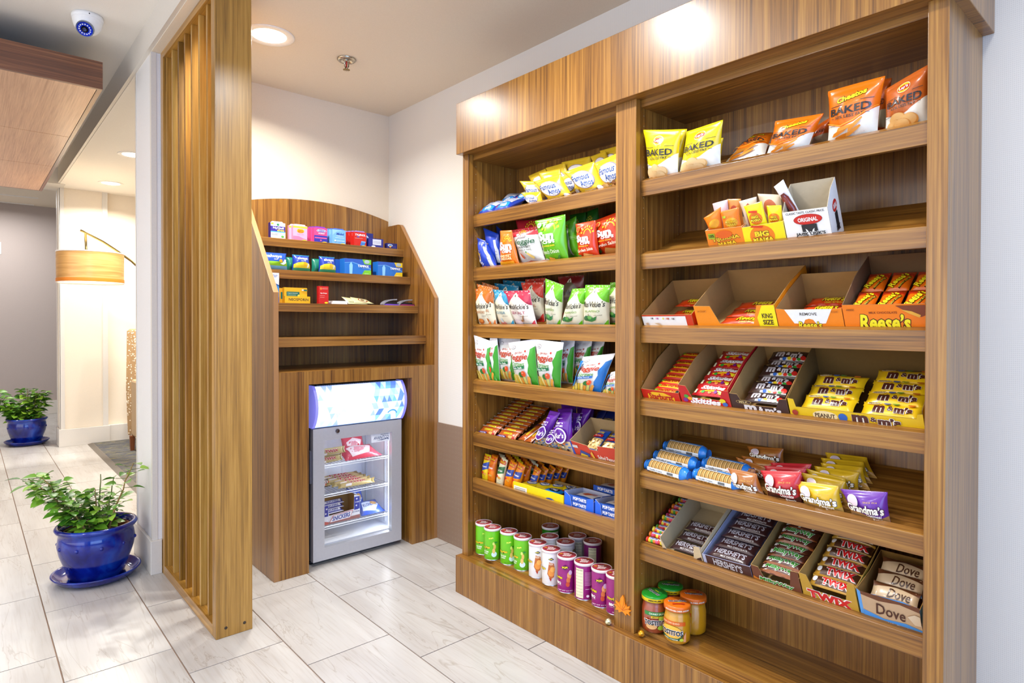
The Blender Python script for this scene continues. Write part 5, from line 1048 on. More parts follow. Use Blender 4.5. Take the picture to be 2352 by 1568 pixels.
carton('R6', .676, .545, .23, NOTCH(.092, .046, .22, .80, .104), .080, .078, 'c09430', 'gold carton with large red lettering', inner=kraft('a07c3c'), art=[('o', 'TWIX', .50, .32, .80, .26, 'd02020', 'fcf4ec', dict(b=.06))], sideart=[('r', 0, 0, 1, 1, '4c1c18'), ('o', 'TWIX', .5, .5, .4, .7, 'd02020', 'fcf4ec', dict(b=.06))], grp='chocolate bar cartons on the sixth shelf')
carton('R6', .541, .414, .17, [(0, 0), (1, 0), (1, .090), (.75, .098), (.35, .094), (.12, .084), (0, .098)], .078, .072, '5ca0e0', 'blue and tan carton with torn rim beside the right post', inner=kraft('8c6428'), art=[('r', .06, .02, 1, .94, 'c8a680'), ('p', [(.06, .86), (.35, .80), (.7, .88), (1, .80), (1, .96), (.06, .96)], '6c3c20'), ('p', [(.06, .40), (.4, .28), (.75, .34), (1, .28), (1, .10), (.6, .14), (.3, .12), (.06, .22)], '4c94dc'), ('p', [(.06, .0), (1, 0), (1, .10), (.6, .12), (.3, .08), (.06, .14)], '5c3018'), ('t', 'Dove', .52, .56, .48, .34, '4c2414', dict(sh=.2, b=.01)), ('t', 'Milk Chocolate', .66, .20, .4, .07, 'e8f0f8'), ('p', [(.80, .6), (.92, .72), (1, .7), (1, .42), (.9, .4)], 'e0c8a8')], grp='chocolate bar cartons on the sixth shelf')
for i in range(3): slope_pack('chocolate_bar', 'hersh', 'R6', 1.085, .975, .018 + i * .046, .040, .018, .016, ORD[i] + ' brown bar from the front of the tan carton', 'chocolate bar', 'brown chocolate bars', i)
for i in range(5): slope_pack('chocolate_bar', 'hersh', 'R6', .946, .824, .012 + i * .042, .040, .046, .014, ORD[i] + ' brown bar from the front of the lilac-sided carton', 'chocolate bar', 'brown chocolate bars', 5 + i)
for i in range(7): slope_pack('caramel_bar', 'milky', 'R6', .796, .692, .016 + i * .0275, .034, .042 + i * .002, .020, ORD[i] + ' green-lettered bar from the front of the brown script carton', 'chocolate bar', 'green-lettered bars', i, .004 * (i % 3))
for i in range(6): slope_pack('biscuit_bar', 'twix', 'R6', .664, .557, .014 + i * .034, .036, .052 + i * .002, .020, ORD[i] + ' gold and red bar from the front of the gold carton', 'chocolate bar', 'gold and red bars', i, .004 * (i % 2))
for i in range(3): slope_pack('milk_chocolate_bar', 'dove', 'R6', .525, .425, .022 + i * .038, .044, .060 + .004 * i, .014, ('front', 'middle', 'rear')[i] + ' tan and blue bar in the torn blue carton', 'chocolate bar', 'tan bars in the torn carton', i, .014)
# ------------------------------------------------------------------ fifth left shelf: granola bars and peanut carton
G = 'orange and brown granola bars'
for col, (ya, yb, cnt) in enumerate(((2.022, 1.912, 11), (1.903, 1.790, 9))):
    for i in range(cnt):
        s = .012 + i * .0225; n0 = .016 + i * .0008
        q = [SP('LE', ya, s, n0), SP('LE', yb, s, n0), SP('LE', yb, s + .038, n0 + .010), SP('LE', ya, s + .038, n0 + .010)]
        pack('granola_bar', 'nv', q, .014, '%s granola bar up the slope in the %s file' % (ORD[i], ('left', 'second')[col]), 'granola bar', G, i + 20 * col, 8, 6, .03, .6)
for i, (y0, y1, s0) in enumerate(((1.762, 1.744, .015), (1.722, 1.712, .012), (1.755, 1.735, .13))):
    d = SP('LE', y1, s0 + .105, .028) - SP('LE', y0, s0, .022); a = SP('LE', y0 + .012, s0, .020); b = SP('LE', y0 - .026, s0, .020)
    q = [a + d, a, b, b + d]
    pack('granola_bar', 'nv', [q[1], q[2], q[3], q[0]] if False else [a, a + d, b + d, b][::1] if False else [q[0], q[1], q[2], q[3]], .014, ('granola bar turned end-on beside the two files', 'granola bar turned end-on next to the purple bags', 'granola bar turned end-on at the back')[i], 'granola bar', G, 60 + i, 8, 6, .03, .6)
carton('LE', 1.469, 1.268, .13, [(0, 0), (1, 0), (1, .078), (.62, .074), (.60, .054), (.42, .054), (.38, .068), (0, .077)], .082, .09, 'c83820', 'blue and red carton of salted peanut packs against the centre post', inner=kraft('b09468'),
    art=[('t', 'Salted Peanuts', .76, .36, .40, .24, 'f4ece0', dict(b=.02)), ('p', [(.0, .0), (.06, .0), (.03, .98), (0, .98)], '2c50b0'), ('p', [(.14, .20), (.34, .10), (.40, .44), (.20, .58)], '2c448c'), ('p', [(.16, .24), (.32, .17), (.34, .34), (.2, .42)], 'd8b430'), ('r', .04, .66, .16, .80, 'd8d0c8'), ('p', [(.42, .5), (.46, .62), (.5, .3), (.46, .22)], 'e0a838')], grp=None)
for i, (a, s) in enumerate(((1.435, .03), (1.372, .02), (1.318, .025))):
    q = [SP('LE', a, s, .030), SP('LE', a - .052, s, .030), SP('LE', a - .062, s + .09, .055), SP('LE', a - .012, s + .09, .055)]
    mb = MB(); F = pillow(mb, q, .018, '1c50b8', (), 70 + i, None, 10, 10, .03, .6); o = obj('peanut_bag', mb, None, SP('LE', a - .03, s, .02)); tag(o, ('left', 'middle', 'right')[i] + ' blue peanut pack inside the blue and red carton', 'nut bag', 'blue peanut packs in the carton')
    rn = random.Random(i); ab = MB(); sh = [('r', .02, .02, .98, .52, 'd8b878')] + [('e', rn.uniform(.1, .9), rn.uniform(.06, .48), .09, .045, rn.choice(('e8cc90', 'd0a860', 'e0bc78'))) for _ in range(16)]
    print_art(ab, sh + [('p', [(.1, .5), (.9, .55), (.88, .68), (.1, .64)], 'c02018'), ('t', 'PLANTERS', .46, .76, .66, .10, 'e8cc20', dict(b=.03)), ('t', 'Salted Peanuts', .5, .60, .5, .05, 'f0e8d8')], F, .55, film, .1); obj('printed_label', ab, o)
# ------------------------------------------------------------------ sixth left shelf: cracker packs, cookie box, pastry boxes
CRK = [('e8c818', '2848a8', 'Peanut', 'yellow and blue'), ('e87c10', 'd86410', 'Cheddar', 'all orange'), ('ece4b8', '2c6c38', 'Sour Cream', 'cream and green'), ('f08c10', '28449c', 'Peanut', 'orange and blue'), ('f08c10', '28449c', 'Butter', 'orange and blue')]
def crackers(cx, x, lean, h, des, label, seed, w=.040, t=.030, zb=.431, dark=False):
    base, band, txt, _ = CRK[des]; up = V((.06, -math.sin(lean) * -1 * -1, math.cos(lean))).normalized(); r = V((0, -math.cos(lean), -math.sin(lean))); r = (r - up * r.dot(up)).normalized()
    c = V((x, cx, zb + w / 2 * abs(math.sin(lean)))); mb = MB(); q = [c - r * w / 2, c + r * w / 2, c + r * w / 2 + up * h, c - r * w / 2 + up * h]
    art = [('r', .04, .84, .96, .97, 'c84818'), ('p', [(.02, .50), (.98, .60), (.98, .80), (.02, .70)], band), ('t', txt, .5, .65, .7, .06, 'f4f0e8', dict(b=.02, rot=6)), ('t', 'ToastChee', .5, .90, .7, .05, 'f4d820', dict(b=.02)), ('e', .3, .46, .15, .035, 'c02018'), ('e', .62, .44, .24, .035, 'd89838')]
    for j in range(1, 6): art.append(('r', .06, j * .07, .94, j * .07 + .004, 'a86418'))
    pillow(mb, q, t, base, art, seed, None, 8, 10, .03, .35, .5, film, .14)
    o = obj('cracker_pack', mb, None, tuple(c)); tag(o, label, 'cracker pack', 'cracker packs on the sixth left shelf')
for i, (cx, ln, h) in enumerate(((2.000, .05, .140), (1.966, .12, .140), (1.914, .20, .140), (1.865, .26, .138), (1.822, .30, .138))):
    crackers(cx, 1.628, ln, h, i, '%s cracker pack standing in front, %s from the left' % (CRK[i][3], ORD[i]), i)
for r in range(1, 4):
    for i, (cx, ln) in enumerate(((1.995, .04), (1.955, .10), (1.908, .16), (1.862, .2), (1.818, .25))):
        crackers(cx, 1.630 + r * .036, ln, .138 - .004 * r, (i + r) % 4, '%s cracker pack in the %s file, %s row back' % (CRK[(i + r) % 4][3], ORD[i], ORD[r]), 10 * r + i)
for i in range(5): crackers(1.776 - .010 * i, 1.672 + i * .030, .34, .125, 4, ORD[i] + ' pack of the right-hand row of crackers running to the back', 50 + i, .036, .024)
carton('LF', 1.800, 1.528, .15, FULL(.073), .068, .066, 'ecd010', 'wide yellow box of sandwich cookies', 'cookie_box', kraft('b89860'), art=[('r', .0, .05, .30, .95, 'ecd010'), ('r', .02, .10, .29, .80, 'e8e4d8')] + [('r', .04, .70 - .07 * i, .26, .72 - .07 * i, '686458') for i in range(8)] + [('p', [(.66, .08), (.70, .55), (.86, .60), (.90, .1)], 'f4e8a8'), ('e', .76, .52, .10, .18, '2c4ca0'), ('t', 'OREO', .76, .52, .17, .20, 'f8f4e8', dict(b=.05, rot=5)), ('t', '12', .92, .22, .06, .24, '2c3460', dict(b=.04))], grp=None)
for i in range(4): pack('sandwich_cookie_pack', 'oreoY', [SP('LF', 1.790 - .058 * i * .85, .02 + .022 * i, .060), SP('LF', 1.712 - .058 * i * .85, .02 + .022 * i, .060), SP('LF', 1.702 - .058 * i * .85, .085 + .02 * i, .064), SP('LF', 1.780 - .058 * i * .85, .085 + .02 * i, .064)], .018, ORD[i] + ' yellow cookie pack from the left in the yellow box', 'cookie pack', 'yellow packs in the yellow box', i)
for i in range(2): pack('sandwich_cookie_pack', 'oreoB', [SP('LF', 1.655 - .05 * i, .012 + .055 * i, .060), SP('LF', 1.575 - .03 * i, .012 + .055 * i, .060), SP('LF', 1.565 - .02 * i, .068 + .055 * i, .066), SP('LF', 1.650 - .05 * i, .068 + .055 * i, .066)], .018, ('front', 'rear')[i] + ' bright blue cookie pack in the yellow box', 'cookie pack', 'blue packs in the yellow box', 5 + i)
def pastry(yc, s, n, label, w=.100, fl='d85c38'):
    mb = MB(); k = 'LF'; q = [SP(k, yc + w / 2, s, n + .011), SP(k, yc - w / 2, s, n + .011), SP(k, yc - w / 2, s + .085, n + .011), SP(k, yc + w / 2, s + .085, n + .011)]
    pillow(mb, q, .020, '2858b8', [('r', .10, .24, .92, .95, 'e8e0d8'), ('p', [(.3, .4), (.5, .36), (.66, .5), (.55, .75), (.36, .7)], fl), ('e', .7, .66, .12, .14, 'c87848')], int(n * 999 + yc * 99), None, 8, 8, .03, .4, .5, film, .14)
    F = quadF(SP(k, yc + w / 2, s - .0015, n + .002), SP(k, yc - w / 2, s - .0015, n + .002), SP(k, yc - w / 2, s - .0015, n + .020), SP(k, yc + w / 2, s - .0015, n + .020))
    o = obj('pastry_pack', mb, None, tuple(SP(k, yc, s, n))); tag(o, label, 'pastry pack', 'blue toaster pastry packs')
    ab = MB(); ab.add([F(0, 0), F(1, 0), F(1, 1), F(0, 1), F(0, 0, -.004), F(1, 0, -.004), F(1, 1, -.004), F(0, 1, -.004)], [(0, 1, 2, 3), (7, 6, 5, 4), (0, 4, 5, 1), (1, 5, 6, 2), (2, 6, 7, 3), (3, 7, 4, 0)], film('2858b8')); print_art(ab, [('t', 'POP\u00b7TARTS', .5, .5, .62, .62, 'f4f0f0', dict(b=.04))], F, 5, film); obj('printed_label', ab, o)
PB = [(0, 0), (1, 0), (1, .090), (.80, .084), (.74, .045), (.26, .042), (.20, .078), (.0, .092)]
carton('LF', 1.524, 1.388, .10, PB, .09, .085, '2060d8', 'blue open box of toaster pastries beside the yellow box', 'pastry_box', card('c8c8d8'), art=[('e', .62, .2, .10, .14, 'e07030'), ('e', .55, .12, .05, .08, 'f0a050')], grp='blue toaster pastry boxes')
carton('LF', 1.380, 1.268, .10, PB, .09, .085, '2060d8', 'blue open box of toaster pastries against the post', 'pastry_box', card('c8c8d8'), grp='blue toaster pastry boxes')
for i in range(4): pastry(1.455, .010, .003 + i * .0195, ORD[i] + ' pastry pack from the bottom of the left blue box', .098)
for i in range(4): pastry(1.322, .010, .003 + i * .0195, ORD[i] + ' pastry pack from the bottom of the right blue box', .092, 'd8a878')
for i in range(5): pastry(1.425, .112, .001 + i * .0205, ORD[i] + ' pastry pack from the bottom of the stack behind the boxes', .11)
for i in range(5): pastry(1.322, .112, .001 + i * .0205, ORD[i] + ' pastry pack from the bottom of the rear stack by the post', .08)

# ------------------------------------------------------------------ canned crisps on the bottom left shelf
LIDP = glass_mat('milky_lid', 'f0c8c8', .12, .2)
def can(x, y, col, kind, turn, label):
    z = .1672; R = thing('crisp_can', label, 'snack can', (x, y, z), 'short crisp cans on the bottom shelf')
    body = part('body', R, lambda mb: (mb.lathe([(.0335, .0), (.0342, .002), (.0342, .1175)], (x, y, z), film(col), 36), mb.lathe([(.0345, .0), (.0345, .0025), (.034, .003)], (x, y, z), metal('c8c8cc'), 36), mb.lathe([(0, .0005), (.0335, .0005)], (x, y, z), metal('b0b0b4'), 24))); body['base'] = R['base']
    ld = part('lid', R, lambda mb: (mb.lathe([(.0342, .1165), (.0356, .1172), (.0358, .122), (.0350, .1255), (.0335, .1262), (.0328, .1248)], (x, y, z), plast('e8dcdc', .3), 36), mb.lathe([(.0330, .1246), (0, .1246)], (x, y, z), film('a83c48'), 30))); ld['base'] = R['base']
    FT = lambda u, v, d: V((x, y, z + .1247 + d)) + (V((-.749, -.662, 0)) * (-(v - .5)) + V((.662, -.749, 0)) * (u - .5)) * .064
    lb = MB(); print_art(lb, [('t', 'POP', .48, .66, .34, .15, 'f0dcd8', dict(b=.06)), ('t', 'SNAP', .54, .46, .46, .14, 'f0dcd8', dict(b=.06)), ('t', 'SNACK', .48, .29, .46, .12, 'f0dcd8', dict(b=.06)), ('e', .18, .56, .09, .06, 'e0a030'), ('e', .72, .74, .07, .05, 'e0a030')], FT, 1, film); obj('lid_print', lb, ld)
    a0 = math.atan2(-y, -x) + turn
    F = lambda u, v, d: V((x + (.0342 + d) * math.cos(a0 + (u - .5) * 2.4), y + (.0342 + d) * math.sin(a0 + (u - .5) * 2.4), z + .004 + .108 * v))
    nutr = [('r', .10, .03, .46, .97, 'e8e4c0')] + [('r', .13, .12 + .1 * i, .43, .125 + .1 * i, '484438') for i in range(8)] + [('t', 'Nutrition Facts', .28, .93, .3, .04, '282420')]
    if kind == 'green': art = [('o', 'Pringles', .26, .42, .50, .12, 'f4d418', '2c3414', dict(b=.03, rot=6)), ('t', 'SOUR CREAM', .28, .28, .32, .06, 'f0f8e0', dict(b=.03)), ('t', '& ONION', .28, .21, .26, .05, 'f0f8e0', dict(b=.03)), ('e', .72, .20, .13, .10, 'd8ecf0'), ('e', .70, .33, .07, .10, 'e8c46c'), ('e', .74, .48, .06, .10, 'e0b85c'), ('e', .69, .60, .05, .06, 'd8e070'), ('p', [(.72, .64), (.82, .60), (.88, .66), (.78, .68)], '2c8428'), ('t', 'POP!', .58, .80, .2, .06, 'f0f060', dict(b=.04, rot=12)), ('t', 'NET WT 2.5 OZ', .62, .06, .5, .028, '3c6020')]
    elif kind == 'white': art = [('p', [(.36, .36), (.44, .76), (.66, .72), (.70, .5), (.66, .26), (.50, .18)], 'c0682c'), ('e', .54, .40, .14, .12, 'e8943c'), ('e', .60, .52, .11, .09, 'f0ac50'), ('t', 'PIZZA', .52, .70, .2, .06, 'f4e4c8', dict(b=.03)), ('p', [(.44, .24), (.56, .20), (.52, .12)], 'b03020'), ('p', [(.40, .86), (.56, .92), (.66, .86), (.54, .82)], '283044'), ('t', 'POP!', .52, .87, .14, .04, 'f0e040', dict(b=.04)), ('o', 'Pringles', .14, .52, .3, .10, 'f4d418', '302c14', dict(b=.03))] + [('r', .78, .06, .98, .94, 'e8e4d0')] + [('r', .80, .14 + .1 * i, .96, .145 + .1 * i, '484438') for i in range(8)]
    elif kind == 'purple': art = [('o', 'Pringles', .20, .44, .44, .12, 'f4d418', '301014', dict(b=.03, rot=4)), ('t', 'BBQ', .22, .27, .28, .10, 'f8f0f0', dict(b=.05)), ('r', .08, .20, .38, .205, 'f0e0ec'), ('e', .72, .56, .09, .12, 'e8a060'), ('e', .68, .40, .08, .10, 'd87038'), ('e', .66, .27, .08, .08, 'c84828'), ('e', .76, .66, .07, .08, 'd8b8d8'), ('p', [(.36, .80), (.56, .90), (.72, .82), (.54, .74)], '40103c'), ('t', 'POP!', .54, .82, .22, .07, 'f4d820', dict(b=.05, rot=6)), ('t', 'NET WT 2.5 OZ', .55, .07, .6, .035, 'f0dce8')]
    elif kind == 'purple_back': art = nutr + [('r', .52, .86 - .035 * i, .98, .875 - .035 * i, 'd088b8') for i in range(12)] + [('t', 'snack responsibly', .74, .36, .4, .03, 'f0dce8'), ('e', .62, .14, .05, .04, 'f0dce8')]
    else: art = nutr
    lb = MB(); print_art(lb, art, F, .75, film, .10); obj('printed_label', lb, body)
GN, WT, PU = '6cc41c', 'ecebea', '981c78'
for a in ((1.613, 1.991, GN, 'green', -.1, 'green crisp can at the left end of the front row'), (1.603, 1.922, GN, 'green', -.35, 'green crisp can second from left in the front row'), (1.622, 1.843, GN, 'green', -.2, 'green crisp can third from left in the front row'), (1.624, 1.764, GN, 'green', -.55, 'green crisp can fourth in the front row beside the white ones'),
          (1.621, 1.676, WT, 'white', -.1, 'white crisp can in front row next to the green cans'), (1.613, 1.596, WT, 'white', -.1, 'white crisp can in front row next to the purple cans'), (1.611, 1.515, PU, 'purple', -.3, 'purple crisp can just right of the white ones'), (1.616, 1.437, PU, 'purple_back', 0, 'purple crisp can turned to its small-print back'), (1.618, 1.360, PU, 'purple', -.3, 'purple crisp can with picture, second from the post'), (1.614, 1.2925, PU, 'purple', .25, 'purple crisp can cut off by the centre post'),
          (1.790, 1.777, '2c7c1c', 'none', 1.2, 'lone green crisp can at the back of the bottom shelf'), (1.703, 1.694, WT, 'none', 2.4, 'pale crisp can behind the white ones'), (1.707, 1.612, WT, 'white', .9, 'pale crisp can in the second row with red triangle'), (1.790, 1.628, 'b8b4b0', 'nutr', .6, 'grey crisp can at the back turned to its nutrition label'), (1.788, 1.548, '782064', 'nutr', .5, 'dark purple crisp can at the back turned to its nutrition label')): can(*a)  # cans along the back panel: shade painted into duller body colours

# ------------------------------------------------------------------ dip jars on the bottom right shelf
JG = glass_mat('jar_glass', 'fafafa', .10, .03)
def jar(x, y, kind, turn, lt, label):
    z = .1672; R = thing('dip_jar', label, 'jar', (x, y, z), 'dip jars on the bottom shelf'); fill, lid, rim = (('a84420', '1c8c28', 'e8c818') if kind == 's' else ('e8a414', 'e06c18', 'e06c18'))
    part('contents', R, lambda mb: mb.lathe([(0, .002), (.030, .002), (.0375, .010), (.0385, .030), (.0385, .072), (.0355, .084), (.034, .096), (0, .096)], (x, y, z), flat(fill, .35, 0, 'sauce', .3, .3 if kind == 's' else 0), 36))
    jb = part('glass_body', R, lambda mb: mb.lathe([(0, 0), (.031, 0), (.0388, .008), (.0397, .028), (.0397, .073), (.0365, .086), (.0365, .100)], (x, y, z), JG, 40)); jb['base'] = R['base']
    L_ = part('lid', R, lambda mb: (mb.lathe([(.0385, .099), (.0398, .100), (.0398, .1105)], (x, y, z), plast(rim, .3), 40), mb.lathe([(.0398, .1105), (.0392, .1145), (.0365, .1160), (0, .1160)], (x, y, z), plast(lid, .3), 40))); L_['base'] = R['base']
    fx = V((math.cos(lt), math.sin(lt), 0)); fy = V((-math.sin(lt), math.cos(lt), 0)); FT = lambda u, v, d: V((x, y, z + .1161 + d)) + fx * (u - .5) * .070 + fy * (v - .5) * .070
    lb = MB(); print_art(lb, [('p', [(.2, .66), (.3, .84), (.42, .70)], 'c84c10' if kind != 's' else '187820'), ('p', [(.62, .74), (.78, .8), (.74, .62)], 'c84c10' if kind != 's' else '187820'), ('r', .26, .66, .74, .76, 'c83c18' if kind != 's' else '28a040'), ('r', .34, .34, .38, .36, 'f8f8f0'), ('o', 'TOSTITOS', .5, .46, .74, .15, '1c1c1c', 'f8f8f4', dict(b=.04)), ('t', 'MEDIUM', .5, .62, .26, .05, 'f0d820', dict(b=.03))], FT, 1, film); obj('lid_print', lb, L_)
    a0 = math.atan2(-y, -x)
    FR = lambda u, v, d: V((x + (.0399 + d) * math.cos(a0 + (u - .5) * 2.6), y + (.0399 + d) * math.sin(a0 + (u - .5) * 2.6), z + .1005 + .0095 * v))
    lb = MB(); print_art(lb, [('t', 'MEDIUM' if kind == 's' else 'MADE WITH REAL CHEESE. AWESOME.', .5, .5, .36 if kind == 's' else .74, .5, '302008' if kind == 's' else 'f8ecd8', dict(b=.03))], FR, 8, film, .1); obj('rim_print', lb, L_)
    a1 = a0 + turn; F = lambda u, v, d: V((x + (.0399 + d) * math.cos(a1 + (u - .5) * 2.0), y + (.0399 + d) * math.sin(a1 + (u - .5) * 2.0), z + .016 + .058 * v))
    art = ([('r', .0, .76, 1, .96, '2c8038'), ('t', 'CHUNKY SALSA', .5, .86, .6, .10, 'e0f0d8', dict(b=.02)), ('r', .28, .64, .66, .74, 'e8c020'), ('t', 'MEDIUM', .46, .69, .26, .06, '403010'), ('e', .70, .62, .14, .13, 'a8c83c'), ('e', .86, .36, .16, .30, 'd8a0b4'), ('e', .86, .36, .12, .22, 'ecd0d8'), ('e', .3, .22, .2, .16, 'dca868'), ('e', .66, .16, .14, .12, '98c038'), ('p', [(0, .5), (.14, .62), (.2, .5), (.05, .38)], 'd86820')] if kind == 's' else
           [('r', 0, .78, 1, .98, 'd86018'), ('t', 'SALSA CON QUESO', .42, .88, .7, .10, 'f8d8a8', dict(b=.02)), ('r', .18, .62, .5, .72, 'e8a818'), ('e', .46, .38, .46, .36, '2c5c34'), ('e', .44, .42, .44, .34, 'f0b840'), ('p', [(.1, .10), (.5, .02), (.86, .06), (.8, .16), (.4, .14), (.12, .22)], '1c5438'), ('t', 'REAL CHEESE', .46, .09, .5, .06, 'f0e8c8', dict(rot=-3)), ('e', .84, .1, .07, .08, 'b8c83c'), ('p', [(.9, .0), (1, 0), (1, .5), (.92, .3)], 'e8a070')])
    lb = MB(); print_art(lb, art + [('o', 'TOSTITOS', .46, .42, .84, .26, '2c2c30', 'f8f8f4', dict(b=.05))], F, 1.35, film, .08); obj('printed_label', lb, jb)
jar(1.606, 1.136, 's', .18, -1.9, 'green-lidded salsa jar in front against the side panel')
jar(1.692, 1.136, 's', 1.5, -.9, 'green-lidded salsa jar standing at the back')
jar(1.687, 1.050, 'q', -1.15, -.9, 'orange-lidded cheese dip jar in the second row')
jar(1.603, 1.052, 'q', -.38, 2.4, 'orange-lidded cheese dip jar in front')
def trinket(x, y, r, cols, label):
    mb = MB(); mb.ball((x, y, .1532 + r), r, cols[0], 22, 14); o = obj('decorative_ball', mb, None, (x, y, .1532)); tag(o, label, 'ornament')
def glit(name, a, b, c):
    m, nt, bs = newmat(name); tc = nt.nodes.new('ShaderNodeTexCoord'); v = nt.nodes.new('ShaderNodeTexVoronoi'); v.inputs['Scale'].default_value = 260; nt.links.new(tc.outputs['Object'], v.inputs['Vector'])
    r = nt.nodes.new('ShaderNodeValToRGB'); r.color_ramp.interpolation = 'CONSTANT'; e = r.color_ramp.elements; e[0].color = rgb(a); e[1].position = .75; e[1].color = rgb(c); x = e.new(.4); x.color = rgb(b)
    sp = nt.nodes.new('ShaderNodeSeparateColor'); nt.links.new(v.outputs['Color'], sp.inputs[0]); nt.links.new(sp.outputs[0], r.inputs[0]); nt.links.new(r.outputs[0], bs.inputs['Base Color']); bs.inputs['Roughness'].default_value = .3; bs.inputs['Metallic'].default_value = .6; return m
trinket(1.560, 1.152, .0105, [glit('gold_glitter', 'e0a018', 'a86c08', 'f0c850')], 'small gold glitter ball on the plinth ledge right of the post')
trinket(1.542, 1.268, .0105, [glit('pale_glitter', 'e8e0b0', '988858', 'f4f0d8')], 'small pale glitter ball on the plinth ledge left of the post')
mb = MB(); lr = [(.03, .15), (.22, .03), (.24, .16), (.44, .10), (.37, .25), (.50, .36), (.37, .39), (.43, .58), (.25, .49), (.20, .60), (.15, .52), (.12, .80), (0, 1.0)]
lf = [(a * .066, b * .062 - .012) for a, b in lr] + [(-a * .066, b * .062 - .012) for a, b in lr[-2::-1]]
mb.prism([(1.5565, 1.220 - u, .212 + v) for u, v in lf], (-.004, 0, 0), flat('e8860c', .5, 0, 'foam'))
o = obj('maple_leaf_ornament', mb, None, (1.5565, 1.22, .21)); tag(o, 'orange maple leaf ornament stuck low on the centre post', 'ornament')
lv = MB()
for u, v in ((.024, .040), (.010, .056), (-.022, .038), (.030, .018), (-.026, .016)): lv.tube([(1.5522, 1.220, .214), (1.5522, 1.220 - u, .212 + v)], .0007, flat('b85c08', .6, 0, 'foam'), 4)
obj('leaf_vein', lv, o)

# ------------------------------------------------------------------ second right shelf: meat snack cartons
carton('R2', .950, .840, .095, FULL(.067), .067, .067, 'e88018', 'orange carton of meat sticks on the second right shelf', art=[('o', 'TIJUANA', .52, .56, .76, .19, 'f0c020', '38180c', dict(b=.04, rot=4)), ('o', 'MAMA', .54, .36, .5, .16, 'f0c020', '38180c', dict(b=.04, rot=4)), ('e', .5, .76, .22, .17, 'd85c10'), ('p', [(.06, .62), (.24, .60), (.25, .84), (.07, .86)], '9cac20'), ('t', '100%', .16, .74, .14, .14, '384010', dict(b=.03))], grp='meat snack cartons', inner=card('e8d0a8'))
carton('R2', .840, .727, .095, FULL(.063, .068), .068, .068, 'ecdc14', 'yellow carton of meat sticks on the second right shelf', art=[('e', .46, .50, .30, .44, 'e87c14'), ('o', 'BIG', .46, .60, .34, .22, 'f0d020', '38180c', dict(b=.05)), ('o', 'MAMA', .48, .36, .5, .18, 'f0d020', '38180c', dict(b=.05)), ('p', [(.22, .90), (.5, .84), (.54, .92), (.26, .97)], 'd03818')], grp='meat snack cartons', inner=card('e8d0a8'))
carton('R2', .724, .614, .075, FULL(.090), .125, .142, 'ecebe8', 'white open carton with red oval, nearly empty', inner=kraft('b8aa90'), art=[('t', 'CLASSIC TASTE. CLASSIC PRICE.', .5, .93, .86, .06, '303034'), ('e', .54, .72, .32, .155, 'b01c18'), ('e', .54, .72, .305, .14, 'c82820'), ('t', 'ORIGINAL', .54, .72, .44, .12, 'f8f4f0', dict(b=.03)), ('p', [(.38, .58), (.72, .58), (.74, .04), (.40, .04)], '242428'), ('p', [(.46, .46), (.50, .42), (.53, .34), (.56, .30), (.59, .34), (.62, .42), (.66, .46), (.64, .36), (.60, .22), (.56, .16), (.52, .22), (.48, .36)], 'f4f4f0'), ('o', 'JACK LINK\u2019S', .56, .30, .66, .12, '242428', 'f4f4f0', dict(b=.04))],
    sideart=[('e', .5, .66, .3, .14, 'c82820'), ('t', 'ORIGINAL', .5, .66, .42, .12, 'f8f4f0', dict(b=.03)), ('r', .34, .1, .68, .52, '242428'), ('t', 'CLASSICS', .5, .14, .5, .14, '242428', dict(b=.03))], grp='meat snack cartons')
def mstick(q, T, base, art, label, seed, nm='meat_stick_bag'):
    mb = MB(); F = pillow(mb, q, T, base, (), seed, None, 10, 12, .05, .6, 1.2); c = basepoint(q); o = obj(nm, mb, None, c); tag(o, label, 'meat snack', 'meat snack packs in cartons'); ab = MB(); print_art(ab, art, F, .6, film, .1); obj('printed_label', ab, o)
TJ = [('e', .55, .45, .35, .22, 'e8a020'), ('o', 'TIJUANA', .55, .50, .6, .10, 'f0c020', '38180c', dict(b=.04)), ('o', 'MAMA', .58, .38, .46, .10, 'f0c020', '38180c', dict(b=.04)), ('r', .1, .7, .3, .8, '9cac20')]
BM = [('e', .5, .45, .38, .24, 'e87c14'), ('o', 'BIG', .5, .52, .4, .10, 'f0d020', '38180c', dict(b=.05)), ('o', 'MAMA', .5, .40, .6, .11, 'f0d020', '38180c', dict(b=.05)), ('p', [(.2, .72), (.7, .66), (.72, .74), (.24, .8)], 'd03818')]
def qq(k, s, *p): return [SP(k, a, s, b) for a, b in p]
K = 'R2'
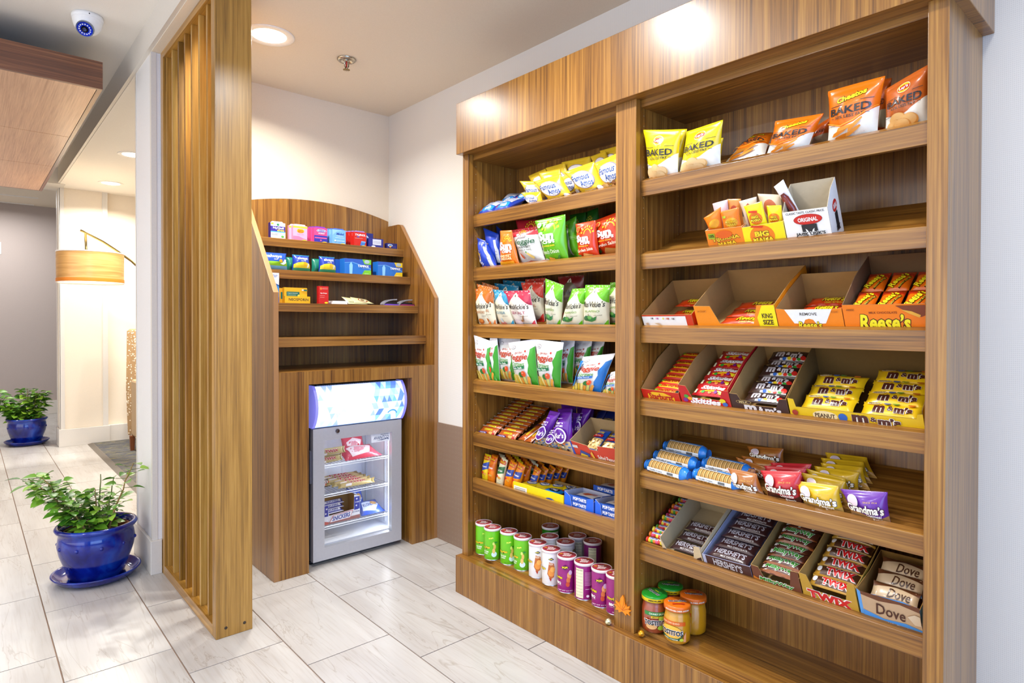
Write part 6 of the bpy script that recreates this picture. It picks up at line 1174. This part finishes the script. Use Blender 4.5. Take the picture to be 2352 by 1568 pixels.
for i, (q, b, a, l) in enumerate(((qq(K, .02, (.945, .055), (.905, .055), (.895, .125), (.955, .10)), 'e87818', TJ[:1], 'orange bag leaning left in the orange carton'), (qq(K, .016, (.900, .05), (.846, .05), (.842, .118), (.898, .112)), 'e87818', TJ, 'orange bag with yellow lettering at the front of the orange carton'), (qq(K, .05, (.94, .05), (.895, .05), (.888, .135), (.935, .13)), 'e8c8c8', [], 'pinkish bag at the back of the orange carton'), (qq(K, .055, (.90, .05), (.86, .05), (.852, .13), (.892, .135)), 'd88838', [('e', .5, .6, .3, .2, 'b04830')], 'clear bag with brown stick at the back of the orange carton'),
        (qq(K, .03, (.838, .05), (.808, .05), (.795, .135), (.845, .13)), 'd8c4b0', [('p', [(.3, .05), (.7, .05), (.66, .8), (.5, .88), (.34, .8)], 'a84830')], 'clear bag with sausage at the left of the yellow carton'), (qq(K, .016, (.82, .05), (.772, .05), (.776, .125), (.828, .118)), 'f0e010', BM, 'yellow bag at the front of the yellow carton'), (qq(K, .05, (.80, .05), (.745, .05), (.74, .125), (.80, .138)), 'e0ccb0', [('e', .5, .55, .32, .3, 'c06848')], 'clear bag with sausage at the back of the yellow carton'), (qq(K, .02, (.775, .05), (.735, .05), (.73, .105), (.768, .11)), 'f0e010', BM[:3], 'yellow bag at the right of the yellow carton'))): mstick(q, .016, b, a, l, 90 + i)
MS = thing('sausage_stick', 'single sausage in a white sleeve sticking out of the white carton', 'meat snack', tuple(SP(K, .70, .05, .06)))
part('sleeve', MS, lambda mb: pillow(mb, qq(K, .046, (.716, .05), (.692, .05), (.724, .165), (.752, .150)), .010, 'e8e6ec', [], 5, None, 8, 10, .02, .6))
part('sausage', MS, lambda mb: mb.tube([SP(K, .703, .036, .055), SP(K, .712, .036, .09), SP(K, .724, .036, .118), SP(K, .730, .036, .130)], [.008, .009, .009, .005], flat('7c2c20', .25, 0, 'meat', .4), 12))

# ------------------------------------------------------------------ fifth right shelf: cookie sleeves
BISC = flat('d8ac68', .8, 0, 'biscuit'); BISC2 = flat('c89850', .8, 0, 'biscuit')
for i, (ya, sa, yb, sb, n) in enumerate(((1.170, .133, 1.010, .127, .026), (1.172, .078, 1.012, .068, .026), (1.172, .026, 1.012, .014, .026), (1.003, .085, .848, .080, .026), (1.003, .030, .850, .022, .026))):
    a, b = SP('R5', ya, sa, n), SP('R5', yb, sb, n); d = (b - a); x = d.normalized(); nn = frame('R5')[2]; z = (nn - x * nn.dot(x)).normalized(); yv = z.cross(x); ln = d.length; rr = .0225
    R = thing('cookie_sleeve', ('clear blue-ended cookie sleeve at the back left of the fifth shelf', 'clear blue-ended cookie sleeve between the front and back ones at left', 'clear blue-ended cookie sleeve at the front left by the post', 'clear blue-ended cookie sleeve behind the brown cookie bags', 'clear blue-ended cookie sleeve at the front next to the brown bag')[i], 'cookie sleeve', tuple(a.lerp(b, .5) - nn * n), 'clear cookie sleeves')
    for j in range(18):
        c0 = a + x * (ln * (.14 + .72 * j / 18)); part('cookie', R, lambda mb: mb.tube([c0, c0 + x * ln * .033], rr * (.97 + .03 * (j % 2)), BISC if j % 2 else BISC2, 18))
    for sgn, p0, nm in ((1, a, 'wrapper_end'), (-1, b, 'wrapper_end')):
        q0 = p0 + x * sgn * ln * .14; part(nm, R, lambda mb: mb.tube([q0, q0 - x * sgn * ln * .05, p0 + x * sgn * ln * .02, p0], [rr + .0008, rr * .92, rr * .55, rr * .7], film('2880d8'), 14))
    def wrap(mb):
        F = lambda u, v, e: a + x * (ln * u) + (z * math.cos((.5 - v) * 3.4) - (-yv if yv.x > 0 else yv) * math.sin((.5 - v) * 3.4)) * (rr + .0010 + e)
        sx = 1 if yv.x > 0 else -1
        F = lambda u, v, e: a + x * (ln * u) + (z * math.cos((v - .5) * 3.6) + yv * sx * math.sin((v - .5) * 3.6)) * (rr + .0012 + e)
        print_art(mb, [('r', .13, .52, .87, .66, 'e8ecf0'), ('r', .13, .66, .87, .70, '88b8e8'), ('p', [(.5, .56), (.86, .52), (.86, .64), (.5, .62)], '3c84cc'), ('t', 'Grandma\u2019s', .34, .59, .36, .10, '283044', dict(sh=.2)), ('r', .13, .10, .87, .22, 'e8ecf0'), ('r', .6, .12, .74, .2, '606468'), ('t', 'Vanilla Creme', .34, .16, .3, .05, '505860')], F, 2.2, film, .10)
    part('wrapper_print', R, wrap)
# ------------------------------------------------------------------ boxes on the sundries counter
def ubox(x0, x1, z0, z1, yf, dep, base, art, label, grp, name='medicine_box', topcol=None, ends=False, cat='box'):
    mb = MB(); b = card(base); tp = card(topcol or base); c = (x1 - x0) * .10
    mb.hexa([(x0, yf, z0), (x1, yf, z0), (x1, yf + dep, z0), (x0, yf + dep, z0), (x0, yf, z1), (x1, yf, z1), (x1, yf + dep, z1), (x0, yf + dep, z1)], [b, tp, b, b, b, b])
    o = obj(name, mb, None, ((x0 + x1) / 2, yf + dep / 2, z0)); tag(o, label, cat, grp)
    if topcol: 
        tb = MB(); tb.hexa([(x0 + c, yf + dep * .1, z1), (x1 - c, yf + dep * .1, z1), (x1 - c, yf + dep * .9, z1), (x0 + c, yf + dep * .9, z1), (x0 + c * 1.6, yf + dep * .3, z1 + .007), (x1 - c * 1.6, yf + dep * .3, z1 + .007), (x1 - c * 1.6, yf + dep * .7, z1 + .007), (x0 + c * 1.6, yf + dep * .7, z1 + .007)], tp); obj('top_flap', tb, o)
    if art: ab = MB(); print_art(ab, art, quadF((x0, yf, z0), (x1, yf, z0), (x1, yf, z1), (x0, yf, z1)), (x1 - x0) / (z1 - z0), card); obj('printed_label', ab, o)
    return o
Z1, Z2, Z3 = 1.5235, 1.3675, 1.2095
DOT = ('e', .78, .04, .18, .05, 'e8d020')
ubox(1.096, 1.166, Z1, 1.601, 2.976, .030, '3c2c98', [('r', 0, .78, 1, 1, 'f0f0f4'), ('r', .02, .88, .2, .98, 'e8e020'), ('e', .5, .88, .09, .07, '2c8454'), ('t', 'NyQuil', .52, .66, .74, .16, WH, dict(b=.03)), ('t', 'SEVERE', .68, .52, .48, .10, 'f0d820', dict(b=.03)), ('r', 0, .40, 1, .46, '48a8dc'), ('r', 0, 0, 1, .40, 'd8dcdc'), ('r', .06, .30, .6, .32, '8c9498'), ('r', .06, .24, .5, .26, '8c9498'), ('e', .8, .16, .1, .06, '58ac48')], 'white and dark blue medicine box at the left of the counter top shelf', None, topcol='d8d0e0')
PK_ART = [('r', 0, .84, 1, .96, 'f0c838'), ('e', .52, .66, .26, .14, 'e8b818'), ('t', 'Pepto', .52, .69, .36, .09, 'b84810', dict(b=.04)), ('t', 'Bismol', .52, .61, .36, .08, 'b84810', dict(b=.04)), ('p', [(0, .30), (.4, .30), (.7, .18), (1, .12), (1, 0), (0, 0)], 'e078a0'), ('t', 'chewable tablets', .5, .44, .5, .04, 'c05880'), DOT]
BE_ART = [('e', .56, .80, .36, .11, 'f0e8f4'), ('e', .56, .80, .33, .09, '4c3ca0'), ('t', 'Benadryl', .56, .80, .54, .10, WH, dict(b=.02)), ('t', 'ALLERGY', .56, .62, .5, .07, 'f8e8f0', dict(b=.04)), ('r', 0, .0, 1, .48, '3030a0'), ('r', .05, .28, .95, .36, 'e05890'), ('e', .5, .16, .07, .04, 'e05890'), DOT]
MI_ART = [('p', [(0, .60), (.3, .85), (1, 1), (0, 1)], '8cc0ec'), ('t', 'Midol', .58, .72, .56, .16, '20409c', dict(sh=.1, b=.02)), ('t', 'COMPLETE', .55, .58, .5, .05, 'e8f4fc'), ('r', .2, .44, .9, .46, 'd0e4f4'), ('e', .2, .24, .07, .06, 'd0e4f4'), ('r', .3, .22, .9, .25, 'd0e4f4'), DOT]
TY_ART = [('t', 'TYLENOL', .5, .80, .84, .14, WH, dict(sh=.2, b=.03)), ('t', 'PM', .32, .66, .2, .09, '3c68c8', dict(b=.04)), ('r', .05, .55, .7, .57, 'e8b0a8'), ('p', [(.48, .08), (.82, .04), (.92, .34), (.58, .38)], '3c78cc'), ('p', [(.56, .30), (.92, .28), (.92, .36), (.58, .38)], '78b0e8'), DOT]
for nm, x0, x1, base, top, art, n, dx, w in (('pink stomach tablet', 1.205, 1.277, 'eca4c4', 'f0c0d4', PK_ART, 2, .012, 'pink and yellow'), ('allergy', 1.312, 1.382, 'd84884', '6c2ca0', BE_ART, 3, .008, 'pink and violet'), ('pale blue', 1.410, 1.483, '74b0e4', '3c60c0', MI_ART, 4, .0085, 'pale blue'), ('red', 1.531, 1.602, 'c82018', '8c74b8', TY_ART, 6, .0085, 'red')):
    for i in range(n):
        ubox(x0 - dx * i * .9, x1 - dx * i * .9, Z1, 1.5985 + .001 * i, 2.976 + .0215 * i, .020, base, art if i == 0 else art[:2], '%s medicine box, %s' % (w, 'frontmost of its row' if i == 0 else ORD[i] + ' of its row counting from the front'), w + ' medicine boxes', topcol=top)
NV = [('e', .3, .62, .24, .22, 'd0dcf0'), ('e', .3, .6, .17, .16, '3c80c8'), ('t', 'ORAL B', .3, .58, .26, .08, WH), ('r', .55, .5, .95, .56, 'e8b830')]
ubox(1.613, 1.672, Z1, 1.606, 3.03, .03, '20287c', NV, 'tall dark blue box at the back beside the red boxes', 'dark blue boxes')
ubox(1.615, 1.700, Z1, 1.572, 2.970, .028, '242c88', [('r', .25, .30, .85, .92, 'd4d8e4'), ('r', .3, .5, .8, .53, '8c90a8'), ('r', .3, .65, .8, .68, '8c90a8'), ('e', .3, .1, .14, .12, 'e0e8f4')], 'wide dark blue box with grey panel in front', 'dark blue boxes')
ubox(1.724, 1.787, Z1, 1.555, 2.970, .028, '1c206c', NV[:2] + [('r', .5, .2, .9, .6, '30348c'), ('e', .3, .4, .1, .16, 'e8a848')], 'smallest dark blue box at the right end of the row', 'dark blue boxes')
def soft(x0, x1, z0, z1, yf, T, base, art, label, seed):
    mb = MB(); q = [(x0, yf, z0), (x1, yf, z0), (x1 - .004, yf + .004, z1), (x0 + .004, yf + .004, z1)]; F = pillow(mb, q, T, base, (), seed, None, 12, 12, .02, .3, .5)
    o = obj('pad_pack', mb, None, basepoint(q)); tag(o, label, 'hygiene pack', 'blue and green pad packs'); ab = MB(); print_art(ab, art, F, (x1 - x0) / (z1 - z0), film, .09); obj('printed_label', ab, o)
soft(1.030, 1.157, Z2, 1.450, 2.925, .05, '2050b0', [('r', .02, .22, .98, .48, '8cc828'), ('r', .02, 0, .98, .24, '6cb8e4'), ('t', 'always', .48, .76, .56, .24, WH, dict(sh=.2, b=.02)), ('e', .70, .52, .07, .09, 'f0a020'), ('p', [(.66, .36), (.78, .42), (.86, .62), (.94, .60), (.92, .40), (.8, .30)], 'd8e8f0'), ('t', 'MAXI', .5, .60, .14, .05, WH)], 'blue pad pack with lime band at the left', 1)
AW = [('r', .02, .94, .98, 1, '2c9c84'), ('r', .02, 0, .98, .20, '28a078'), ('p', [(.02, .20), (.98, .20), (.98, .40), (.8, .50), (.5, .56), (.2, .50), (.02, .40)], 'f0dc30'), ('t', 'always', .52, .76, .62, .22, WH, dict(sh=.2, b=.02)), ('e', .64, .44, .10, .12, 'f0b020'), ('p', [(.74, .22), (.86, .26), (.9, .48), (.82, .46)], 'f0f0e8'), ('t', 'ULTRA THIN', .54, .62, .3, .04, WH)]
soft(1.176, 1.268, Z2, 1.448, 2.922, .045, '2440a8', AW, 'blue and yellow pad pack in the middle, left one', 2)
soft(1.166, 1.250, Z2, 1.440, 2.975, .04, '1c7c64', [], 'dark green pad pack behind the left blue and yellow one', 3)
soft(1.310, 1.402, Z2, 1.450, 2.922, .045, '2440a8', AW, 'blue and yellow pad pack in the middle, right one', 4)
soft(1.296, 1.384, Z2, 1.442, 2.975, .04, '1c7c64', [], 'dark green pad pack behind the right blue and yellow one', 5)
def TX(c): return [('p', [(0, .72), (.3, .78), (.6, .62), (1, .40), (1, 1), (0, 1)], '2858b8'), ('p', [(0, .70), (.3, .76), (.6, .58), (1, .36), (1, .44), (.6, .66), (.3, .80), (0, .74)], '5ca0e0'), ('p', [(.18, .02), (.28, .02), (.30, .6), (.24, .8), (.17, .6)], '8cc8f4'), ('p', [(.64, 0), (1, 0), (1, .32), (.74, .30)], c), ('p', [(.66, 1), (1, 1), (1, .68), (.74, .70)], c), ('e', .84, .86, .10, .12, 'a8bcc8'), ('t', 'TAMPAX', .70, .56, .42, .15, WH, dict(b=.03)), ('t', 'cardboard applicator', .78, .43, .24, .03, 'd0e0f4'), ('t', 'regular', .82, .08, .18, .04, WH)]
ubox(1.440, 1.588, Z2, 1.447, 2.901, .055, '2070c8', TX('78c430'), 'blue box with lime corner on the second counter shelf', 'blue applicator boxes', 'tampon_box')
ubox(1.418, 1.560, Z2, 1.445, 2.960, .055, '1c50a8', [], 'blue box standing behind the lime-cornered one', 'blue applicator boxes', 'tampon_box')
ubox(1.629, 1.777, Z2, 1.443, 2.901, .055, '2070c8', TX('e8c820'), 'blue box with yellow corner on the second counter shelf', 'blue applicator boxes', 'tampon_box')
ubox(1.024, 1.081, Z3, 1.348, 2.832, .045, 'e8ecf4', [('p', [(0, .0), (1, 0), (1, .60), (.5, .70), (0, .62)], '3c8cd0'), ('p', [(0, .58), (.5, .66), (1, .56), (1, .60), (.5, .70), (0, .62)], '1c4c90'), ('r', 0, 0, 1, .2, '2c5cb0'), ('t', 'TRAVEL', .7, .92, .4, .04, '4858a0'), ('t', 'KIT', .7, .87, .2, .04, '4858a0')], 'tall white and blue box beside the left side panel', None, 'toiletry_box')
NE = [('r', .10, .0, .1, .0, 'e0a818'), ('r', .10, .30, .66, .74, '1c6454'), ('t', 'Original Ointment', .36, .64, .44, .06, 'e0e8d8', dict(b=.02)), ('r', .14, .52, .5, .54, 'b0c8b8'), ('p', [(.56, .50), (.62, .58), (.68, .50), (.62, .42)], 'e8c840'), ('e', .80, .86, .05, .04, 'e8ecf0'), ('r', .84, .80, .98, .90, '1c6454')]
ubox(1.106, 1.216, Z3, 1.284, 2.836, .020, 'e0a818', NE, 'yellow ointment box at the front with green panel', 'yellow ointment boxes', 'ointment_box')
ubox(1.088, 1.200, Z3, 1.281, 2.860, .020, 'd89c14', NE[1:2], 'yellow ointment box standing behind the front one', 'yellow ointment boxes', 'ointment_box')
ubox(1.106, 1.227, Z3, 1.2435, 2.827, .008, 'e8b018', [('t', 'NEOSPORIN', .54, .56, .78, .36, '1c1c1c', dict(b=.01))], 'low yellow ointment box with black lettering', 'yellow ointment boxes', 'ointment_box')
ubox(1.270, 1.319, Z3, 1.296, 2.827, .022, 'c81c1c', [('e', .22, .86, .12, .07, 'e07838'), ('t', 'Eye Drops', .50, .60, .66, .08, 'f8e8e0', dict(b=.03)), ('r', .35, .84, .9, .86, 'f0a898'), ('r', .35, .90, .9, .91, 'f0a898'), ('r', .1, .46, .6, .475, 'f0b0a8'), ('r', .1, .36, .56, .375, 'f0b0a8'), ('e', .74, .08, .18, .045, 'f0d820')], 'upright red eye drop box', None, 'eye_drop_box')
o = ubox(1.338, 1.420, Z3, Z3 + .010, 2.830, .05, 'ecebe6', [], 'flat white packet lying on the third counter shelf', None, 'white_packet')
ubox(1.345, 1.428, Z3 + .0102, Z3 + .018, 2.836, .045, 'e4e2dc', [], 'second white packet stacked on the flat one', None, 'white_packet')
for i, (x, r) in enumerate(((1.455, .1), (1.490, -.08))):
    mb = MB(); q = [(x - .03, 2.832 + i * .002, Z3 + .004 + .006 * i), (x + .078, 2.832, Z3 + .004 + .004 * i), (x + .052, 2.87, Z3 + .030), (x - .045 + .01 * i, 2.875, Z3 + .040)]
    pillow(mb, q, .006, 'd0cc98', [('e', .58, .5, .26, .36, '8c3c20'), ('e', .58, .5, .20, .27, 'e0d8b0'), ('e', .56, .5, .12, .16, '705030')] if i else [('r', .1, .2, .5, .3, '707050')], 7 + i, None, 8, 8, .02, .5); o = obj('condiment_packet', mb, None, basepoint(q)); tag(o, ('pale green packet lying behind the round-logo one', 'pale green packet with round logo leaning on the shelf')[i], 'packet', 'pale green packets')
def brush(x, c1, label):
    R = thing('folding_brush', label, 'hairbrush', (x, 2.86, Z3), 'folding hairbrushes')
    part('handle', R, lambda mb: mb.prism([(x - .045, 2.835, Z3), (x + .050, 2.835, Z3), (x + .055, 2.838, Z3 + .008), (x - .03, 2.838, Z3 + .010)], (0, .035, 0), plast(c1, .3)), .002)
    arc_ = [(x - .045 + .085 * (1 - math.cos(PI * .5 * i / 6)), Z3 + .006 + .030 * math.sin(PI * .5 * i / 6)) for i in range(7)]
    part('hood', R, lambda mb: mb.prism([(a, 2.836, b) for a, b in arc_] + [(a * .9 + x * .1 + .002, 2.836, b - .006) for a, b in arc_[::-1]], (0, .034, 0), plast('8c8c94', .25)), .001)
    part('bristle_pad', R, lambda mb: mb.box((x - .028, 2.840, Z3 + .009), (x + .04, 2.866, Z3 + .018), plast('18181c', .6)))
    br = MB()
    for i in range(11): br.tube([(x - .024 + i * .0062, 2.842, Z3 + .017), (x - .022 + i * .0064, 2.8405, Z3 + .031)], .0007, BLK, 4)
    o = obj('bristles', br, R); o['kind'] = 'stuff'
brush(1.668, '6438b0', 'folding hairbrush with violet handle, left of the pair'); brush(1.762, '802060', 'folding hairbrush with plum handle at the right end')

# ------------------------------------------------------------------ frozen goods in the freezer
def fz(nm, des, q, T, label, cat, grp, seed): return pack(nm, des, q, T, label, cat, grp, seed)
PK['goldbar'] = ('c4b078', [('r', .0, .0, .06, 1, 'a08c50'), ('r', .94, 0, 1, 1, 'a08c50'), ('o', 'TWIX', .52, .52, .46, .42, 'b83040', 'f0e4d8', dict(b=.04)), ('r', .2, .04, .36, .3, 'e8e4e0')]); PK['cream'] = ('d8485c', [('p', [(.2, .1), (.7, .2), (.9, .7), (.5, .85), (.15, .6)], 'f0d8d8'), ('p', [(.3, .3), (.6, .36), (.66, .6), (.4, .66)], 'e0909c')]); PK['blueice'] = ('3c60c8', [('p', [(.1, .2), (.6, .1), (.9, .5), (.5, .8), (.2, .7)], 'c8d4ec'), ('t', 'KLONDIKE', .5, .5, .6, .2, '1c3c90', dict(b=.02)), ('e', .7, .6, .14, .16, 'c89c60')])
z = .447
for i in range(2): fz('frozen_candy_bar', 'goldbar', [(1.235, 2.79, z + i * .035), (1.375 + .015 * i, 2.79, z + .006 + i * .035), (1.375 + .015 * i, 2.80, z + .036 + i * .035), (1.235, 2.80, z + .034 + i * .035)], .02, ('lower', 'upper')[i] + ' gold bar on the top freezer shelf', 'frozen bar', 'gold bars in the freezer', i)
fz('ice_cream_bag', 'cream', [(1.385, 2.78, z), (1.585, 2.78, z + .002), (1.570, 2.88, z + .045), (1.37, 2.88, z + .052)], .045, 'red and white ice cream bag lying on the top freezer shelf', 'ice cream', None, 4)
fz('ice_cream_bag', 'cream', [(1.44, 2.92, z), (1.57, 2.92, z), (1.56, 2.95, z + .085), (1.44, 2.95, z + .090)], .03, 'pink ice cream bag standing at the back of the top freezer shelf', 'ice cream', None, 5)
z = .307
for i in range(5): fz('frozen_candy_bar', 'goldbar', [(1.345 - .018 * i, 2.782 + .030 * i, z + .010 + .004 * i), (1.545, 2.782 + .030 * i, z + .010 + .004 * i), (1.565 - .01 * i, 2.818 + .030 * i, z + .024 + .004 * i), (1.355 - .02 * i, 2.818 + .030 * i, z + .024 + .004 * i)], .022, ORD[i] + ' gold bar counting from the glass on the middle freezer shelf', 'frozen bar', 'gold bars in the freezer', 10 + i)
fz('frozen_cone', 'mmd', [(1.25, 2.84, z + .006), (1.345, 2.86, z + .01), (1.345, 2.89, z + .04), (1.25, 2.87, z + .04)], .03, 'dark round wrapper at the left of the middle freezer shelf', 'frozen treat', None, 3)
z = .155; R = thing('frozen_bar_carton', 'open blue and white starred carton with red slanted lettering on the lowest freezer shelf', 'carton', (1.355, 2.84, z)); bl = card('2c3c9c')
fpn = part('front_panel', R, lambda mb: mb.prism([(1.225, 2.782, z), (1.462, 2.782, z), (1.462, 2.782, z + .108), (1.432, 2.782, z + .118), (1.430, 2.782, z + .048), (1.300, 2.782, z + .040), (1.296, 2.782, z + .090), (1.225, 2.782, z + .100)], (0, .002, 0), card('e8e8ec'), KR)); fpn['base'] = R['base']
ab = MB(); F = quadF((1.225, 2.782, z), (1.462, 2.782, z), (1.462, 2.782, z + .108), (1.225, 2.782, z + .108))
st = []
for cu, cv in ((.26, .7), (.24, .5), (.92, .9), (.91, .6), (.97, .4), (.27, .2)):
    st.append(('p', [(cu + (.026 if i % 2 == 0 else .011) * math.cos(PI / 2 + PI * i / 5), cv + (.056 if i % 2 == 0 else .024) * math.sin(PI / 2 + PI * i / 5)) for i in range(10)], 'f4f4f8'))
print_art(ab, [('r', .0, .36, .30, .84, '2c3c9c'), ('r', .87, .40, .995, .99, '2c3c9c'), ('p', [(.30, .0), (1, .0), (1, .16), (.3, .10)], '98605c'), ('p', [(0, 0), (.3, 0), (.3, .1), (0, .3)], 'c84838'), ('p', [(.32, .06), (.78, .10), (.84, .42), (.40, .36)], 'd02830'), ('p', [(.335, .075), (.775, .115), (.825, .40), (.41, .345)], 'f4f4f4'), ('t', 'SNICKERS', .58, .235, .40, .20, '20389c', dict(sh=.25, b=.03, rot=4)), ('t', 'ICE CREAM', .90, .32, .16, .06, '303c80'), ('t', '24 BARS', .93, .75, .10, .06, 'f0f0f4')] + st, F, 2.2, card); obj('printed_label', ab, fpn)
pbox('back_panel', R, (1.225, 2.905, z), (1.462, 2.907, z + .10), KR); pbox('side_panel', R, (1.460, 2.784, z), (1.462, 2.905, z + .105), KR); pbox('side_panel', R, (1.225, 2.784, z), (1.227, 2.905, z + .10), KR); pbox('bottom_panel', R, (1.227, 2.784, z), (1.460, 2.905, z + .002), KR)
PK['snick'] = ('2c3c9c', [('r', .1, .3, .9, .75, 'e8e8f0'), ('t', 'SNICKERS', .5, .52, .6, .34, '20389c', dict(sh=.2, b=.03)), ('r', .0, .0, 1, .12, 'e0e0e8')])
for i in range(3): fz('frozen_candy_bar', 'snick', [(1.275 + .01 * i, 2.80 + .022 * i, z + .040 + .014 * i), (1.385 + .012 * i, 2.80 + .022 * i, z + .044 + .014 * i), (1.385 + .012 * i, 2.83 + .022 * i, z + .060 + .014 * i), (1.275 + .01 * i, 2.83 + .022 * i, z + .056 + .014 * i)], .014, ORD[i] + ' blue and white bar from the front inside the starred carton', 'frozen bar', 'bars inside the starred carton', 30 + i)
fz('ice_cream_bag', 'blueice', [(1.475, 2.79, z), (1.61, 2.79, z + .002), (1.60, 2.88, z + .042), (1.475, 2.88, z + .05)], .04, 'blue ice cream pack lying in front on the lowest freezer shelf', 'ice cream', None, 7)
fz('ice_cream_bag', 'blueice', [(1.475, 2.93, z), (1.57, 2.93, z), (1.555, 2.95, z + .092), (1.470, 2.95, z + .108)], .03, 'blue ice cream pack standing behind on the lowest freezer shelf', 'ice cream', None, 8)
